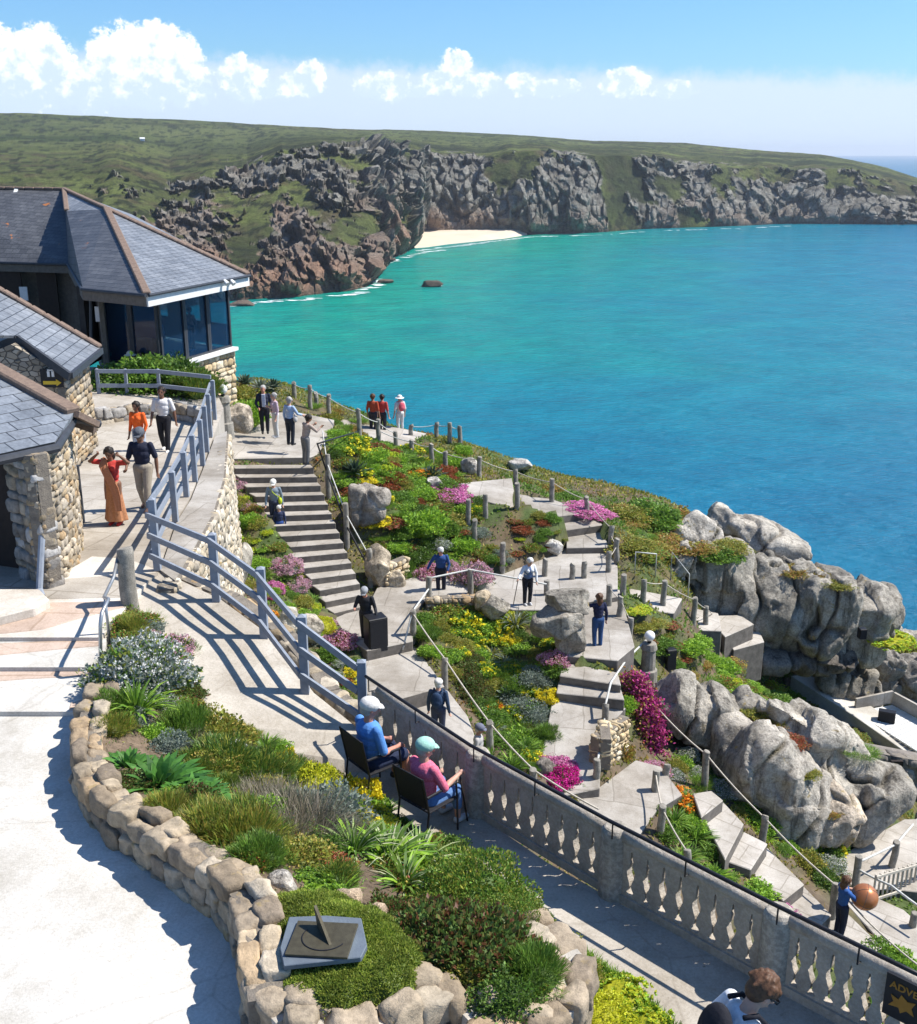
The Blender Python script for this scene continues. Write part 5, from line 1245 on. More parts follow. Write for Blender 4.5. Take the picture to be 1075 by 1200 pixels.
rope('handrail', [T(756, 783)+Vector((0, 0, .9)), PY(735, 772, T(756, 783).y-1.2), PY(716, 800, T(708, 857).y+.6), tp_('white', 0, .92), tp_('white', 0, .5), tp_('white', 1, .9), tp_('white', 1, .3)], .03, 'rail', 'curved white handrail beside the three dark steps', .0, 'handrail')
lw0 = PY(766, 848, T(825, 926).y+2)
rope('rope_rail', [T(770, 862)+Vector((0, 0, .8)), tp_('low', 0, .9), tp_('right', 0, .9), tp_('right', 4, .95), T(1040, 1135)+Vector((0, 0, .7)), T(1110, 1190)+Vector((0, 0, .7))], .022, 'rope', 'long rope running down past the boulder to the lowest steps', .06)
rope('rope_rail', [tp_('low', 2, .9), tp_('low', 3, .9), tp_('low', 4, .9)], .022, 'rope', 'short rope beside the orange flowers', .05)
rope('handrail', [tp_('right', 1, .6), T(1040, 1075)+Vector((0, 0, .9)), T(1085, 1110)+Vector((0, 0, .9))], .03, 'rail', 'grey rail leading off the lowest steps at right', .02, 'handrail')
rope('handrail', [tp_('right', 1, .8), tp_('right', 2, .9), tp_('right', 3, .8), T(1105, 1000)+Vector((0, 0, .9))], .03, 'rail', 'weathered rail linking the lowest posts at the right edge', .0, 'handrail')
# slatted timber gate panel at the right edge
sl = empty('slatted_fence', T(1050, 1075), 0, 'weathered slatted timber panel leaning along the lowest landing at right edge', 'fence')
p0, p1 = T(1022, 1062), T(1090, 1040)
for k in range(14):
    q = p0.lerp(p1, k/13); parent_keep(MB().box(q+Vector((0, 0, .45)), .035, .05, .9, rx=.0).build('slat', MT['rope'], None), sl)
for z in (.2, .85): parent_keep(MB().bar(p0+Vector((0, -.04, z)), p1+Vector((0, -.04, z)), .04, .06).build('rail', MT['rope'], None), sl)
# ------------------------------------------------------------------ big granite outcrops: every boulder a thing
GR = (.36, .335, .29); GL = (.46, .43, .37)
def rockpx(x0, y0, x1, y1, label, dep=None, squash=1, rz=0, ry=0, seed=0, pal=GR, yb=None, sub=5, p=3.0, back=0, rough=.2, crack=0, dpt=.8, name='boulder', fq=1.3):
    """boulder filling the picture box x0..x1, y0..y1 at the slope under (xc, yb)"""
    xc, yc = (x0+x1)/2, (y0+y1)/2
    g = T(xc, yb if yb else y1-2); y = (dep if dep else g.y+back)
    c = PY(xc, yc, y); sx = (PY(x1, yc, y)-PY(x0, yc, y)).x/2; sz = (PY(xc, y0, y)-PY(xc, y1, y)).z/2
    return rocklump(name, c, sx*1.04, max(sx, sz)*dpt, sz*1.05*squash, rz, 0, ry, pal, seed, sub, label, 'rock', 'granite boulders in the garden', rough, fq, p=p, crack=crack)
# lower outcrop below the lamp
def lump(x0, y0, x1, y1, y, ry=0, dpt=.9, k=1.0):
    xc, yc = (x0+x1)/2, (y0+y1)/2; c = PY(xc, yc, y); sx = (PY(x1, yc, y)-PY(x0, yc, y)).x/2; sz = (PY(xc, y0, y)-PY(xc, y1, y)).z/2
    return (c, (sx*k, max(sx, sz)*dpt, sz*k), ry)
yb_ = T(800, 885).y
outcrop('rock_outcrop', [lump(764, 790, 828, 870, yb_+.9), lump(808, 806, 866, 880, yb_+1.1), lump(845, 814, 900, 868, yb_+1.4, .2)], 'fluted grey rock face with worn carved lettering under the globe lamp', 3, .06, (.37, .345, .30), (1.25, .3), -.25, .10, .26, group='granite outcrops in the garden')
yc_ = T(930, 985).y
outcrop('rock_outcrop', [lump(880, 828, 960, 880, yc_+2.6, .5, .8), lump(905, 838, 1000, 900, yc_+2.3, .55, .8), lump(955, 868, 1020, 960, yc_+1.9, .5), lump(990, 895, 1046, 985, yc_+1.5, .35), lump(930, 890, 1000, 960, yc_+1.5, .5)], 'long pale granite slab sloping down to the right, carrying the small black speaker', 5, .06, (.47, .44, .385), (1.15, .22), -.75, .10, .24, group='granite outcrops in the garden')
outcrop('rock_outcrop', [lump(856, 858, 930, 945, yc_+1.1, .5), lump(884, 890, 975, 982, yc_+.8, .5), lump(840, 850, 890, 900, yc_+1.8)], 'massive rounded grey granite hump low in the garden above the yellow flowers', 6, .06, (.44, .41, .36), (1.9, .25), -.7, .13, .24, group='granite outcrops in the garden')
outcrop('rock_outcrop', [lump(936, 925, 998, 986, yc_+.55, .6), lump(955, 935, 1004, 985, yc_+.6, .5)], 'small tan granite block wedged at the foot of the garden slabs', 7, .05, (.50, .43, .35), (1.3, .3), -.6, .08, .15, group='granite outcrops in the garden')
# great rock on the seaward side
outcrop('great_rock', [lump(735, 636, 815, 690, 37.6), lump(790, 645, 880, 725, 38.6), lump(855, 658, 950, 765, 38.6), lump(925, 672, 1000, 770, 38.2), lump(965, 690, 1040, 768, 38.6), lump(880, 668, 1046, 728, 40.3, .25, .5), lump(1000, 702, 1052, 752, 39.6, .2)], 'great grey sea rock with vertical joints rising above the stage, lichened on top', 8, .08, (.34, .32, .28), (1.35, .33), -.12, .14, .34, group='granite outcrops in the garden')
outcrop('capping_slab', [lump(824, 598, 880, 640, 42, .45), lump(842, 612, 942, 662, 41.6, .42), lump(880, 632, 940, 668, 41.2, .35)], 'pale flat capping slab tilted to the right high on the great sea rock', 9, .08, (.44, .41, .36), (3.2, .5), -.6, .10, .2, group='granite outcrops in the garden')
outcrop('bare_slab', [lump(786, 604, 842, 650, 40.4, .6, .7)], 'pale bare slab behind the garden edge left of the capping slab', 10, .08, (.50, .47, .42), (3, .4), -.6, .08, .15, group='granite outcrops in the garden')
outcrop('rock_ledge', [lump(860, 754, 940, 776, 37.8), lump(920, 756, 1000, 780, 38.0)], 'dark ledge running beneath the great sea rock', 11, .07, (.20, .18, .16), (1.2, .5), 0, .08, .12, group='granite outcrops in the garden')
outcrop('rock_outcrop', [lump(915, 780, 965, 826, 40.2), lump(950, 778, 1026, 836, 39.6)], 'grey fluted rock beside the white stage walkway', 12, .07, (.36, .33, .28), (1.1, .4), -.1, .10, .2, group='granite outcrops in the garden')
for i, (x0, y0, x1, y1, lb) in enumerate([(1020, 762, 1062, 800, 'dark cracked boulder upper left in the pile at the right edge'), (1050, 770, 1100, 815, 'dark boulder at the right edge of the picture above the stage'), (1015, 792, 1056, 830, 'small grey boulder low in the dark pile by the stage'), (1040, 808, 1095, 842, 'lowest boulder of the pile at right edge'), (1045, 740, 1110, 785, 'grassy topped rock at the right edge next to the sea'), (1030, 735, 1075, 765, 'pale sunlit slab next to the sea at right edge')]):
    rockpx(x0, y0, x1, y1, lb, seed=40+i, dep=41 if i < 4 else 43.5, pal=(.33, .31, .28) if i < 4 else GL, crack=.4)
# rocks in the garden
rockpx(640, 690, 690, 722, 'upper layer of the dark banded rock beside the far path', seed=60, back=.2, p=4, yb=765)
rockpx(622, 712, 684, 745, 'middle layer of the dark banded rock beside the far path', seed=61, back=.1, p=4, yb=768)
rockpx(650, 728, 686, 768, 'lowest layer of the dark banded rock beside the far path', seed=62, p=4)
rockpx(562, 698, 598, 726, 'round grey boulder behind the rock garden rail', seed=63)
rockpx(408, 568, 458, 618, 'grey ribbed rock beside the middle of the long stair', seed=64, pal=(.36, .33, .29), ry=.3, crack=.5)
rockpx(428, 640, 458, 688, 'tan rock face right of the lower stair', seed=65, pal=(.50, .43, .33), p=4)
rockpx(450, 668, 476, 690, 'tan block wall stone at the foot of the stair garden', seed=66, pal=(.58, .50, .38), p=5)
rockpx(262, 474, 296, 508, 'pale rock outcrop at the head of the long stair beside the globe lamp', seed=67, pal=(.58, .50, .40), dep=36.5, p=3.5)
rockpx(268, 640, 296, 690, 'grey rock face in the bed left of the long stair', seed=68, pal=(.45, .42, .36), ry=.3)
rockpx(326, 712, 350, 745, 'pale rock edging the pink flowers left of the stair', seed=69, pal=(.6, .56, .48))
rockpx(352, 722, 380, 755, 'small pale rock left of the lime round shrub', seed=70, pal=(.55, .5, .42))
rockpx(635, 632, 660, 650, 'white rounded rock in the small planted island', seed=71, pal=(.62, .6, .56))
#rockpx(600, 632, 618, 655, 'tan rock at the left of the small planted island', seed=72, pal=(.55, .47, .36))
#rockpx(655, 622, 668, 655, 'tan rock at the right rim of the small planted island', seed=73, pal=(.55, .50, .42))
rb_a, rb_b = T(702, 905), T(736, 888); rb_h = 1.15
tag(masonry('rubble_wall', [(rb_a, rb_b, up(rb_a, rb_h*.75), up(rb_b, rb_h)), (T(700, 880), rb_a, up(T(700, 880), rb_h*.75), up(rb_a, rb_h*.75))], .2, PAL_GOLD, '', '', depth=.3, seed=74, rough=.2), 'small pale rubble wall below the curved white handrail', 'wall')
rb_a, rb_b = T(500, 716), T(560, 712); 
tag(masonry('rubble_wall', [(rb_a+Vector((0, 0, -.2)), rb_b+Vector((0, 0, -.2)), up(rb_a, .35), up(rb_b, .3))], .2, PAL_WARM, '', '', depth=.3, seed=75, rough=.2), 'low rubble edging beneath the white rail of the rock garden', 'wall')
rb_a, rb_b = T(452, 694), T(480, 678)
tag(masonry('rubble_wall', [(rb_a+Vector((0, 0, -.2)), rb_b+Vector((0, 0, -.2)), up(rb_a, .8), up(rb_b, .7))], .2, PAL_GOLD, '', '', depth=.3, seed=76, rough=.2), 'tan rubble wall at the foot of the slope right of the stair', 'wall')
rockpx(556, 690, 576, 720, 'tan block beside the mauve bush on the middle path', seed=75, pal=(.6, .5, .36))
rockpx(596, 538, 624, 552, 'white rock on the seaward edge of the far path', seed=76, pal=(.6, .58, .54))
rockpx(540, 536, 560, 556, 'pale rock by the seaward cable', seed=77, pal=(.58, .55, .5))
rockpx(500, 560, 520, 574, 'pale stone among the pink flowers', seed=78, pal=(.6, .57, .52))
rockpx(625, 890, 652, 912, 'dark stone beside the magenta cushion', seed=79, pal=(.3, .27, .24))
# small sea rock
o = rocklump('sea_rock', P(507, 333, ZC-1.0), 5.2, 3.5, 1.9, pal=(.09, .075, .06), seed=90, sub=4, label='small dark rock breaking the surface off the beach', cat='rock')
for i, (x, y, s) in enumerate([(283, 356, 3.5), (452, 330, 2.5)]):
    rocklump('sea_rock', P(x, y, ZC-.6), s*1.6, s, s*.5, pal=(.14, .11, .09), seed=91+i, sub=3, label=('low dark rock awash at the foot of the near cove cliff', 'tiny dark rock off the tip of the near cliff spur')[i], cat='rock')
# carved lines on the rock
# small white house on the far hillside
bpy.context.view_layer.update(); dgh = bpy.context.evaluated_depsgraph_get()
hh = scene.ray_cast(dgh, Vector((0, 0, ZC)), ray(167, 165).normalized())
hw_ = empty('white_house', hh[1], .3, 'tiny white house alone on the far hillside', 'house')
hw_.scale = (.6, .6, .55); MB().box((0, 0, 1.6), 7, 5, 3.8).build('wall', MT['white'], hw_); MB().add([(-3.9, -3, 3.4), (3.9, -3, 3.4), (3.9, 3, 3.4), (-3.9, 3, 3.4), (-3.9, 0, 5.8), (3.9, 0, 5.8)], [(0, 1, 5, 4), (2, 3, 4, 5), (0, 4, 3), (1, 2, 5), (3, 2, 1, 0)]).build('roof', MT['white'], hw_)
# faint carved lines on the boulder
rt_ = random.Random(5); mb = MB()
for y_ in (838, 845, 852, 859):
    x_ = 774
    while x_ < 812:
        h = scene.ray_cast(dgh, Vector((0, 0, ZC)), ray(x_, y_).normalized()); h2 = scene.ray_cast(dgh, Vector((0, 0, ZC)), ray(x_+rt_.uniform(-1.2, 1.5), y_+rt_.uniform(2, 3.6)).normalized())
        if h[0] and h2[0] and (h[1]-h2[1]).length < .2: mb.tube([h[1]+h[2]*.002, h2[1]+h2[2]*.002], .008, 4)
        x_ += rt_.choice([2.2, 2.6, 3, 5])
mb.build('lettering', MT['lead'], next(o for o in bpy.data.objects if 'lettering' in o.get('label', '')))
# turf growing on the outcrops
bpy.context.view_layer.update()
dgr = bpy.context.evaluated_depsgraph_get()
def shot(px, py):
    h = scene.ray_cast(dgr, Vector((0, 0, ZC)), ray(px, py).normalized()); return h[1] if h[0] else None
TURF = [shot(*q) for q in ((768, 626), (792, 634), (812, 642), (842, 650), (856, 640), (930, 668), (958, 672), (985, 684), (1045, 748), (1062, 756), (905, 842), (930, 868), (880, 832), (948, 905), (975, 950), (1010, 880), (700, 700))]
# ------------------------------------------------------------------ lamps, speakers, stage
def globe_lamp(px, yt, yb, label, base=None, pil=True):
    b_ = base or T(px, yb); top = PY(px, yt, b_.y); h = top.z-b_.z
    o = empty('globe_lamp', b_, 0, label, 'lamp', 'globe lamps on stone pillars')
    hp_ = h-.36
    parent_keep(MB().tube([b_+Vector((0, 0, z)) for z in (-.3, .2*hp_, .22*hp_, .8*hp_, .82*hp_, hp_)], [.3, .28, .22, .2, .25, .2], 12).build('pillar', MT['conc'], None, bevel=.01), o)
    parent_keep(MB().tube([b_+Vector((0, 0, hp_)), b_+Vector((0, 0, hp_+.08))], .06, 10).build('collar', MT['black'], None), o)
    bm = bmesh.new(); bmesh.ops.create_uvsphere(bm, u_segments=20, v_segments=12, radius=.155); me = bpy.data.meshes.new('globe'); bm.to_mesh(me); bm.free()
    g = fin('globe', me, MT['globe'], None, True); g.location = b_+Vector((0, 0, hp_+.22)); parent_keep(g, o)
globe_lamp(759, 740, 792, 'white globe lamp on a round granite pillar above the carved boulder')
globe_lamp(264, 451, 503, 'white globe lamp on a dark stone pillar at the end of the plaza fence', base=P(264, 503, 8.6))
def speaker(px0, py0, px1, py1, label, y, rz, d=.3, stand=0, grp='black speakers facing the stage'):
    c = PY((px0+px1)/2, (py0+py1)/2, y); w = abs((PY(px1, py0, y)-PY(px0, py0, y)).x); h = (PY(px0, py0, y)-PY(px0, py1, y)).z
    o = empty('loudspeaker', c, rz, label, 'speaker', grp)
    MB().box((0, 0, 0), w*.95, d, h).build('cabinet', MT['black'], o, bevel=.02)
    MB().box((0, -d/2-.012, 0), w*.84, .02, h*.9).build('grille', MT['blackmatt'], o)
    if stand: MB().tube([(-w*.35, .02, -h/2+.02), (-w*.4, .05, -h/2-stand), (-w*.55, 0, -h/2-stand)], .02).tube([(w*.35, .02, -h/2+.02), (w*.4, .05, -h/2-stand), (w*.55, 0, -h/2-stand-.1)], .02).build('bracket', MT['black'], o)
    return o
speaker(779, 760, 792, 784, 'small black speaker on the grassy bank right of the globe lamp', T(785, 786).y, .3, .25)
speaker(980, 866, 996, 888, 'small black speaker fixed on the tall pale boulder', T(985, 925).y+.6, -.1, .3)
speaker(1029, 833, 1049, 854, 'black speaker on a bent bracket beside the white stage', T(1035, 868).y, -.4, .3, .45)
speaker(1006, 736, 1015, 748, 'tiny black speaker fixed to the side of the great sea rock', 36.2, .1, .25)
cs = speaker(428, 722, 453, 762, 'tall black loudspeaker cabinet on the path in front of the dark jacket visitor', T(438, 765).y-.1, .45, .45)
# stage: white walkway and timber deck
def quadbox(name, pts, mat, th, label, cat): 
    v = ccw([P(*p) for p in pts]); o = MB().prism(v, dz=th).build(name, mat, None, bevel=.02); return tag(o, label, cat)
quadbox('stage_walkway', [(927, 792, 19.6), (944, 790, 19.6), (990, 806, 19.9), (1014, 828, 20.4), (1100, 880, 20.9), (1100, 908, 20.9), (1000, 838, 20.2)], MT['terrace'], 1.6, 'long white walkway sloping down to the stage', 'walkway')
dk = empty('stage_deck', P(1040, 850, 20.4), 0, 'white boarded stage deck behind the speaker at right', 'stage')
a, b_, c_, d_ = P(1003, 834, 20.3), P(1046, 826, 20.3), P(1130, 872, 20.6), P(1100, 896, 20.6)
for k in range(16):
    t0, t1 = k/16, (k+.88)/16
    parent_keep(MB().prism(ccw([a.lerp(d_, t0), b_.lerp(c_, t0), b_.lerp(c_, t1), a.lerp(d_, t1)]), dz=.06).build('board', MT['white'], None), dk)
parent_keep(MB().bar(a+Vector((0, .1, .25)), b_+Vector((0, .1, .3)), .1, .5).bar(b_+Vector((0, 0, .3)), c_+Vector((0, 0, .3)), .1, .5).build('parapet', MT['lowpath'], None), dk)
# pale side walls by the stage, dark doorway
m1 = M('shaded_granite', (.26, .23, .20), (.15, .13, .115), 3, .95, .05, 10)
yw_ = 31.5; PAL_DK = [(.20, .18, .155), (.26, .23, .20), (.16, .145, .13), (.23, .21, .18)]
wa, wb, wc, wd = PY(1004, 978, yw_), PY(1120, 995, yw_+.4), PY(1004, 878, yw_), PY(1120, 900, yw_+.4)
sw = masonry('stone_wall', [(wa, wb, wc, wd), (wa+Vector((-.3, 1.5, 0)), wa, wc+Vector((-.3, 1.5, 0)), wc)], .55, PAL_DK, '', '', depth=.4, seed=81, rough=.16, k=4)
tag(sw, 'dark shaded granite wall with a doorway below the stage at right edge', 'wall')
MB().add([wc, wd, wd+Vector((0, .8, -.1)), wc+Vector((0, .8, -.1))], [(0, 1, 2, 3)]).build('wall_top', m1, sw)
dd_ = PY(1047, 925, yw_-.08); MB().box(dd_, .38, .1, 2.1).build('doorway', MT['darkwood'], sw)
# rails on the seat steps below the great rock
def bentrail(pts, label, r=.022):
    o = MB().tube(pts, r, 8).build('handrail', MT['rail'], None, smooth=True); tag(o, label, 'handrail')
p = T(891, 752); bentrail([p, p+Vector((0, 0, 1.0)), p+Vector((.45, 0, 1.15))], 'small bent white rail at the bottom of the rock steps')
p, q = T(744, 672), T(768, 676); bentrail([p, p+Vector((0, 0, .75)), q+Vector((0, 0, .8)), q], 'low white hoop rail at the head of the rock steps')
p, q = T(786, 680), T(806, 705); bentrail([p, p+Vector((0, 0, 1.0)), q+Vector((0, 0, 1.0)), q], 'sloping white rail on the rock steps')
p = T(836, 610); tag(MB().tube([PY(834, 602, 42), PY(838, 590, 42), PY(841, 588, 42)], .04).build('flag_stick', MT['rail'], None), 'small pale stick standing on top of the capping slab', 'marker')
# bench of driftwood and plinths
q = T(920, 768); tag(MB().box(PY(915, 769, q.y)+Vector((0, 0, .1)), 1.1, .5, .3, rz=-.1).build('timber_bench', MT['ridge'], None, bevel=.04), 'brown log like bench on the ledge under the great rock', 'bench')
tag(MB().box(PY(936, 776, q.y-.4)+Vector((0, 0, .1)), .8, .5, .22, rz=-.2).build('cool_box', M('pale_blue_plastic', (.35, .5, .65), None, 4, .5), None, bevel=.03), 'pale blue grey box beside the log bench', 'box')
for i, (x, y0, y1, w) in enumerate([(900, 752, 775, 1.0), (905, 764, 786, .7)]):
    b_ = PY(x, y1, T(x, 790).y); h = PY(x, y0, b_.y).z-b_.z
    tag(MB().box(b_+Vector((0, 0, h/2)), w, .6, h, rz=.15).build('stone_block', MT['stagepave'], None, bevel=.02), ('square dressed stone block at the foot of the rock steps', 'lower dark faced stone block beside the foot of the rock steps')[i], 'block')
# cafe-side low walls and path behind the plaza
lw = [P(114, 500, 7.35), P(160, 492, 7.4), P(205, 490, 7.45), P(246, 500, 7.5)]
dry_wall('garden_wall', [p+Vector((0, 0, .45)) for p in lw], .5, .35, .3, PAL_GREY, 'low rubble wall closing the back of the plaza under the two rail fence', 71, 2, 4)
# ------------------------------------------------------------------ sundial
sc0 = P(378, 1098, 6.12)
sd_o = empty('sundial', sc0, R(-8), 'bronze sundial with tall fin on a pale slate slab set in moss', 'sundial')
hexa = [(-.36, .27), (-.05, .31), (.26, .30), (.38, -.02), (.36, -.16), (-.24, -.30), (-.33, -.1)]
MB().prism(ccw([Vector((x, y, .05)) for x, y in hexa]), dz=.05).build('slab', MT['slate'], sd_o, bevel=.006)
MB().box((0, 0, .065), .52, .40, .022, rz=0).build('plate', MT['bronze'], sd_o, bevel=.003)
gn = [(-.12, .26), (.12, -.02)]
g0, g1 = Vector((-.07, .15, .077)), Vector((.09, -.07, .077))
nn_ = (g1-g0).cross(Vector((0, 0, 1))).normalized()*.012
tri = [g0, g1, g0+Vector((-.02, .04, .17))]
MB().add([t+nn_ for t in tri]+[t-nn_ for t in tri], [(0, 1, 2), (5, 4, 3), (0, 3, 4, 1), (1, 4, 5, 2), (2, 5, 3, 0)]).build('gnomon', MT['bronze'], sd_o)
arc = [Vector((.02+.19*math.cos(t), .02+.16*math.sin(t), .079)) for t in [math.pi*(.85+1.0*i/24) for i in range(25)]]
MB().tube(arc, .005, 6).build('hour_arc', MT['black'], sd_o)
# ------------------------------------------------------------------ foliage made of separate leaves
def unit3(v): return v/np.maximum(np.linalg.norm(v, axis=1), 1e-9)[:, None]
def rhombs(p, d, ln, wd, r, cols):
    """one folded quad per leaf: base, side, tip, side"""
    n = len(p); d = unit3(d); s = unit3(np.cross(d, r.normal(size=(n, 3)))); up_ = np.cross(s, d)
    ln = np.broadcast_to(ln, n)[:, None]; wd = np.broadcast_to(wd, n)[:, None]
    m_ = p+d*ln*.5+up_*ln*.08
    V = np.stack([p, m_+s*wd, p+d*ln, m_-s*wd], 1).reshape(-1, 3)
    Fq = np.arange(4*n).reshape(n, 4); return V, Fq, np.repeat(cols, 4, 0)
def blades(p, d, ln, wd, droop, r, cols, seg=3, tip=.1, flat=True):
    n = len(p); d = unit3(d); s = unit3(np.cross(d, np.array([0, 0, 1.])+r.normal(size=(n, 3))*.15)); 
    ln = np.broadcast_to(ln, n)[:, None]; wd = np.broadcast_to(wd, n)[:, None]
    P_ = []; q = p.copy(); dd = d.copy()
    prof = [.6, 1, .75, tip] if seg == 3 else [.7, 1, .95, .7, tip]
    for k in range(seg+1):
        P_ += [q-s*wd*prof[k], q+s*wd*prof[k]]
        q = q+dd*ln/seg; dd = unit3(dd+np.array([0, 0, -1.])*droop)
    V = np.stack(P_, 1); nv = V.shape[1]; V = V.reshape(-1, 3)
    b_ = np.arange(n)[:, None, None]*nv; f = np.array([[2*k, 2*k+1, 2*k+3, 2*k+2] for k in range(seg)])[None]
    return V, (b_+f).reshape(-1, 4), np.repeat(cols, nv, 0)
def cat(parts):
    V = []; F_ = []; C = []; o = 0
    for v, f, c in parts: V.append(v); F_.append(f+o); C.append(c); o += len(v)
    return np.concatenate(V), np.concatenate(F_), np.clip(np.concatenate(C), .004, 1)
def pick(pal, n, r, var=.25):
    return np.array(pal)[r.integers(0, len(pal), n)]*r.uniform(1-var, 1+var, (n, 1))
def domepts(n, h, r, shell=.45, lump=.22, low=-.15, seed=0):
    d = r.normal(size=(n*2, 3)); d = unit3(d); d = d[d[:, 2] > low][:n]
    rad = 1-shell*r.random(len(d))**2
    rad = rad*(1+lump*fbm(d*2.4+seed*7, 2, seed)*2)
    p = d*rad[:, None]; p[:, 2] *= h; return p, d
def core(h, colr, s=.7, seed=0):
    bm = bmesh.new(); bmesh.ops.create_uvsphere(bm, u_segments=12, v_segments=8, radius=s); bmesh.ops.triangulate(bm, faces=bm.faces)
    v = np.array([x.co[:] for x in bm.verts]); f = np.array([[y.index for y in x.verts] for x in bm.faces]); bm.free()
    v = v*(1+.25*fbm(v*3+seed, 2, seed)[:, None]); v[:, 2] = v[:, 2]*h; f4 = np.concatenate([f, f[:, 2:3]], 1)
    # triangles as degenerate quads are avoided: split into quads by adding a mid vertex
    mid = (v[f[:, 2]]+v[f[:, 0]])/2; nv = len(v); V = np.concatenate([v, mid]); f4 = np.stack([f[:, 0], f[:, 1], f[:, 2], nv+np.arange(len(f))], 1)
    return V, f4, np.tile(np.array(colr), (len(V), 1))
G_DK = [tuple(min(c*f_, .6) for c, f_ in zip(q_, (2.5, 2.2, 1.5))) for q_ in [(.025, .055, .012), (.035, .075, .018), (.05, .095, .02)]]
G_MD = [tuple(min(c*f_, .6) for c, f_ in zip(q_, (2.5, 2.2, 1.5))) for q_ in [(.05, .11, .02), (.07, .15, .03), (.04, .085, .02), (.09, .16, .035)]]
G_LT = [tuple(min(c*f_, .6) for c, f_ in zip(q_, (2.5, 2.2, 1.5))) for q_ in [(.12, .23, .03), (.16, .28, .04), (.09, .18, .03)]]
G_OL = [tuple(min(c*f_, .6) for c, f_ in zip(q_, (2.5, 2.2, 1.5))) for q_ in [(.10, .13, .03), (.14, .16, .035), (.07, .095, .025), (.17, .15, .05)]]
G_SV = [(.22, .27, .22), (.16, .21, .16), (.28, .32, .27)]
LIME = [tuple(min(c*f_, .6) for c, f_ in zip(q_, (2.5, 2.2, 1.5))) for q_ in [(.30, .40, .02), (.38, .46, .03), (.22, .34, .02)]]
REDS = [tuple(min(c*f_, .6) for c, f_ in zip(q_, (2.5, 2.2, 1.5))) for q_ in [(.13, .035, .025), (.20, .05, .03), (.08, .04, .02), (.10, .07, .03)]]
BRN = [tuple(min(c*f_, .6) for c, f_ in zip(q_, (2.5, 2.2, 1.5))) for q_ in [(.17, .10, .04), (.22, .14, .06), (.11, .08, .04), (.13, .13, .04)]]
PINK = [(.62, .16, .40), (.70, .25, .48), (.55, .12, .34), (.75, .38, .56)]
MAG = [(.60, .02, .28), (.70, .04, .36), (.48, .02, .22)]
PALEP = [(.62, .36, .45), (.70, .48, .54), (.50, .26, .34)]
YEL = [(.80, .65, .02), (.85, .75, .05), (.70, .60, .03)]
ORA = [(.80, .28, .02), (.85, .38, .03), (.7, .2, .02)]
WHT = [(.75, .74, .70), (.65, .64, .62)]
DRY = [(.30, .25, .18), (.22, .19, .13), (.36, .31, .24), (.14, .15, .08)]
PROTO = {}
def proto(key, leaves, flowers=None): PROTO[key] = (leaves, flowers)
def mk_bush(seed, n, ls, h, pal, wr=.35, upw=.3, flw=None, lump=.25, low=-.1, shell=.45, corec=None):
    r = np.random.default_rng(seed); p, d = domepts(n, h, r, shell, lump, low, seed)
    dd = d+r.normal(size=d.shape)*.7+np.array([0, 0, upw])
    n2 = len(p); parts = [rhombs(p, dd, ls*r.uniform(.6, 1.3, n2), ls*wr*r.uniform(.6, 1.2, n2), r, pick(pal, n2, r)), core(h*.95, corec or tuple(np.array(pal[0])*.8), .72, seed)]
    fl = None
    if flw:
        fn, fs, fpal, fcov = flw
        q, e = domepts(fn, h, r, .05, lump, .0, seed)
        k = (e[:, 2] > .1) & ((fbm(e*2+seed*3, 2, seed+5) > fcov)); q, e = q[k]*1.04, e[k]
        parts2 = []
        for a in range(3):
            parts2.append(rhombs(q+r.normal(size=q.shape)*fs*.3, r.normal(size=e.shape)*1.0+e*.35, fs*r.uniform(.7, 1.2, len(q)), fs*.42, r, pick(fpal, len(q), r, .18)))
        fl = cat(parts2)
    return cat(parts), fl
def mk_needle(seed, n, ls, h, pal, w=.012, lump=.25, up=.8, seg=3, low=-.1):
    r = np.random.default_rng(seed); p, d = domepts(n, h, r, .5, lump, low, seed)
    p = p*.86; dd = d*.9+np.array([0, 0, up])+r.normal(size=d.shape)*.35
    return cat([blades(p, dd, ls*r.uniform(.6, 1.3, len(p)), w, .06, r, pick(pal, len(p), r), 3, .2), core(h*.85, tuple(np.array(pal[0])*.7), .7, seed)]), None
def mk_strap(seed, n, pal, h=1.0, w=.035, droop=.35, spread=.9, vari=None, seg=4, ln=1.15):
    r = np.random.default_rng(seed); a = r.uniform(0, 6.283, n); t = r.random(n)**.7*spread
    d = np.stack([np.cos(a)*t, np.sin(a)*t, np.full(n, h)], 1); p = np.stack([np.cos(a)*t*.25, np.sin(a)*t*.25, np.zeros(n)], 1)
    c = pick(pal, n, r, .2); pr = [blades(p, d, ln*r.uniform(.6, 1.1, n), w, droop, r, c, seg, .08)]
    if vari is not None:
        m_ = r.random(n) < .5; pr.append(blades(p[m_]+np.array([0, 0, .012]), d[m_]*1.01, ln*.95, w*.45, droop, r, pick(vari, m_.sum(), r, .1), seg, .05))
    return cat(pr), None
def mk_agave(seed, n=34, pal=((.10, .16, .10), (.13, .20, .13), (.16, .22, .15)), w=.11):
    r = np.random.default_rng(seed); a = np.arange(n)*2.39996; t = (np.arange(n)/n)
    el_ = np.radians(12+70*(1-t)); el_ = el_[::-1] if False else el_
    d = np.stack([np.cos(a)*np.cos(el_), np.sin(a)*np.cos(el_), np.sin(el_)], 1)
    p = np.stack([np.cos(a)*.06, np.sin(a)*.06, .05+(1-t)*.08], 1)
    c = pick(pal, n, r, .15); V, F_, C = blades(p, d, (.7+.35*t), w, .12, r, c, 4, .04)
    V2 = V.copy(); V2[:, 2] -= .035
    return cat([(V, F_, C), (V2, F_, C*.8)]), None
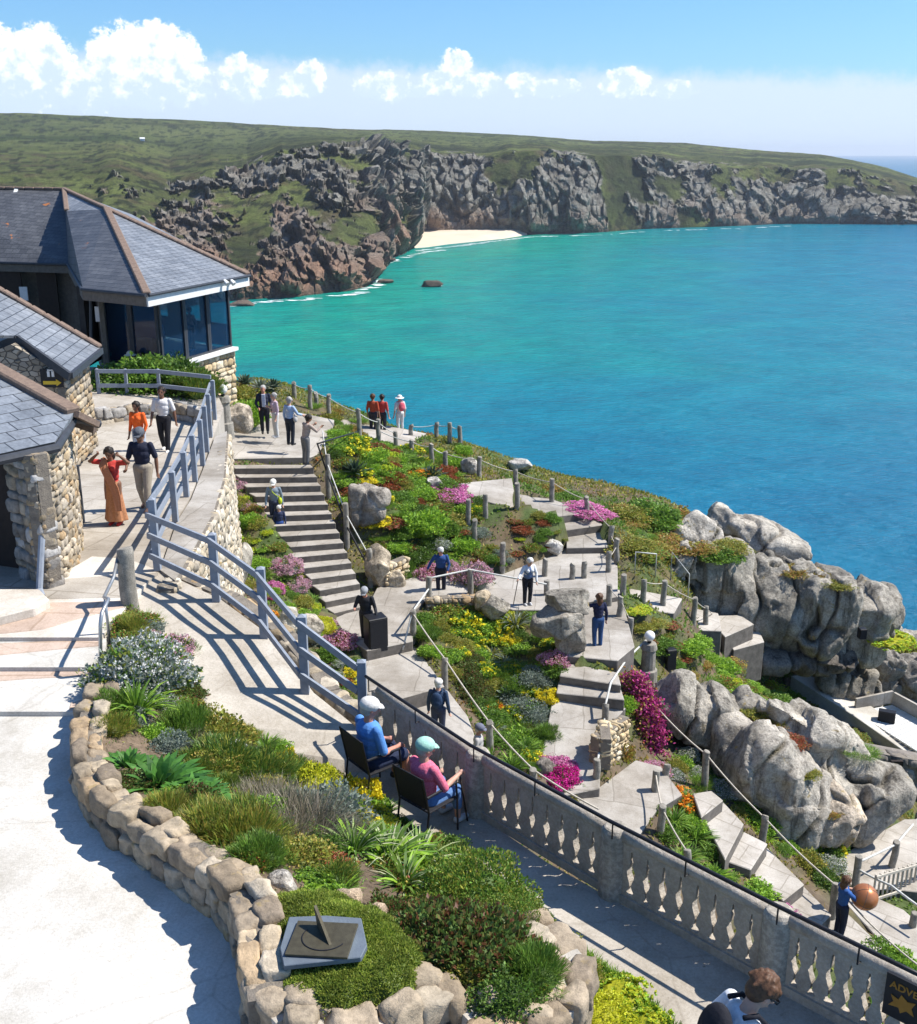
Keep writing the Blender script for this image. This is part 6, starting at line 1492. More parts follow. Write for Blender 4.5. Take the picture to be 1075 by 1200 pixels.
def mk_rosettes(seed, n, pal, h=.4, rs=.17, tips=None):
    """succulent carpet of small rosettes"""
    r = np.random.default_rng(seed); p, d = domepts(n, h, r, .08, .2, .12, seed); pr = []
    k = 9
    for i in range(k):
        a = i*2*math.pi/k+r.random(len(p))*.6; s = unit3(np.cross(d, np.array([.3, .2, 1.]))); u = np.cross(s, d)
        dd = s*np.cos(a)[:, None]+u*np.sin(a)[:, None]+d*.75
        pr.append(rhombs(p, dd, rs*r.uniform(.6, 1.1, len(p)), rs*.26, r, pick(tips if (tips and i % 3 == 0) else pal, len(p), r)))
    pr.append(core(h*.9, tuple(np.array(pal[0])*.7), .85, seed)); return cat(pr), None
def mk_tufts(seed, n, pal, h=.5, w=.012, flow=None):
    r = np.random.default_rng(seed); a = r.uniform(0, 6.283, n); q = np.sqrt(r.random(n))
    p = np.stack([np.cos(a)*q, np.sin(a)*q, np.zeros(n)], 1); d = np.stack([np.cos(a)*q*.5, np.sin(a)*q*.5, np.ones(n)], 1)+r.normal(size=(n, 3))*.25
    return cat([blades(p, d, h*r.uniform(.5, 1.2, n), w, .22, r, pick(pal, n, r), 3, .1)]), None
proto('bush_green', *mk_bush(1, 2600, .15, .8, G_MD)); proto('bush_green_b', *mk_bush(2, 2200, .19, .7, G_MD+G_LT, lump=.35))
proto('bush_dark', *mk_bush(3, 2600, .13, .8, G_DK+G_MD[:1])); proto('bush_light', *mk_bush(4, 2400, .17, .75, G_LT+G_MD[1:2], .3, .5))
proto('bush_olive', *mk_bush(5, 2600, .13, .75, G_OL)); proto('bush_silver', *mk_bush(6, 2600, .12, .75, G_SV))
proto('bush_lime', *mk_bush(7, 3400, .09, .85, LIME, lump=.1, shell=.2)); proto('bush_red', *mk_bush(8, 2400, .14, .65, REDS))
proto('bush_brown', *mk_bush(9, 2400, .13, .55, BRN+G_OL[:2], lump=.3)); proto('bush_mixed', *mk_bush(10, 2400, .15, .6, G_OL+REDS[:1]+G_MD, lump=.35))
proto('cushion_pink', *mk_bush(11, 1500, .10, .55, G_MD, flw=(2600, .085, PINK, -.75))); proto('cushion_magenta', *mk_bush(12, 1500, .10, .5, G_MD, flw=(2200, .08, MAG, -.45)))
proto('cushion_pale', *mk_bush(13, 1500, .10, .8, G_SV+G_OL, flw=(2200, .07, PALEP, -.4))); proto('cushion_yellow', *mk_bush(14, 1300, .12, .7, G_OL+LIME[2:], flw=(1300, .13, YEL, -.3)))
proto('spike_yellow', *mk_bush(15, 1300, .2, .8, G_MD+G_LT, flw=(420, .22, YEL+LIME[:2], .12))); proto('cushion_orange', *mk_bush(16, 1300, .13, .5, G_MD, flw=(700, .15, ORA, .0)))
proto('flower_white', *mk_bush(17, 3800, .10, .7, G_SV+G_OL[:1]+G_MD[:1], flw=(1300, .045, WHT, -.15))); proto('cushion_rose', *mk_bush(18, 1500, .11, .8, REDS+G_OL, flw=(1700, .075, PALEP+PINK[:1], -.25)))
proto('agave', *mk_agave(20)); proto('agave_b', *mk_agave(21, 28, ((.06, .10, .07), (.09, .14, .09)), .10)); proto('agave_pale', *mk_agave(22, 40, ((.26, .30, .22), (.2, .26, .2)), .07))
proto('strap_green', *mk_strap(23, 90, G_LT+G_MD, w=.038)); proto('strap_dark', *mk_strap(24, 110, G_MD, w=.03, h=.8)); proto('strap_grey', *mk_strap(25, 110, G_SV+G_OL[:2], w=.035, h=.8))
proto('strap_varieg', *mk_strap(26, 80, G_MD+G_LT[:1], w=.045, vari=[(.5, .55, .28), (.6, .62, .4)], h=.75)); proto('broadleaf', *mk_strap(27, 150, [(.07, .20, .03), (.10, .26, .045), (.05, .15, .03)], w=.085, h=.75, spread=1.4, droop=.28, ln=.75))
proto('rosette_green', *mk_rosettes(28, 170, G_LT+G_MD)); proto('rosette_lime', *mk_rosettes(29, 170, LIME+G_LT)); proto('rosette_red', *mk_rosettes(30, 170, REDS+G_MD, tips=[(.3, .06, .04)]))
proto('needle_green', *mk_needle(31, 3800, .26, .8, G_MD+G_DK[1:], .010)); proto('needle_olive', *mk_needle(32, 3800, .28, .8, G_OL+G_MD[:1], .010)); proto('needle_dark', *mk_needle(33, 5600, .22, .85, G_DK+G_MD[:1]+G_OL[1:2], .010, lump=.3))
proto('dry_grass', *mk_tufts(34, 1500, DRY, .75, .007)); proto('grass', *mk_tufts(35, 1500, G_MD+G_LT[:1], .5, .010)); proto('grass_tuft', *mk_strap(36, 420, G_LT+G_MD, w=.010, h=1.2, spread=.8, droop=.25, ln=1.05))
proto('succ_red', *mk_bush(37, 3400, .12, .75, [(.12, .19, .04), (.16, .13, .04), (.17, .07, .035), (.09, .16, .035), (.14, .22, .05)], .38, .9))
proto('bush_fine', *mk_bush(40, 9000, .065, .95, G_MD+G_OL[:3]+G_DK[2:], .3, .5, lump=.14, shell=.3))
MESH = {}
def plant_mesh(key):
    if key not in MESH:
        lv, fl = PROTO[key]
        a = npmesh('foliage', lv[0], lv[1], MT['leaf'], None, False, lv[2]); ma = a.data; bpy.data.objects.remove(a)
        mb = None
        if fl: b_ = npmesh('blossom', fl[0], fl[1], MT['flower'], None, False, fl[2]); mb = b_.data; bpy.data.objects.remove(b_)
        MESH[key] = (ma, mb)
    return MESH[key]
NAMES = {'bush': 'shrub', 'cushion': 'flower_cushion', 'spike': 'flowering_shrub', 'flower': 'flowering_shrub', 'agave': 'agave', 'strap': 'strap_leaf_plant', 'broadleaf': 'broad_leaf_plant', 'rosette': 'succulent', 'needle': 'heath_shrub', 'dry': 'dry_grass_clump', 'grass': 'grass_clump', 'succ': 'succulent'}
def plant(key, loc, r, label, hs=1., sx=1., rz=None, group=None):
    ma, mb = plant_mesh(key); nm = NAMES[key.split('_')[0]]; ct = nm.replace('_', ' ')
    rz = random.uniform(0, 6.28) if rz is None else rz
    if mb is None:
        o = bpy.data.objects.new(nm, ma); col.objects.link(o)
    else:
        o = bpy.data.objects.new(nm, None); col.objects.link(o)
        for nme, me in (('foliage', ma), ('blossom', mb)):
            c = bpy.data.objects.new(nme, me); col.objects.link(c); c.parent = o
    o.location = loc; o.scale = (r*sx, r, r*hs); o.rotation_euler = (random.uniform(-.08, .08), random.uniform(-.08, .08), rz if sx == 1 else 0)
    return tag(o, label, ct, group)

# ---- the near flower bed
BED = [(176, 742, .26, 'grass_tuft', 'bushy green grass tuft just below the round concrete post', 1.), (208, 768, .24, 'needle_green', 'small dome of green needles beside the white flowered bush', .9),
 (164, 800, .46, 'flower_white', 'silvery bush sprinkled with white flowers by the steel handrail', 1.1), (188, 770, .26, 'cushion_pale', 'patch of mauve flowers above the white flowered bush', 1.),
 (160, 838, .34, 'strap_green', 'fan of bright strap leaves at the top end of the curved wall', .9), (196, 836, .20, 'strap_dark', 'smaller fan of darker strap leaves beside the bright one', .9),
 (218, 860, .30, 'needle_green', 'green juniper like dome upper left of the conifer group', 1.), (255, 872, .32, 'bush_olive', 'olive feathery dome in the middle of the bed', .9), (262, 900, .32, 'needle_dark', 'dark green spreading dome right of the olive one', .7),
 (185, 922, .42, 'broadleaf', 'glossy broad leaved green plant inside the curved wall, upper one', .75), (225, 940, .32, 'broadleaf', 'glossy broad leaved green plant inside the curved wall, lower one', .75), (150, 900, .26, 'broadleaf', 'glossy broad leaved green plant nearest the wall top', .75),
 (240, 905, .26, 'bush_olive', 'low olive mound above the broad leaved plants', .6), (300, 912, .34, 'needle_dark', 'dark spreading heath beside the ramp edge', .6), (335, 915, .25, 'needle_dark', 'dark heath tuft at the ramp edge near the yellow bloom', .7),
 (245, 975, .28, 'needle_olive', 'olive spiky heath close to the wall', .9), (285, 985, .32, 'needle_olive', 'larger olive spiky heath close to the wall', .9), (312, 950, .26, 'dry_grass', 'wispy grey brown grass above the olive heaths', .9), (345, 975, .34, 'dry_grass', 'large wispy dry clump in the middle of the bed', .9), (300, 1010, .24, 'needle_green', 'bright green heath next to the mound', .9),
 (368, 925, .24, 'bush_lime', 'cream and lime variegated bush at the ramp edge', 1.), (380, 965, .33, 'bush_silver', 'grey green bush between dry grass and yellow flowers', .9), (424, 940, .17, 'cushion_yellow', 'vivid yellow flower clump behind the seated visitors', 1.5), (432, 968, .20, 'cushion_yellow', 'long vivid yellow flower patch below the first one', .6),
 (337, 894, .08, 'cushion_yellow', 'single tall yellow bloom beside the ramp', 2.), (297, 930, .05, 'cushion_orange', 'single orange bloom among the heath', 1.5), (206, 800, .18, 'bush_silver', 'small grey bush right of the white flowered bush', .9),
 (355, 1010, .22, 'bush_olive', 'small olive bush above the mossy mound', .7), (415, 1000, .30, 'strap_varieg', 'leftmost variegated strap leaf clump', .8), (455, 1010, .32, 'strap_varieg', 'second variegated strap leaf clump from the left', .8), (492, 1015, .32, 'strap_varieg', 'third variegated strap leaf clump, beside the rosemary', .8), (475, 1040, .28, 'strap_varieg', 'front variegated strap leaf clump nearest the mound', .8), (520, 1035, .22, 'strap_varieg', 'rightmost variegated strap leaf clump', .8),
 (558, 1078, .44, 'bush_fine', 'big rounded fine leaved green shrub beside the balustrade walk', 1.05), (598, 1095, .26, 'bush_fine', 'right shoulder of the big rounded shrub', .9), (518, 1075, .28, 'bush_fine', 'left shoulder of the big rounded shrub', .9),
 (520, 1115, .34, 'succ_red', 'red tipped succulent shrub below the rosemary, left one', .9), (560, 1125, .34, 'succ_red', 'red tipped succulent shrub below the rosemary, right one', .9), (500, 1090, .24, 'succ_red', 'red tipped succulent nearest the mossy mound', .8), (540, 1158, .24, 'bush_red', 'dark red low shrub behind the bottom wall', .7),
 (595, 1118, .16, 'bush_red', 'rusty orange low patch in the shrub bed', .5), (622, 1142, .22, 'needle_green', 'spiky green tuft inside the right end of the wall', .9), (590, 1180, .12, 'bush_light', 'tiny bright green plant at the bottom of the bed', .6), (360, 1035, .15, 'rosette_green', 'small green rosette plant above the sundial', .7), (400, 1045, .15, 'strap_green', 'small strap leaf tuft above the sundial', .6),
 (380, 1020, .2, 'bush_red', 'brownish red low plant above the sundial', .5)]
for (x, y, r_, k, lb, hs) in BED:
    p = bedz(x, y-2); plant(k, p+Vector((0, 0, -.03)), r_*1.45, lb, hs)
for (x, y, a, b_, c, lb) in [(240, 872, .22, .13, .10, 'upper tan stone set in the flower bed'), (262, 892, .17, .12, .10, 'middle tan stone set in the flower bed'), (285, 905, .15, .10, .08, 'lowest reddish stone in the row across the flower bed'), (405, 1062, .16, .12, .14, 'tan rock at the upper rim of the mossy mound'), (440, 1078, .13, .12, .14, 'orange brown rock at the right rim of the mossy mound'), (470, 1108, .12, .13, .12, 'white rock at the right rim of the mossy mound'), (450, 985, .10, .1, .12, 'round tan stone by the chair legs'), (330, 1035, .16, .1, .1, 'pale rock at the top of the mossy mound')]:
    rocklump('bed_stone', bedz(x, y)+Vector((0, 0, .02)), a, b_, c, random.uniform(-.6, .2), pal=(.58, .45, .32) if 'white' not in lb and 'pale' not in lb else (.62, .58, .52), seed=x, sub=3, label=lb, cat='stone', p=3.5, fq=2)
rr_ = random.Random(44); got = []
kinds_b = ['bush_olive', 'needle_olive', 'bush_mixed', 'needle_green', 'grass', 'dry_grass', 'bush_light', 'strap_dark', 'bush_silver', 'rosette_green', 'bush_dark', 'succ_red', 'flower_white', 'needle_dark']
while len(got) < 140:
    i = rr_.randrange(3, 57); u = rr_.random(); a_ = Ln[i].lerp(Rn[i], u*.9+.05); z_ = bed_at(a_.x, a_.y)
    q_ = None if z_ is None else Vector((a_.x, a_.y, z_))
    if q_ is None or any((q_-g[0]).length < .11 for g in got): got.append((Vector((0, 0, 0)), None)) if rr_.random() < .02 else None; continue
    got.append((q_, rr_.choice(kinds_b)))
got = [g for g in got if g[1]]; got.sort(key=lambda g: -g[0].y); cnt_ = {}
DESCB = dict(bush_olive='small olive shrub', needle_olive='small olive heath', bush_mixed='small mottled shrub', needle_green='small green heath', grass='small green grass clump', dry_grass='small dry grass clump', bush_light='small light green plant', strap_dark='small dark strap leaf clump', bush_silver='small silver shrub', rosette_green='small green succulent', bush_dark='small dark green shrub', succ_red='small red tipped succulent', flower_white='small white flowered shrub', needle_dark='small dark heath')
for p, k in got:
    if (p-P(398, 1108, 6.2)).length < .95: continue
    cnt_[k] = cnt_.get(k, 0)+1
    plant(k, p+Vector((0, 0, -.03)), rr_.uniform(.18, .32), f'{DESCB[k]}, {ORD[cnt_[k]-1]} from the far end of the near flower bed', rr_.uniform(.6, .95), group='small plants filling the near flower bed')
# ---- mossy mound under the sundial
r = np.random.default_rng(5); mo = Vector((P(398, 1108, 6.2).x, P(398, 1108, 6.2).y, 0))
n = 60; an = np.linspace(0, 2*math.pi, n, endpoint=False)
outl = [(322, 1045), (370, 1028), (430, 1050), (475, 1082), (500, 1112), (495, 1140), (450, 1168), (375, 1180), (328, 1168), (314, 1120), (312, 1075)]
ow = [P(x, y, 6.3) for x, y in outl]; cm_ = sum(ow, Vector())/len(ow)
ow = resample(ow+[ow[0]], 61)[:-1]; ow = [cm_+(p-cm_)*(1+.05*math.sin(i*.9)+.03*math.sin(i*2.3+1)) for i, p in enumerate(ow)]
V = [[cm_.x, cm_.y, 0]]; C_ = []
rings = 16
for k in range(1, rings+1):
    t = k/rings
    for p in ow: V.append([cm_.x+(p.x-cm_.x)*t, cm_.y+(p.y-cm_.y)*t, 0])
V = np.array(V); tt = np.concatenate([[0], np.repeat(np.arange(1, rings+1)/rings, 60)])
V[:, 2] = ZC-6.42+.17*(1-tt**6)+fbm(V*3, 3, 4)*.05+fbm(V*11, 3, 6)*.03
V[tt == 1, 2] = ZC-6.62
fs = [(0, 1+i, 1+(i+1) % 60) for i in range(60)]
for k in range(rings-1):
    for i in range(60): a = 1+k*60+i; b_ = 1+k*60+(i+1) % 60; fs.append((a, a+60, b_+60, b_))
mcol = np.array([.16, .22, .04])*(1+fbm(V*4, 3, 9)[:, None]*.6)
moss = mesh_obj('moss_mound', V, fs, MT['leaf'], None, True, np.clip(mcol, .01, 1)); tag(moss, 'bright green mossy mound around the sundial', 'moss')
mbvh = BVHTree.FromPolygons([Vector(v) for v in V], fs)
pts = []; nrm_ = []
while len(pts) < 42000:
    a = r.random(2); i = r.integers(0, 60); t = math.sqrt(r.random()); q = ow[i].lerp(ow[(i+1) % 60], r.random())
    x, y = cm_.x+(q.x-cm_.x)*t, cm_.y+(q.y-cm_.y)*t
    h = mbvh.ray_cast(Vector((x, y, 60)), Vector((0, 0, -1)))
    if h[0]: pts.append(h[0][:]); nrm_.append((h[1] if h[1].z > 0 else -h[1])[:])
pts = np.array(pts); cl_ = np.array([(.24, .32, .05), (.32, .40, .06), (.17, .24, .035), (.38, .42, .08)])[r.integers(0, 4, len(pts))]*(1+.5*fbm(pts*5, 2, 3)[:, None])
v, f, c = rhombs(pts-np.array([0, 0, .008]), np.array(nrm_)*1.1+r.normal(size=pts.shape)*.6, .034*r.uniform(.5, 1.4, len(pts)), .007, r, cl_)
npmesh('moss_fronds', v, f, MT['leaf'], moss, False, np.clip(c, .01, 1))
sd_o.location.z = ZC-6.42+.17+.04; sd_o.rotation_euler = (R(2), R(-3), R(-8))
# ---- verge
def blade_field(name, poly, n, pal, ln, w, zf, label, seed=1, parent=None):
    r = np.random.default_rng(seed); xs_ = [p[0] for p in poly]; ys_ = [p[1] for p in poly]
    x = r.uniform(min(xs_), max(xs_), n*3); y = r.uniform(min(ys_), max(ys_), n*3); k = inpoly(x, y, poly); x, y = x[k][:n], y[k][:n]
    z = np.array([zf(a, b_) for a, b_ in zip(x, y)]); p = np.stack([x, y, z], 1)
    d = np.stack([x*0, x*0, x*0+1], 1)+r.normal(size=p.shape)*.35
    c = pick(pal, len(x), r)*(1+.5*fbm(p*2.5, 3, seed)[:, None])
    v, f, cc__ = blades(p, d, ln*r.uniform(.5, 1.3, len(x)), w, .25, r, c, 3)
    o = npmesh(name, v, f, MT['leaf'], parent, False, np.clip(cc__, .01, 1)); tag(o, label, kind='stuff'); return o
blade_field('grass', [(p.x, p.y) for p in vg], 22000, G_MD+G_LT, .09, .004, lambda a, b_: ZC-7.76, 'long green grass verge at bottom centre beside the walk')
for (x, y, r_, k, lb) in [(725, 1165, .30, 'rosette_lime', 'yellow green succulent cushion on the verge, upper one'), (705, 1195, .32, 'bush_lime', 'yellow green cushion at the bottom edge of the verge'), (755, 1200, .25, 'rosette_lime', 'right hand yellow green succulent on the verge'), (690, 1150, .2, 'bush_olive', 'olive clump at the top of the verge')]:
    plant(k, P(x, y, 7.74), r_, lb, .7)

# ---- lower garden: the plants that stand out
KEY = [(415, 556, .62, 'agave_b', 'large dark agave right of the upper stair', .9), (506, 560, .55, 'agave_b', 'dark agave above the orange flowers near the lookout', .9), (597, 818, .48, 'agave', 'broad bluish agave in the middle of the rock garden', .8), (306, 447, .55, 'agave_pale', 'spiky pale agave against the sea by the cafe', .9), (287, 440, .5, 'agave', 'green agave nearest the cafe plinth', .9), (320, 445, .42, 'agave_b', 'dark agave spears at the cliff edge behind the landing group', 1.1), (386, 700, .38, 'agave_b', 'small spiky agave left of the foot of the stair', .9),
 (292, 480, .55, 'bush_light', 'bright green dome beside the globe lamp rock', 1.1), (280, 455, .6, 'bush_olive', 'olive shrub under the pale agave', .8),
 (378, 737, .36, 'bush_lime', 'round lime yellow shrub left of the stair foot', 1.), (337, 668, .42, 'cushion_pale', 'upper dusty pink bush left of the stair', 1.), (330, 664, .24, 'cushion_magenta', 'vivid magenta flowers in the bed left of the stair', 1.), (322, 690, .28, 'cushion_pink', 'pink flowers below the magenta ones', .9), (348, 690, .34, 'cushion_pale', 'lower dusty pink bush left of the stair', 1.), (308, 722, .3, 'cushion_orange', 'orange red flowers behind the sloping grey fence', .8), (400, 755, .42, 'cushion_rose', 'rosy heather beside the tall loudspeaker', 1.), (316, 700, .16, 'cushion_magenta', 'small magenta patch by the second fence post', .9),
 (278, 595, .36, 'bush_olive', 'ochre bush growing from the retaining wall, upper one', 1.1), (290, 612, .3, 'bush_light', 'lime bush at the upper left edge of the stair', 1.), (296, 598, .3, 'bush_brown', 'rusty bush beside the upper left stair edge', .9),
 (519, 580, .75, 'cushion_pink', 'wide pink flower cushion in the upper slope', .45), (545, 585, .45, 'cushion_pink', 'right end of the wide pink cushion', .5), (497, 570, .30, 'cushion_magenta', 'deep rose patch left of the wide pink cushion', .6), (485, 555, .42, 'cushion_orange', 'orange flowered mat below the upper agaves', .6), (492, 618, .72, 'bush_light', 'large bright green leafy mound in the middle slope', .85), (520, 622, .48, 'bush_green', 'second green mound right of the bright one', .8), (515, 640, .42, 'flower_white', 'grey bush with white blooms below the bright green mound', .7), (474, 672, .40, 'needle_green', 'tall clipped green shrub left of the blue jacket visitor', 1.2), (505, 676, .42, 'cushion_rose', 'mauve bush behind the blue jacket visitor', 1.1), (528, 668, .28, 'cushion_pale', 'small pink bush at right of the blue jacket visitor', 1.), (556, 680, .52, 'cushion_pale', 'big pale pink bush by the middle path post', 1.2),
 (415, 520, .42, 'spike_yellow', 'yellow flowered bush at the top right of the stair', .9), (428, 530, .4, 'cushion_yellow', 'yellow mat right of the stair head', .5), (446, 548, .42, 'rosette_lime', 'lime succulent patch under the cliff posts', .7), (458, 562, .45, 'bush_red', 'dark red shrub in the upper slope', .7), (440, 566, .3, 'rosette_red', 'red succulent beside the dark agave', .7), (478, 530, .4, 'spike_yellow', 'yellow spikes between the upper agaves', .8),
 (680, 600, .8, 'cushion_pink', 'broad pink thrift at the cliff edge, left part', .4), (703, 604, .5, 'cushion_pink', 'broad pink thrift at the cliff edge, right part', .4), (664, 594, .4, 'cushion_pink', 'pink thrift by the seaward post', .4),
 (760, 606, 1.0, 'bush_green', 'large dark green scrub on the seaward headland', .5), (790, 608, .8, 'bush_brown', 'rusty scrub at the seaward edge', .5), (735, 604, .8, 'bush_olive', 'olive scrub right of the pink thrift', .45), (770, 640, 1.0, 'bush_brown', 'wide brown scrub above the dark jointed rock', .4), (740, 640, .7, 'bush_olive', 'olive scrub at the bend of the far path', .4), (812, 655, .7, 'bush_olive', 'olive turf left of the capping slab', .35), (845, 650, .6, 'bush_brown', 'brown turf under the capping slab', .35), (800, 632, .55, 'bush_brown', 'rust coloured tuft behind the pale bare slab', .45),
 (655, 912, .5, 'cushion_magenta', 'magenta flower cushion spilling beside the dark stone', 1.), (648, 900, .42, 'cushion_pink', 'pink upper part of the magenta spill', .9), (660, 938, .36, 'bush_olive', 'low green clump behind the balustrade under the magenta cushion', .7), (600, 903, .42, 'strap_green', 'bright strap leaves by the lower rope posts', .8), (575, 890, .4, 'strap_green', 'bright strap leaves right of the grey capped visitor', .8), (616, 880, .45, 'strap_dark', 'dark strap leaves above the magenta cushion', .8),
 (545, 745, .3, 'spike_yellow', 'yellow flowered succulent nearest the white rail', 1.), (592, 738, .28, 'spike_yellow', 'yellow flowered succulent under the brown cordyline', 1.2), (598, 752, .26, 'cushion_yellow', 'second yellow bloom under the brown cordyline', 1.), (605, 735, .45, 'strap_grey', 'tall ochre leaved plant rising in the rock garden', 1.2), (625, 800, .42, 'bush_silver', 'silver bush on the right rim of the rock garden', .9), (628, 838, .42, 'bush_silver', 'lower silver bush on the right rim of the rock garden', .9), (641, 822, .26, 'cushion_yellow', 'golden flowers hanging over the path edge', 1.3), (652, 775, .36, 'cushion_rose', 'rosy cushion at the foot of the dark banded rock', 1.), (566, 790, .32, 'spike_yellow', 'yellow flowers beside the rope post', 1.), (607, 792, .3, 'spike_yellow', 'yellow flowers above the bluish agave', 1.), (603, 838, .3, 'spike_yellow', 'yellow flowers below the bluish agave', 1.), (578, 832, .28, 'cushion_orange', 'orange grassy clump in the rock garden', 1.), (640, 862, .4, 'needle_green', 'green tuft on the rim above the magenta cushion', .8),
 (748, 812, .30, 'cushion_rose', 'crimson heather at the top of the hanging strand', 1.3), (726, 828, .36, 'bush_light', 'bright green plant under the curved white handrail', 1.), (728, 884, .30, 'bush_brown', 'dried brown hanging mat beside the magenta strand', 1.8), (762, 905, .4, 'cushion_rose', 'rose foliage at the foot of the magenta strand', .7),
 (795, 938, .42, 'cushion_orange', 'orange flower clump by the short rope', .8), (780, 930, .3, 'cushion_orange', 'left orange flower clump by the short rope', .8), (838, 900, .34, 'cushion_orange', 'orange flowers just below the carved boulder', .9), (880, 1050, .45, 'bush_light', 'lime green mat beside the lower steps', .5), (905, 1062, .3, 'cushion_pink', 'pink flowers beside the lower steps, upper patch', .7), (930, 1075, .26, 'cushion_pink', 'pink flowers behind the balustrade near the ball', .7), (972, 990, .38, 'spike_yellow', 'yellow flower heads near the lowest steps', 1.1), (945, 985, .55, 'rosette_lime', 'lime succulent bank under the largest boulder', .7), (923, 962, .4, 'bush_olive', 'olive plant at the foot of the largest boulder', .8), (1000, 985, .3, 'rosette_lime', 'small lime plant under the rightmost boulder', .7),
 (800, 1010, .45, 'strap_dark', 'dark strap leaf clump by the short rope end', .8), (815, 985, .5, 'strap_dark', 'dark strap leaf clump left of the lower steps', .8), (790, 965, .45, 'strap_dark', 'dark strap leaf clump under the orange flowers', .8), (838, 1030, .4, 'strap_green', 'green strap leaves beside the lower step edge', .8),
 (1022, 1120, .5, 'bush_green', 'green shrub behind the ball at right', .7), (1045, 1130, .45, 'bush_light', 'light green shrub at the right edge of the steps', .7)]
TD = ['turf tuft beside the pale bare slab', 'rusty turf above the dark jointed rock', 'brown turf left of the capping slab edge', 'green turf below the capping slab', 'green strip of turf behind the capping slab', 'low turf on the crest of the great rock', 'brown turf mid crest of the great rock', 'small turf patch on the seaward crest', 'yellow green turf by the sea at right edge', 'second yellow green turf by the sea at right edge', 'brown turf wedged in the lower outcrop top', 'rusty turf in a cleft of the lower outcrop', 'ochre turf above the rounded boulder', 'moss in the long cleft of the lower outcrop', 'moss low in the cleft of the lower outcrop', 'grass above the tall pale boulder', 'tuft on the dark banded rock']
for i, p in enumerate(TURF):
    if p is not None and p.y < 60: plant(['bush_olive', 'bush_brown', 'bush_brown', 'bush_green', 'bush_olive', 'bush_brown', 'bush_brown', 'bush_olive', 'rosette_lime', 'bush_olive', 'bush_brown', 'bush_red', 'bush_olive', 'bush_olive', 'bush_brown', 'grass', 'grass'][i], p+Vector((0, .1, -.1)), (.8, .9, .8, .8, .7, .6, .5, .5, 1.0, .8, .45, .4, .5, .35, .35, .5, .3)[i], TD[i], .4)
TB = {}
for (x, y, r_, k, lb, hs) in KEY:
    p = T(x, y) if y > 482 else P(x, y+9, 9.25); plant(k, p+Vector((0, 0, -.04)), r_*1.15, lb, hs)
# cafe shrubbery behind the plaza
for i, (x, y, r_, k) in enumerate([(140, 452, 1.0, 'bush_dark'), (172, 450, 1.15, 'bush_green'), (205, 450, 1.1, 'bush_dark'), (228, 455, .8, 'needle_dark'), (190, 438, 1.0, 'bush_dark')]):
    plant(k, P(x, y, 7.15)+Vector((0, 0, -.1)), r_*1.15, ('leftmost dark shrub under the cafe windows', 'second shrub from left under the cafe windows', 'third dark shrub under the cafe windows', 'needle leaved shrub at the right end under the cafe windows', 'rear dark shrub touching the cafe glass')[i], .75)
plant('agave', P(217, 436, 7.2), .7, 'spiky blue agave against the cafe corner window', .9)
# magenta strand hanging over the rock, one trailing plant
r = np.random.default_rng(9); line = [PY(x, y, T(770, 880).y+yy_) for x, y, yy_ in [(742, 792, 1.2), (755, 815, 1.0), (764, 838, .5), (768, 862, .2), (762, 885, 0), (775, 898, -.1)]]
line = resample(line, 60); pr = []
pp_ = np.repeat(np.array([p[:] for p in line]), 70, 0)+r.normal(size=(4200, 3))*np.array([.16, .10, .09])
hc = empty('trailing_flowers', line[-1], 0, 'magenta trailing flowers hanging down left side of the carved boulder', 'trailing plant')
o = npmesh('blossom', *rhombs(pp_, r.normal(size=pp_.shape), .09, .035, r, pick(MAG+PINK[:2], len(pp_), r))[:2], MT['flower'], None, False, pick([(.5, .05, .26), (.6, .1, .32), (.3, .04, .12)], len(pp_)*4, r, .3)); parent_keep(o, hc)
pp_ = np.repeat(np.array([p[:] for p in line]), 40, 0)+r.normal(size=(2400, 3))*np.array([.2, .12, .12])+np.array([-.12, .04, -.03])
v, f, c = rhombs(pp_, r.normal(size=pp_.shape), .1, .03, r, pick(REDS+BRN+G_OL, len(pp_), r)); o = npmesh('foliage', v, f, MT['leaf'], None, False, np.clip(c, .01, 1)); parent_keep(o, hc)

# ---- scattered planting, region by region; each plant is a thing with its own label
def on_slab(p):
    return any(inpoly(np.array([p.x]), np.array([p.y]), s)[0] for s in SLAB_XY)
SLAB_XY = []
for o in bpy.data.objects:
    if o.name.split('.')[0] in ('path', 'steps', 'landing') and o.type == 'MESH':
        me = o.data
        for pl in me.polygons:
            if pl.normal.z > .7 and pl.area > .15: SLAB_XY.append([(me.vertices[i].co.x, me.vertices[i].co.y) for i in pl.vertices])
DESC = {'bush_green': 'mid green leafy shrub', 'bush_green_b': 'loose green leafy shrub', 'bush_dark': 'dark green shrub', 'bush_light': 'light green leafy plant', 'bush_olive': 'olive green shrub', 'bush_silver': 'silver grey shrub', 'bush_red': 'dark red shrub', 'bush_brown': 'rusty brown shrub', 'bush_mixed': 'mottled green and red shrub', 'cushion_pink': 'pink flower cushion', 'cushion_pale': 'pale pink flower bush', 'cushion_yellow': 'yellow flower cushion', 'spike_yellow': 'yellow spiked plant', 'cushion_orange': 'orange flower cushion', 'strap_green': 'bright strap leaf clump', 'strap_dark': 'dark strap leaf clump', 'strap_grey': 'grey strap leaf clump', 'rosette_green': 'green rosette succulent', 'rosette_lime': 'lime rosette succulent', 'rosette_red': 'red rosette succulent', 'needle_green': 'needle leaved green shrub', 'needle_olive': 'needle leaved olive shrub', 'dry_grass': 'dry grass clump', 'grass': 'green grass clump', 'flower_white': 'grey bush with white flowers', 'succ_red': 'red tipped succulent', 'agave': 'small agave', 'cushion_rose': 'rose heather'}
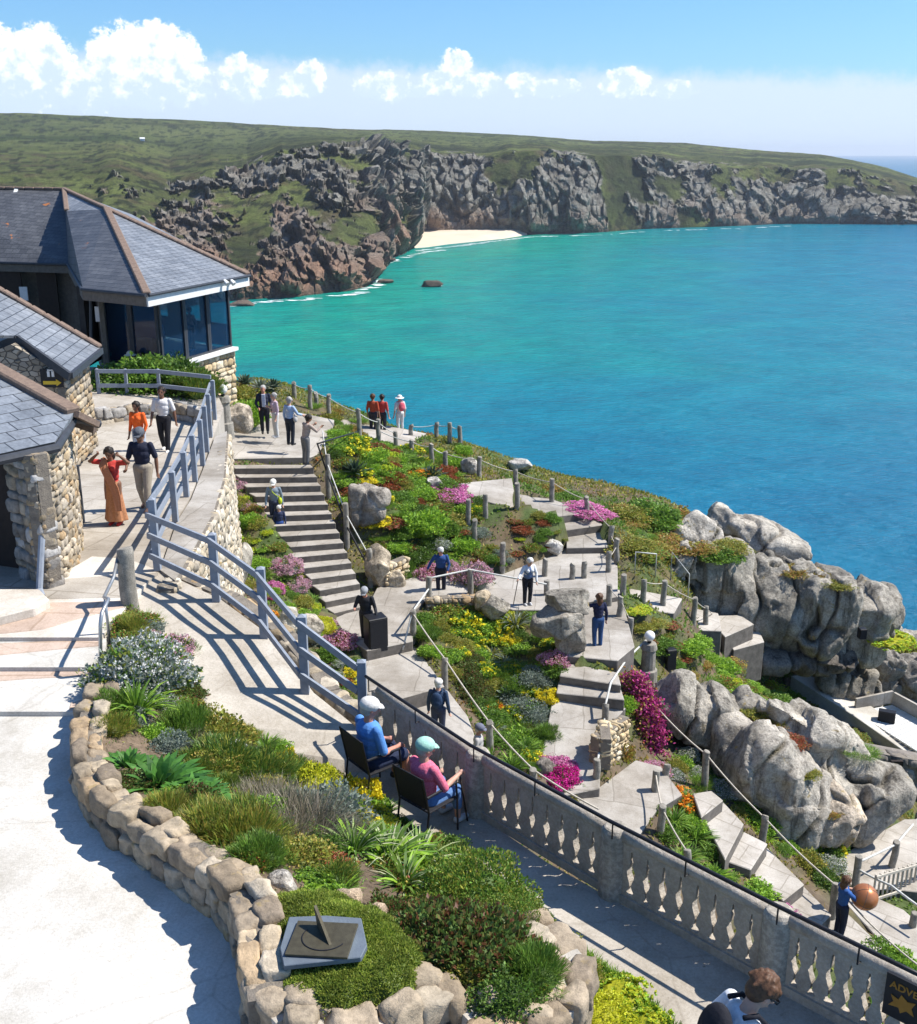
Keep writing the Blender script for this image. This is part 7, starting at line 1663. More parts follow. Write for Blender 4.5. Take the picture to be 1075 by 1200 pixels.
def scatter(desc, poly, n, kinds, r0, r1, seed, gap=.75, hs=(.5, .85)):
    rr_ = random.Random(seed); got = []; tries = 0
    xs_ = [p[0] for p in poly]; ys_ = [p[1] for p in poly]
    while len(got) < n and tries < n*40:
        tries += 1; x, y = rr_.uniform(min(xs_), max(xs_)), rr_.uniform(min(ys_), max(ys_))
        if not inpoly(np.array([x]), np.array([y]), poly)[0]: continue
        p = T(x, y); r_ = rr_.uniform(r0, r1)
        if on_slab(p) or any((p-q[0]).length < (r_+q[1])*gap for q in got): continue
        if any(on_slab(p+Vector((a*r_*.6, b_*r_*.6, 0))) for a, b_ in ((1, 0), (-1, 0), (0, 1), (0, -1))): r_ *= .6
        got.append((p, r_, rr_.choice(kinds), x))
    by = {}
    for g in got: by.setdefault(g[2], []).append(g)
    for k, lst in by.items():
        lst.sort(key=lambda g: g[3])
        for i, g in enumerate(lst):
            od = ORD[i]+' ' if len(lst) > 1 else 'only '
            lb = f"{DESC[k]}, {od}{'from left ' if len(lst) > 1 else 'one '}{desc}"
            plant(k, g[0]+Vector((0, 0, -.03)), g[1]*1.15, lb, rr_.uniform(*hs), group='garden plants on the slope')
scatter('in the bed left of the stair', [(270, 560), (298, 600), (335, 655), (368, 700), (388, 745), (345, 750), (318, 700), (290, 655), (268, 620)], 40, ['bush_green', 'rosette_green', 'bush_olive', 'rosette_lime', 'bush_light', 'bush_mixed', 'strap_dark', 'cushion_pale'], .18, .36, 101)
scatter('on the slope right of the stair', [(378, 500), (440, 522), (520, 548), (562, 575), (556, 610), (545, 650), (470, 668), (440, 640), (405, 580)], 100, ['bush_green', 'rosette_green', 'bush_olive', 'rosette_lime', 'bush_light', 'bush_mixed', 'strap_green', 'bush_red', 'spike_yellow', 'bush_green_b', 'rosette_red', 'bush_dark', 'grass', 'cushion_yellow', 'bush_light', 'rosette_green'], .26, .52, 102, gap=.6)
scatter('on the cliff edge by the lookout', [(350, 475), (400, 478), (440, 500), (470, 520), (540, 522), (560, 550), (520, 548), (460, 530), (400, 505)], 22, ['bush_green', 'bush_olive', 'bush_brown', 'bush_light', 'rosette_lime', 'grass'], .2, .42, 103)
scatter('in the planted island', [(596, 612), (640, 602), (665, 625), (668, 655), (640, 660), (605, 655)], 16, ['bush_red', 'bush_mixed', 'rosette_red', 'rosette_lime', 'bush_green', 'bush_olive'], .18, .38, 104)
scatter('below the island path', [(545, 612), (590, 640), (600, 665), (560, 660)], 8, ['bush_mixed', 'rosette_red', 'bush_green', 'bush_silver'], .2, .35, 105)
scatter('in the rock garden', [(488, 722), (560, 705), (600, 712), (640, 722), (655, 770), (648, 815), (640, 870), (655, 915), (610, 905), (560, 830), (505, 765)], 80, ['rosette_green', 'strap_grey', 'strap_dark', 'bush_olive', 'rosette_lime', 'bush_green', 'bush_mixed', 'bush_green_b', 'needle_green', 'bush_silver', 'spike_yellow', 'succ_red', 'bush_dark', 'grass', 'bush_light'], .24, .48, 106, gap=.6)
scatter('on the green bank below the far posts', [(738, 705), (780, 725), (830, 760), (900, 800), (965, 832), (1020, 868), (930, 852), (870, 828), (800, 792), (765, 768), (738, 745)], 60, ['grass', 'bush_light', 'bush_olive', 'rosette_lime', 'bush_green', 'rosette_red', 'bush_brown', 'bush_light', 'bush_mixed'], .25, .55, 107, hs=(.3, .55))
scatter('beside the long rope', [(775, 905), (800, 885), (860, 885), (905, 930), (935, 980), (990, 1015), (965, 1035), (915, 1000), (870, 955), (815, 925)], 44, ['bush_green', 'bush_dark', 'bush_light', 'rosette_green', 'strap_green', 'bush_olive', 'flower_white', 'grass', 'bush_green_b'], .22, .46, 108)
scatter('in the strip left of the lower steps', [(768, 950), (800, 945), (830, 985), (850, 1020), (880, 1050), (920, 1080), (880, 1080), (800, 1030)], 22, ['strap_dark', 'strap_green', 'bush_green', 'bush_light', 'rosette_green'], .22, .42, 109)
scatter('on the seaward headland', [(640, 572), (700, 592), (760, 598), (812, 608), (800, 655), (750, 655), (725, 610)], 34, ['bush_brown', 'bush_olive', 'bush_green', 'grass', 'bush_mixed'], .3, .6, 110, hs=(.25, .45))
scatter('under the sloping grey fence', [(372, 752), (400, 762), (425, 790), (430, 820), (400, 800), (378, 775)], 12, ['bush_green', 'flower_white', 'bush_dark', 'cushion_yellow', 'bush_red', 'rosette_lime'], .18, .32, 111)
scatter('at the foot of the retaining wall', [(270, 560), (285, 600), (300, 650), (290, 700), (268, 660)], 10, ['bush_olive', 'bush_light', 'rosette_lime', 'bush_mixed'], .16, .28, 112)
scatter('along the left edge of the rope slope', [(440, 640), (475, 668), (450, 690), (436, 660)], 5, ['bush_green', 'bush_mixed', 'rosette_red'], .2, .3, 113)
scatter('in the gravel behind the stage walkway', [(900, 780), (975, 770), (990, 790), (930, 795)], 8, ['bush_green', 'grass', 'bush_olive'], .25, .5, 114)
scatter('right of the lowest steps', [(985, 1085), (1040, 1120), (1075, 1150), (1020, 1140)], 9, ['bush_green', 'bush_light', 'bush_olive'], .2, .4, 115)
scatter('on the small mound above the stage', [(905, 772), (960, 762), (1000, 775), (960, 788)], 8, ['grass', 'bush_green', 'bush_olive'], .25, .45, 116, hs=(.3, .4))

# ---- creeping cover between them
r = np.random.default_rng(77); n = 150000
x = r.uniform(-12, 26, n); y = r.uniform(17, 50, n)
fx = np.clip((x-GX0)/GS, 0, len(gx)-1.001); fy = np.clip((y-GY0)/GS, 0, len(gy)-1.001); i, j = fx.astype(int), fy.astype(int); a_, b__ = fx-i, fy-j
z = ZN[i, j]*(1-a_)*(1-b__)+ZN[i+1, j]*a_*(1-b__)+ZN[i, j+1]*(1-a_)*b__+ZN[i+1, j+1]*a_*b__
ok = np.ones(n, bool)
for s in SLAB_XY:
    if len(s) >= 4: ok &= ~inpoly(x, y, s)
p = np.stack([x, y, z], 1); dn = fbm(p*.5, 4, 70); ok &= dn+r.random(n)*.5 > .06; p = p[ok]
pr_ = fbm(p*.33, 3, 71)[:, None]; pq = fbm(p*.8, 3, 72)[:, None]
base_ = np.array(G_MD)[r.integers(0, 4, len(p))]; c = base_+(np.array(G_OL)[r.integers(0, 4, len(p))]-base_)*np.clip(.5+pr_*4, 0, 1)
c = c+(np.array(BRN)[r.integers(0, 4, len(p))]-c)*np.clip(pq*4-1.5, 0, .6); c = c+(np.array(REDS)[r.integers(0, 4, len(p))]-c)*np.clip(-pq*4-1.5, 0, .7)
v, f, cc__ = rhombs(p, r.normal(size=p.shape)*.8+np.array([0, 0, .8]), .13*r.uniform(.5, 1.3, len(p)), .035, r, c)
o = npmesh('ground_cover', v, f, MT['leaf'], None, False, np.clip(cc__, .01, 1)); tag(o, 'low creeping plants covering the soil between the garden shrubs', kind='stuff')
# small weeds and litter in the near bed
r = np.random.default_rng(78); pl_ = []
for _ in range(9000):
    t, u = r.random(), r.random(); a_ = Ln[int(t*58)].lerp(Rn[int(t*58)], u); z_ = bed_at(a_.x, a_.y)
    if z_: pl_.append((a_.x, a_.y, z_))
p = np.array(pl_)+r.normal(size=(len(pl_), 3))*np.array([.03, .03, 0])
c = np.array(DRY+G_OL+G_MD)[r.integers(0, 12, len(p))]
v, f, cc__ = rhombs(p, r.normal(size=p.shape)*.9+np.array([0, 0, .5]), .05*r.uniform(.5, 1.4, len(p)), .009, r, c)
o = npmesh('leaf_litter', v, f, MT['leaf'], None, False, np.clip(cc__, .01, 1)); tag(o, 'dry leaf litter and small weeds on the flower bed soil', kind='stuff')
# ------------------------------------------------------------------ people: one continuous body each, clothing as parts
def sph(mb, c, r, s=(1, 1, 1), M_=None, u=14, v=10):
    c = Vector(c); vs = []; fs = []
    for i in range(v+1):
        t = math.pi*i/v
        for k in range(u):
            a = 2*math.pi*k/u; q = Vector((math.sin(t)*math.cos(a)*s[0], math.sin(t)*math.sin(a)*s[1], math.cos(t)*s[2]))*r
            vs.append(c+(M_ @ q if M_ is not None else q))
    for i in range(v):
        for k in range(u): fs.append((i*u+k, i*u+(k+1) % u, (i+1)*u+(k+1) % u, (i+1)*u+k)[::-1])
    mb.add(vs, fs)
def caps(mb, pts, rs, n=12):
    pts = [Vector(p) for p in pts]; mb.tube(pts, list(rs), n)
    for p, r_ in zip(pts, rs): sph(mb, p, r_*1.0, u=n, v=8)
def remesh(mb, name, mat, parent, vox=.012, sm=3, colr=None):
    me = bpy.data.meshes.new(name); me.from_pydata([tuple(v) for v in mb.v], [], mb.f)
    o = bpy.data.objects.new(name, me); col.objects.link(o)
    m_ = o.modifiers.new('r', 'REMESH'); m_.mode = 'VOXEL'; m_.voxel_size = vox; m_.use_smooth_shade = True
    s_ = o.modifiers.new('s', 'SMOOTH'); s_.iterations = sm; s_.factor = .5
    dg = bpy.context.evaluated_depsgraph_get(); m2 = bpy.data.meshes.new_from_object(o.evaluated_get(dg)); bpy.data.objects.remove(o)
    m2.materials.clear(); return fin(name, m2, mat, parent, True)
CM = {}
def cloth(c, c2=None, sc=22, rough=.85, tex=None):
    k = (c, c2, sc)
    if k not in CM: CM[k] = M('cloth', c, c2 or tuple(x*.78 for x in c), sc, rough, .006, 28, coord='Object', detail=3)
    return CM[k]
SK = {'pale': M('skin_pale', (.55, .33, .24), (.47, .26, .19), 14, .55), 'tan': M('skin_tan', (.36, .19, .12), (.28, .14, .09), 14, .55), 'brown': M('skin_brown', (.20, .10, .06), (.15, .075, .045), 14, .5), 'red': M('skin_ruddy', (.52, .25, .18), (.42, .19, .13), 14, .55)}
HAIR = {'dark': M('hair_dark', (.015, .011, .009), (.03, .022, .016), 60, .5, .004, 90), 'brown': M('hair_brown', (.13, .062, .03), (.07, .035, .018), 50, .5, .004, 90), 'grey': M('hair_grey', (.42, .40, .38), (.28, .27, .26), 50, .6, .004, 90), 'white': M('hair_white', (.66, .65, .62), (.5, .49, .47), 50, .6, .004, 90)}
def hand(mb, w, d, up_, s, grip=.5, side=1):
    """palm and five fingers from the wrist w along d; palm faces down the curl direction up_"""
    d = d.normalized(); sd2 = d.cross(up_).normalized()*side; up_ = sd2.cross(d).normalized()*side
    palm = w+d*.05*s
    caps(mb, [w, w+d*.03*s, palm+d*.02*s], [.019*s, .027*s, .030*s], 10)
    caps(mb, [palm-sd2*.02*s+d*.015*s, palm+sd2*.02*s+d*.015*s], [.021*s, .021*s], 8)
    for k, (o_, l_) in enumerate(((-.031, .062), (-.011, .074), (.011, .070), (.031, .054))):
        b_ = palm+sd2*o_*s+d*.028*s; cur = grip+.08*k
        p1_ = b_+(d*math.cos(cur*.6)-up_*math.sin(cur*.6))*l_*.5*s; p2_ = p1_+(d*math.cos(cur*1.7)-up_*math.sin(cur*1.7))*l_*.5*s
        caps(mb, [b_, p1_, p2_], [.0105*s, .0098*s, .008*s], 7)
    tb = w+d*.025*s-sd2*.022*s
    caps(mb, [tb, tb+(d*.6-sd2*.75)*.032*s, tb+(d*.95-sd2*.55)*.062*s-up_*.012*s], [.014*s, .012*s, .0095*s], 7)
def V3(*a): return Vector(a)
def person(base, H, rz, label, pose=None, skin='pale', top=None, topc=(.3, .3, .3), bot=(.1, .1, .12), shoe=(.6, .6, .6), hair='dark', hairlen=0, hat=None, hatc=(.7, .7, .68), hatstyle='cap', sleeve=.45, bottom='trousers', bag=None, vox=.014, stout=1., long_top=0, female=False, extra=None, group=None, sunglass=False):
    """base: point under the pelvis at foot level. local +Y is where the person faces"""
    q = dict(pel=.52, lean=.02, side=0, aL=((-.035, -.01, -.175), (-.045, .045, -.335)), aR=((.035, -.01, -.175), (.045, .045, -.335)), lL=((-.005, .012, -.245), (0, -.01, -.475)), lR=((.005, .012, -.245), (0, -.01, -.475)), hp=0., hy=0., grip=.6)
    q.update(pose or {})
    o = empty('person', base, rz, label, 'person', group)
    S = H; st = stout
    pel = V3(0, 0, q['pel'])*S; ln = q['lean']; sd_ = q['side']
    def tor(z, y=0, x=0): return pel+(V3(math.sin(sd_)*z, math.sin(ln)*z, math.cos(ln)*z)+V3(x, y*math.cos(ln), -y*math.sin(ln)))*S
    waist, chest, neckb = tor(.09), tor(.215, .0), tor(.30, -.005)
    shx = (.098 if female else .108)
    sL, sR = tor(.262, -.005, -shx), tor(.262, -.005, shx)
    hx = .052
    hL, hR = pel+V3(-hx, 0, -.01)*S, pel+V3(hx, 0, -.01)*S
    hd = tor(.385, .012)+V3(0, math.sin(q['hp'])*.03, -.015*abs(math.sin(q['hp'])))*S
    hM = Matrix.Rotation(q['hy'], 3, 'Z') @ Matrix.Rotation(-q['hp'], 3, 'X')
    # ---- body
    mb = MB()
    def torso(mb, k=0., z0=0):
        for c, r_, s_ in ((pel+V3(0, 0, .0), .085*S*st+k, (1.08, .82, .72)), (waist, .074*S*st+k, (1.1, .85, 1.)), (tor(.15, .004), .080*S*st+k, (1.12, .85, .95)), (chest, .086*S+k+(.01*S if st > 1.1 else 0), (1.18, .80, .85)), (tor(.256, -.004), .060*S+k, (1.58, .82, .62))): sph(mb, c, r_, s_, Matrix.Rotation(-ln, 3, 'X'))
        if female: sph(mb, tor(.205, .052, -.04), .036*S+k, M_=None); sph(mb, tor(.205, .052, .04), .036*S+k)
        if st > 1.12: sph(mb, tor(.09, .045), .062*S*st+k, (1.1, .8, .95))
    torso(mb)
    caps(mb, [tor(.28), neckb+(hd-neckb)*.3, hd-hM @ V3(0, .004, .03)*S], [.036*S, .033*S, .032*S], 12)
    sph(mb, hd+hM @ V3(0, -.006, .014)*S, .060*S, (.86, 1.04, 1.0), hM, 18, 14)
    sph(mb, hd+hM @ V3(0, .014, -.022)*S, .042*S, (.86, .95, 1.05), hM, 14, 12)
    caps(mb, [hd+hM @ V3(0, .054, .008)*S, hd+hM @ V3(0, .068, -.012)*S], [.007*S, .010*S], 8)
    for x in (-1, 1): sph(mb, hd+hM @ V3(x*.052, -.004, -.002)*S, .014*S, (.5, .9, 1.2), hM); sph(mb, hd+hM @ V3(x*.022, .040, .010)*S, .014*S, (1, .6, .6), hM)
    caps(mb, [hd+hM @ V3(-.014, .052, -.034)*S, hd+hM @ V3(.014, .052, -.034)*S], [.007*S, .007*S], 6)
    arms = []
    for sh, a, sd3 in ((sL, q['aL'], -1), (sR, q['aR'], 1)):
        el_, hn = sh+Vector(a[0])*S, sh+Vector(a[1])*S; arms.append((sh, el_, hn))
        caps(mb, [sh, sh.lerp(el_, .5), el_, el_.lerp(hn, .35), hn], [.031*S, .028*S, .0225*S, .0235*S, .0155*S], 12)
        dd = (hn-el_).normalized(); hand(mb, hn, dd, V3(-sd3*.9, -.25, .1), S/1.75, q['grip'], sd3)
    legs = []
    for hp_, l_ in ((hL, q['lL']), (hR, q['lR'])):
        kn, ft = hp_+Vector(l_[0])*S, hp_+Vector(l_[1])*S; legs.append((hp_, kn, ft))
        caps(mb, [hp_, hp_.lerp(kn, .5), kn, kn.lerp(ft, .35), ft], [.056*S*min(st, 1.15), .048*S, .033*S, .034*S, .021*S], 12)
        fd_ = V3(0, 1, 0) if len(l_) < 3 else Vector(l_[2]).normalized()
        caps(mb, [ft+V3(0, 0, -.012)*S, ft+fd_*.075*S+V3(0, 0, -.024)*S], [.021*S, .018*S], 10)
    remesh(mb, 'body', SK[skin], o, vox)
    # ---- eyes
    if vox < .012 or True:
        me_ = MB()
        for x in (-1, 1): sph(me_, hd+hM @ V3(x*.021, .047, .009)*S, .0065*S, u=8, v=6)
        me_.build('eyes', MT['black'], o, True)
    # ---- top
    mb = MB(); torso(mb, .009)
    sl_ = sleeve
    for sh, el_, hn in arms:
        if sl_ <= .5: e_ = sh.lerp(el_, sl_*2*.95+.05); caps(mb, [sh+V3(0, 0, -.004)*S, sh.lerp(e_, .5), e_], [.035*S, .0345*S, .0335*S], 12)
        else: e_ = el_.lerp(hn, (sl_-.5)*2*.92); caps(mb, [sh, sh.lerp(el_, .5), el_, e_], [.035*S, .034*S, .029*S, .023*S], 12)
    if long_top:
        caps(mb, [pel, pel+V3(0, 0, -long_top)*S], [.088*S, .098*S], 16)
    remesh(mb, top or 'shirt', topc if not isinstance(topc, tuple) else cloth(topc), o, vox, 2)
    # ---- bottom
    mb = MB(); k = .010
    sph(mb, pel+V3(0, 0, -.005)*S, .088*S*st+k, (1.08, .84, .7))
    if bottom == 'skirt' or bottom == 'sari':
        f_ = (legs[0][2]+legs[1][2])/2; n_ = 24; vs = []; fs = []; lev = 10
        for i in range(lev+1):
            t = i/lev; c = pel.lerp(f_+V3(0, 0, -.0)*S, t*(.98 if bottom == 'sari' else .75))
            rr_ = (.088+.022*t+(.028*t*t))*S
            for k2 in range(n_):
                a = 2*math.pi*k2/n_; w_ = 1+.09*t*math.sin(a*6+1.3)+.05*t*math.sin(a*11)
                vs.append(c+V3(math.cos(a)*rr_*w_*1.05, math.sin(a)*rr_*w_*.86, 0))
        for i in range(lev):
            for k2 in range(n_): fs.append((i*n_+k2, (i+1)*n_+k2, (i+1)*n_+(k2+1) % n_, i*n_+(k2+1) % n_))
        fs += [tuple(range(n_)), tuple(range(lev*n_, lev*n_+n_))[::-1]]; mb.add(vs, fs)
    else:
        lim = {'trousers': 1.0, 'shorts': .45, 'capri': .8}[bottom]
        for hp_, kn, ft in legs:
            if lim <= .5: e_ = hp_.lerp(kn, lim*2); caps(mb, [hp_, hp_.lerp(e_, .5), e_], [.063*S*min(st, 1.15), .058*S, .052*S], 12)
            else: e_ = kn.lerp(ft, (lim-.5)*2*.94); caps(mb, [hp_, hp_.lerp(kn, .5), kn, kn.lerp(e_, .5), e_], [.062*S*min(st, 1.15), .054*S, .043*S, .040*S, .035*S], 12)
    remesh(mb, {'sari': 'sari_skirt', 'skirt': 'skirt', 'shorts': 'shorts'}.get(bottom, 'trousers'), bot if not isinstance(bot, tuple) else cloth(bot), o, vox, 2)
    for (hp_, kn, ft), l_ in zip(legs, (q['lL'], q['lR'])):
        fd_ = V3(0, 1, 0) if len(l_) < 3 else Vector(l_[2]).normalized()
        mb = MB(); caps(mb, [ft+V3(0, 0, -.016)*S-fd_*.012*S, ft+fd_*.03*S+V3(0, 0, -.02)*S, ft+fd_*.085*S+V3(0, 0, -.027)*S], [.027*S, .027*S, .022*S], 10); remesh(mb, 'shoe', cloth(shoe), o, max(vox, .009), 1)
    # ---- hair and hats
    mb = MB()
    sph(mb, hd+hM @ V3(0, -.014, .022)*S, .0655*S, (.90, 1.0, .95), hM, 18, 12)
    sph(mb, hd+hM @ V3(0, -.028, -.008)*S, .050*S, (.98, .9, 1.05), hM)
    rh = random.Random(int(S*1000)+int(base.x*10))
    for _ in range(0 if hat else 26):
        a_, b__ = rh.uniform(-2.6, 2.6), rh.uniform(.1, 1.5); dv = V3(math.sin(a_)*math.sin(b__), -math.cos(a_)*math.sin(b__), math.cos(b__)); c0_ = hd+hM @ (V3(0, -.014, .02)+dv*.056)*S; caps(mb, [c0_, c0_+hM @ V3(dv.x*.012, dv.y*.012-.004, dv.z*.008-.022)*S], [.016*S, .009*S], 6)
    if hairlen: caps(mb, [hd+hM @ V3(0, -.030, 0)*S, hd+hM @ V3(0, -.045, -.06)*S, hd+V3(0, -.055, -.06-hairlen)*S], [.05*S, .052*S, .036*S], 12)
    if hair: remesh(mb, 'hair', HAIR[hair], o, vox, 2)
    if hat:
        hm = cloth(hatc); top_ = hd+hM @ V3(0, -.012, .030)*S; mb = MB()
        if hatstyle == 'cap':
            sph(mb, top_, .071*S, (.90, 1.04, .80), hM, 18, 12)
            for k2 in range(5):
                t = k2/4; caps(mb, [top_+hM @ V3(-.045*math.cos(t*1.2), .045+.055*math.sin(t*1.57), -.004-.006*t)*S, top_+hM @ V3(.045*math.cos(t*1.2), .045+.055*math.sin(t*1.57), -.004-.006*t)*S], [.0065*S, .0065*S], 6)
            remesh(mb, 'cap', hm, o, min(vox, .008), 1)
        else:
            sph(mb, top_, .069*S, (.94, 1.02, .86), hM, 18, 12); m2_ = MB()
            n_ = 24; rg = []
            for (r_, z) in ((.058, .0), (.115, -.022), (.115, -.030), (.058, -.012)):
                rg.append([top_+hM @ V3(math.cos(2*math.pi*k2/n_)*r_, math.sin(2*math.pi*k2/n_)*r_*1.05, z)*S for k2 in range(n_)])
            vs = [p for g_ in rg for p in g_]; m2_.add(vs, [(a*n_+k2, ((a+1) % 4)*n_+k2, ((a+1) % 4)*n_+(k2+1) % n_, a*n_+(k2+1) % n_) for a in range(4) for k2 in range(n_)])
            mb.add(m2_.v, m2_.f); remesh(mb, 'sun_hat', hm, o, min(vox, .008), 1)
    if bag:
        if bag[0] == 'backpack':
            mb = MB(); c = tor(.18, -.115); sph(mb, c, .09*S, (1.0, .62, 1.35), Matrix.Rotation(-ln, 3, 'X')); sph(mb, c+V3(0, -.03, -.03)*S, .06*S, (1.1, .6, 1.0)); remesh(mb, 'backpack', cloth(bag[1]), o, max(vox, .01), 2)
            for x in (-1, 1):
                b_ = MB(); b_.tube([tor(.30, -.06, x*.06), tor(.315, .0, x*.062), tor(.26, .085, x*.07), tor(.14, .075, x*.085), tor(.10, -.04, x*.09)], .011*S, 6); b_.build('strap', cloth(bag[1]), o, True)
        else:
            mb = MB(); c = tor(.02, .03, bag[2]*.12) ; sph(mb, c, .06*S, (.7, .9, 1.2)); remesh(mb, 'shoulder_bag', cloth(bag[1]), o, max(vox, .01), 2)
            b_ = MB(); b_.tube([c+V3(0, 0, .06)*S, tor(.2, .09, 0), tor(.30, .02, -bag[2]*.07), tor(.2, -.09, 0), c+V3(0, 0, .06)*S], .008*S, 6); b_.build('strap', cloth(bag[1]), o, True)
    if sunglass:
        b_ = MB(); 
        for x in (-1, 1): b_.box(hd+hM @ V3(x*.021, .058, .010)*S, .034*S, .006*S, .022*S, M=hM).bar(hd+hM @ V3(x*.044, .05, .012)*S, hd+hM @ V3(x*.056, -.005, .010)*S, .005*S, .006*S)
        b_.build('sunglasses', MT['black'], o)
    if extra: extra(o, S, tor, arms, hd, hM)
    return o
def Pz(px, py, H): return P(px, py, H)
WALKL = dict(lL=((-.005, .07, -.235), (0, .10, -.46)), lR=((.005, .0, -.245), (0, -.10, -.455)), aL=((-.04, -.04, -.17), (-.05, -.02, -.335)), aR=((.04, .03, -.17), (.05, .11, -.31)))
# sari lady with both hands at her head
def drape(o, S, tor, arms, hd, hM):
    mb = MB(); r = random.Random(3)
    pts = [tor(.30, .03, .09), tor(.22, .10, .05), tor(.12, .12, -.02), tor(.02, .11, -.06), tor(-.14, .09, -.09)]
    n = 16; rows_ = 5; vs = []
    a = tor(.31, -.02, .085)
    L_ = [(tor(.31, -.02, .13), tor(.30, .03, .03)), (tor(.24, .10, .11), tor(.22, .10, -.01)), (tor(.12, .125, .05), tor(.10, .12, -.07)), (tor(0, .12, .0), tor(-.02, .10, -.11)), (tor(-.15, .11, -.03), tor(-.15, .08, -.12)), (tor(-.33, .12, -.05), tor(-.33, .09, -.125))]
    for p, q_ in L_:
        for k in range(7): t = k/6; vs.append(p.lerp(q_, t)+V3(0, .010*math.sin(t*14), 0))
    fs = grid_faces(len(L_), 7).tolist(); back = [v-V3(0, .018, 0) for v in vs]; m_ = len(vs)
    mb.add(vs+back, fs+[(f[3]+m_, f[2]+m_, f[1]+m_, f[0]+m_) for f in fs])
    for i in range(len(L_)-1): mb.add([vs[i*7], vs[(i+1)*7], back[(i+1)*7], back[i*7]], [(0, 1, 2, 3)]); mb.add([vs[i*7+6], vs[(i+1)*7+6], back[(i+1)*7+6], back[i*7+6]], [(3, 2, 1, 0)])
    mb.build('sari_drape', cloth((.50, .20, .11), (.36, .16, .08), 40), o, True)
    mb = MB(); L2 = [tor(.31, -.03, .10), tor(.24, -.10, .10), tor(.1, -.11, .12), tor(-.1, -.1, .14), tor(-.25, -.1, .15)]
    mb.tube(L2, [.03, .05, .05, .05, .04], 10); remesh(mb, 'sari_end', cloth((.42, .17, .09)), o, .012, 2)
person(Pz(137, 613, 6.85), 1.56, R(172), 'person in a red blouse and rust gold sari holding both hands to the head', dict(aL=((-.15, .05, .02), (-.055, .06, .10)), aR=((.15, .05, .02), (.055, .06, .10)), grip=1.0, hp=.3), 'brown', 'blouse', (.50, .05, .04), bot=cloth((.48, .22, .11), (.34, .15, .07), 30), bottom='sari', hair='dark', hairlen=.02, shoe=(.4, .03, .03), female=True, sleeve=.35, extra=drape, vox=.011)
person(Pz(172, 597, 6.95), 1.76, R(176), 'person in navy polo shirt, beige trousers and grey cap walking towards the viewer', dict(WALKL, hp=.35, aR=((.05, .02, -.17), (.035, .13, -.24))), 'brown', 'polo_shirt', (.018, .022, .045), bot=(.36, .31, .24), shoe=(.10, .06, .05), hair='dark', hat=True, hatc=(.10, .11, .13), sleeve=.42, vox=.011, stout=1.08)
person(Pz(166, 543, 7.35), 1.60, R(165), 'person in bright orange top with long dark hair and pale jeans', dict(aL=((-.04, .0, -.17), (-.02, .06, -.30)), hp=.1), 'brown', 'top', (.80, .13, .02), bot=(.45, .50, .58), hair='dark', hairlen=.10, female=True, sleeve=.8, shoe=(.6, .6, .6), vox=.012)
person(Pz(195, 529, 7.4), 1.74, R(180), 'person in white T shirt and black trousers with sunglasses at the collar', dict(WALKL, aL=((-.05, -.02, -.17), (-.07, .0, -.33))), 'brown', 't_shirt', (.74, .72, .70), bot=(.015, .015, .02), shoe=(.75, .73, .70), hair='dark', sleeve=.42, vox=.012, stout=1.06)
person(Pz(157, 470, 8.0), 1.72, R(-40), 'person in white shirt and cream sun hat behind the two rail fence', {}, 'pale', 'shirt', (.74, .75, .78), bot=(.12, .16, .24), hair='grey', hat=True, hatc=(.72, .66, .52), hatstyle='brim', sleeve=.8, bag=('backpack', (.12, .13, .16)))
person(PY(46, 372, 38.5)+V3(0, 0, -1.62), 1.7, R(180), 'person in a white hat, only the head showing above the kiosk roof', {}, 'pale', 'shirt', (.3, .3, .32), hair='grey', hat=True, hatc=(.8, .8, .78), hatstyle='brim')
person(PY(82, 385, 37.5)+V3(0, 0, -1.62), 1.7, R(150), 'person with bare head and pink shirt half hidden behind the kiosk roof', {}, 'red', 'shirt', (.5, .2, .2), hair='brown')
# landing group
person(Pz(311, 507, 9.6), 1.76, R(190), 'person in open navy jacket over a pale shirt standing on the landing', dict(aR=((.05, .02, -.17), (.0, .10, -.24))), 'red', 'jacket', (.02, .025, .05), bot=(.02, .02, .03), shoe=(.03, .03, .03), hair='grey', sleeve=1.0, stout=1.08, extra=lambda o, S, tor, arms, hd, hM: MB().box(tor(.17, .088), .075*S, .03*S, .26*S).build('shirt_front', cloth((.55, .58, .68)), o, bevel=.01))
person(Pz(324, 512, 9.6), 1.62, R(120), 'person in pink and pale blue top on the landing behind the blue shirted visitor', dict(aR=((.04, .05, -.15), (-.02, .13, -.10))), 'pale', 'top', (.55, .42, .50), bot=(.62, .62, .60), hair='grey', female=True, sleeve=.8)
person(Pz(341, 521, 9.6), 1.70, R(-30), 'person in light blue shirt and dark trousers seen from behind on the landing', dict(aR=((.06, .06, -.14), (.09, .17, -.18)), hp=.1), 'pale', 'shirt', (.38, .50, .72), bot=(.03, .035, .05), hair='grey', female=True, sleeve=.95, shoe=(.05, .05, .05), bag=('shoulder', (.55, .52, .5), 1))
person(Pz(359, 545, 9.95), 1.76, R(-50), 'person in beige top leaning on the post at the head of the stair', dict(lean=.22, hp=.2, aL=((-.03, .12, -.12), (.0, .22, -.05)), aR=((.03, .12, -.12), (.02, .22, -.06))), 'tan', 'shirt', (.42, .33, .28), bot=(.17, .17, .17), hair='dark', sleeve=.9, shoe=(.08, .07, .06))
lk = [(436, 'person in rust red shirt standing leftmost at the lookout', (.42, .07, .03), 'tan', 'brown'), (447, 'person in scarlet shirt second from left at the lookout', (.50, .06, .05), 'red', 'dark')]
for x, lb, c, sk, hr_ in lk:
    g = T(x, 512); person(g+V3(0, .8, -.1), 1.70, R(-20), lb, {}, sk, 'shirt', c, bot=(.03, .03, .04), hair=hr_, sleeve=.5)
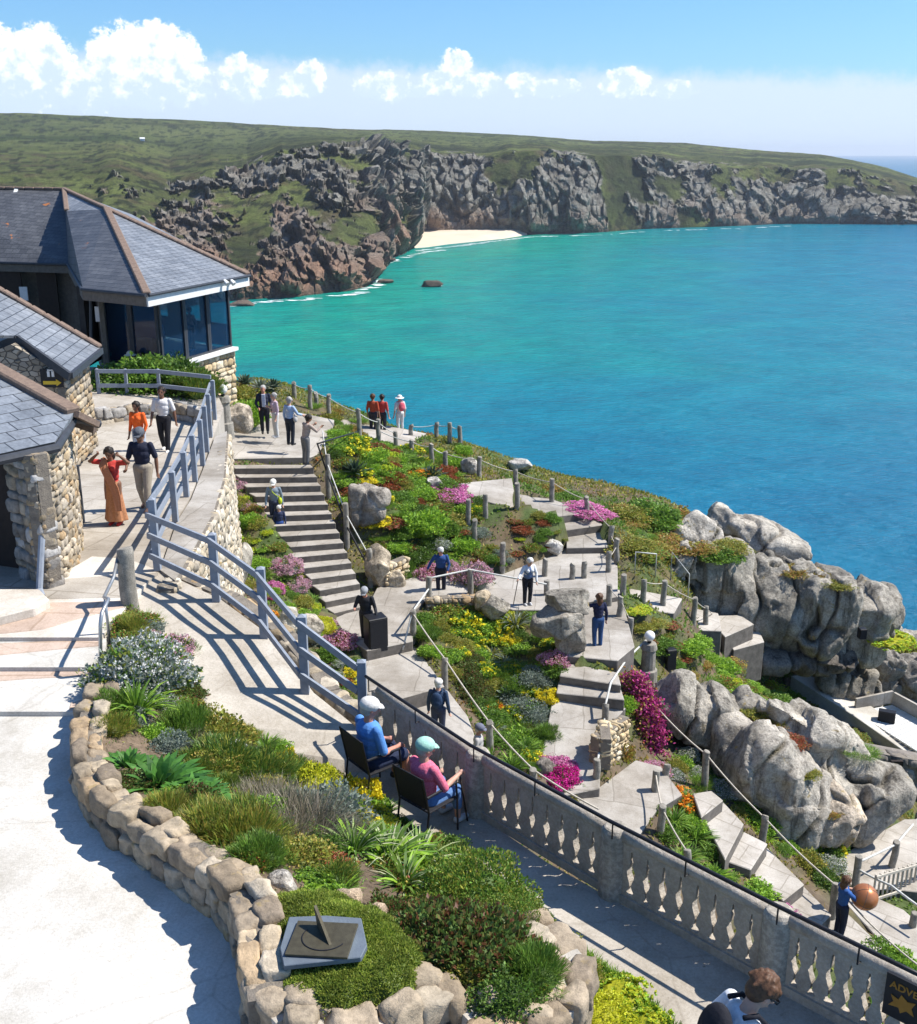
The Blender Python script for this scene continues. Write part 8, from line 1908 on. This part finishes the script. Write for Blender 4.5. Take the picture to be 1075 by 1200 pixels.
g = T(468, 512); person(g+V3(0, .9, -.05), 1.62, R(30), 'person with pink backpack and white sun hat at the lookout', {}, 'pale', 'shirt', (.7, .7, .68), bot=(.6, .6, .58), hair='grey', hat=True, hatc=(.78, .77, .74), hatstyle='brim', bag=('backpack', (.65, .12, .16)))
# on the stair
def stairpt(px, py): return T(px, py)
g = P(323, 617, 11.28); person(g, 1.60, R(185), 'person in white cap with lime yellow bag coming down the long stair', dict(WALKL, hp=.4), 'pale', 'jacket', (.20, .25, .30), bot=(.05, .06, .1), hat=True, hatc=(.8, .8, .76), hair='white', sleeve=1.0, bag=('shoulder', (.45, .55, .03), -1))
g = P(329, 634, 11.68); person(g, 1.22, R(185), 'smaller person in navy jacket and blue jeans below the white capped one', dict(hp=.5), 'pale', 'jacket', (.03, .04, .09), bot=(.03, .08, .28), hair='white', sleeve=1.0)
g = P(430, 752, 13.1); person(g, 1.74, R(170), 'person in black jacket and grey cap behind the tall loudspeaker', dict(hp=.5, lean=.12, aR=((.05, .05, -.15), (.02, .16, -.13)), aL=((-.05, .0, -.17), (-.10, .10, -.26))), 'red', 'jacket', (.02, .022, .028), bot=(.03, .03, .035), hair='grey', hat=True, hatc=(.32, .33, .35), hatstyle='cap', sleeve=1.0, stout=1.1)
g = P(517, 696, 13.0); person(g, 1.62, R(180), 'person with white hair and blue jumper holding the white rail', dict(hp=.5, lean=.15, aL=((-.05, .02, -.16), (-.02, .10, -.26)), aR=((.09, .03, -.13), (.14, .10, -.22))), 'red', 'jumper', (.025, .07, .22), bot=(.02, .022, .04), shoe=(.7, .7, .7), hair='white', sleeve=1.0, stout=1.12)
g = P(618, 708, 13.05); person(g, 1.60, R(-160), 'person in white blouse and blue waistcoat with white hair using a stick', dict(lean=.2, hp=.4, aL=((-.04, .04, -.15), (-.02, .10, -.28)), aR=((.10, .06, -.12), (.17, .14, -.16))), 'pale', 'blouse', (.70, .72, .76), bot=(.02, .02, .03), hair='white', sleeve=1.0, female=True, extra=lambda o, S, tor, arms, hd, hM: (MB().tube([arms[1][2]+V3(.02, .03, .03), arms[1][2]+V3(.25, .22, -.72)], .012, 6).build('walking_stick', MT['darkwood'], o), remesh((lambda m: (sph(m, tor(.19, 0), .094*S, (1.1, .9, 1.2)), sph(m, tor(.08, 0), .088*S, (1.1, .9, 1.)), m)[-1])(MB()), 'waistcoat', cloth((.12, .19, .36)), o, .014, 2)))
g = P(700, 758, 13.38); person(g, 1.66, R(15), 'person in navy top and blue jeans seen from behind, arm out holding something pink', dict(aL=((-.14, .04, -.03), (-.24, .08, .05)), aR=((.05, .0, -.17), (.06, .03, -.33)), hy=.3), 'pale', 'jumper', (.018, .022, .06), bot=(.025, .07, .19), hair='brown', hairlen=.04, female=True, sleeve=.95, shoe=(.05, .05, .06), extra=lambda o, S, tor, arms, hd, hM: remesh((lambda m: (sph(m, arms[0][2]+V3(-.07, .04, .08), .055, (1, .8, 1.3)), m)[-1])(MB()), 'pink_bag', cloth((.75, .10, .22)), o, .012, 2))
g = P(514, 868, 13.95); person(g, 1.72, R(-12), 'person with white cap and dark blue backpack behind the balustrade', dict(hp=.2), 'pale', 'jacket', (.04, .07, .13), bot=(.05, .06, .10), hair='white', hat=True, hatc=(.72, .70, .66), sleeve=1.0, bag=('backpack', (.02, .045, .10)), vox=.012)
g = P(560, 920, 14.3); person(g, 1.66, R(-100), 'person in pale grey shirt and slate cap looking over behind the balustrade', dict(hp=.3), 'tan', 'shirt', (.42, .40, .38), bot=(.2, .2, .2), hair='grey', hat=True, hatc=(.14, .15, .20), sleeve=.5, vox=.012)
# ball carrier
g = P(983, 1098, 17.35)
pc_ = person(g, 1.68, R(-75), 'person in blue top carrying a large copper coloured ball on the steps', dict(aL=((-.02, .14, -.10), (.05, .27, -.12)), aR=((.02, .13, -.13), (.03, .28, -.20)), hp=.2), 'pale', 'top', (.03, .10, .32), bot=(.02, .025, .05), hair='brown', hairlen=.03, female=True, sleeve=.45, vox=.012)
mb = MB(); sph(mb, (0, 0, 0), .30, u=32, v=20); bl_o = mb.build('ball', MT['copper'], None, True); bl_o.location = g+V3(.47, -.03, 1.12); tag(bl_o, 'large shiny copper ball with dark seams in the arms of the blue topped person', 'ball')
for rx, ry in ((0, 0), (90, 0), (0, 90)):
    s_ = MB().tube([Vector((math.cos(t)*.302, math.sin(t)*.302, 0)) for t in [2*math.pi*k/48 for k in range(49)]], .006, 5, False).build('seam', MT['ridge'], bl_o, True); s_.rotation_euler = (R(rx+20), R(ry+12), 0)
# ---- seated pair
def chair(base, rz, label):
    o = empty('garden_chair', base, rz, label, 'chair', 'black metal garden chairs')
    w, d, sh = .50, .48, .44
    MB().box((0, 0, sh), w, d, .025).build('seat', MT['blackmatt'], o, bevel=.008)
    MB().box((0, -d/2-.05, sh+.27), w-.04, .02, .46, rx=R(12)).build('backrest', MT['blackmatt'], o, bevel=.006)
    for x in (-1, 1):
        MB().tube([(x*w/2, d/2, 0), (x*w/2, d/2-.01, sh), (x*w/2, d/2-.03, sh+.22)], .013).build('leg', MT['black'], o)
        MB().tube([(x*w/2, -d/2-.06, 0), (x*w/2, -d/2, sh), (x*w/2, -d/2-.10, sh+.50)], .013).build('leg', MT['black'], o)
        MB().tube([(x*w/2, d/2-.03, sh+.22), (x*w/2, -d/2-.03, sh+.22)], .017).build('armrest', MT['black'], o)
    MB().tube([(-w/2, -d/2-.05, .08), (w/2, -d/2-.05, .08)], .010).build('stretcher', MT['black'], o)
    return o
SIT = dict(pel=.285, lean=-.02, lL=((-.03, .235, .0), (-.03, .26, -.235)), lR=((.03, .235, .0), (.03, .25, -.235)), hp=.25)
ca = P(440, 928, 7.75); cb = P(503, 972, 7.78)
chair(ca, R(-52), 'black garden chair under the visitor in the blue polo shirt'); chair(cb, R(-44), 'black garden chair under the visitor in the pink top')
fwd = lambda rz: V3(-math.sin(rz), math.cos(rz), 0)
person(ca-fwd(R(-52))*.06, 1.80, R(-52), 'person in blue polo shirt and white cap seated on the left black chair', dict(SIT, aL=((-.035, .04, -.165), (.05, .17, -.19)), aR=((.035, .03, -.17), (-.03, .18, -.20)), hy=-.35, grip=.9), 'red', 'polo_shirt', (.10, .27, .62), bot=(.02, .03, .07), bottom='shorts', hair='grey', hat=True, hatc=(.66, .64, .60), sleeve=.45, stout=1.22, vox=.008, shoe=(.03, .03, .03))
def stick(o, S, tor, arms, hd, hM): MB().tube([arms[1][2]+V3(.0, .03, .02), V3(arms[1][2].x+.03, arms[1][2].y+.14, .02)], .011, 8).build('walking_stick', MT['darkwood'], o, True)
person(cb-fwd(R(-44))*.06, 1.68, R(-44), 'person in pink top and mint green cap seated on right black chair with stick', dict(SIT, aL=((-.04, .05, -.16), (.03, .19, -.17)), aR=((.045, .06, -.15), (.02, .22, -.13)), hy=-.4, grip=1.1), 'pale', 'top', cloth((.72, .20, .28), (.55, .08, .16), 60), bot=(.10, .20, .42), bottom='capri', hair='grey', hat=True, hatc=(.36, .62, .52), sleeve=.5, female=True, stout=1.12, vox=.008, extra=stick)
# ---- walker at the bottom edge
hp_ = PY(884, 1166, 0.0) if False else None
hw = P(897, 1166, 6.16)
person(Vector((hw.x-.30, hw.y-.10, ZC-7.8)), 1.94, R(-75), 'person in white T shirt with black backpack and brown hair at the bottom edge', dict(WALKL, lean=.30, hp=.75, hy=-.1, aL=((-.05, -.08, -.15), (-.06, -.02, -.30)), aR=((.05, .02, -.16), (.05, .10, -.29))), 'pale', 't_shirt', (.76, .77, .80), bot=(.05, .05, .06), hair='brown', sleeve=.45, bag=('backpack', (.012, .013, .02)), vox=.007, sunglass=True, stout=1.05)
# two customers inside the glazed corner
person(C1+V3(-.5, 1.6, 0), 1.5, R(200), 'person in turquoise top seen through the cafe window', {}, 'pale', 'top', (.03, .45, .50), bot=(.05, .05, .05), hair='brown', sleeve=.5)
person(C2+V3(-1.3, -.6, 0), 1.6, R(150), 'person in red top seen through the right cafe window', {}, 'pale', 'top', (.5, .05, .06), bot=(.05, .05, .05), hair='dark', sleeve=.5)
# ------------------------------------------------------------------ terrain sheet, after every path has pressed its bed into it
tv = np.stack([XX.ravel(), YY.ravel(), ZN.ravel()], 1)
cc = fbm(tv*.35, 5, 90)[:, None]; cd = fbm(tv*1.6, 4, 91)[:, None]
soil = np.array([.13, .10, .07]); grn = np.array([.07, .10, .03]); brn = np.array([.16, .11, .06])
tcol = soil+(grn-soil)*np.clip(.5+cc*3, 0, 1); tcol = tcol+(brn-tcol)*np.clip(cd*2, 0, .7)
tcol[tv[:, 2] < 34] = (.2, .18, .15)
mt_ = colmat('garden_soil', rough=.95, var=.5, scale=3, bmp=.05, bscale=7)
o = npmesh('ground', tv, grid_faces(len(gx), len(gy)), mt_, None, True, np.clip(tcol, .01, 1)); tag(o, kind='structure')
# the seaward flank down into the water
# ------------------------------------------------------------------ the thin sea air
hm_, hnt, hb = newmat('sea_air'); hnt.nodes.remove(hb)
pv = N(hnt, 'VolumePrincipled'); pv.inputs['Color'].default_value = (.80, .88, 1, 1); pv.inputs['Density'].default_value = .00008; pv.inputs['Anisotropy'].default_value = .2
L(hnt, pv.outputs[0], hnt.nodes['Material Output'].inputs['Volume'])
hz = MB().box((0, 9800, 73), 40400, 20600, 160).build('haze', hm_); tag(hz, 'thin bluish sea haze between the garden and the far headland', kind='stuff')
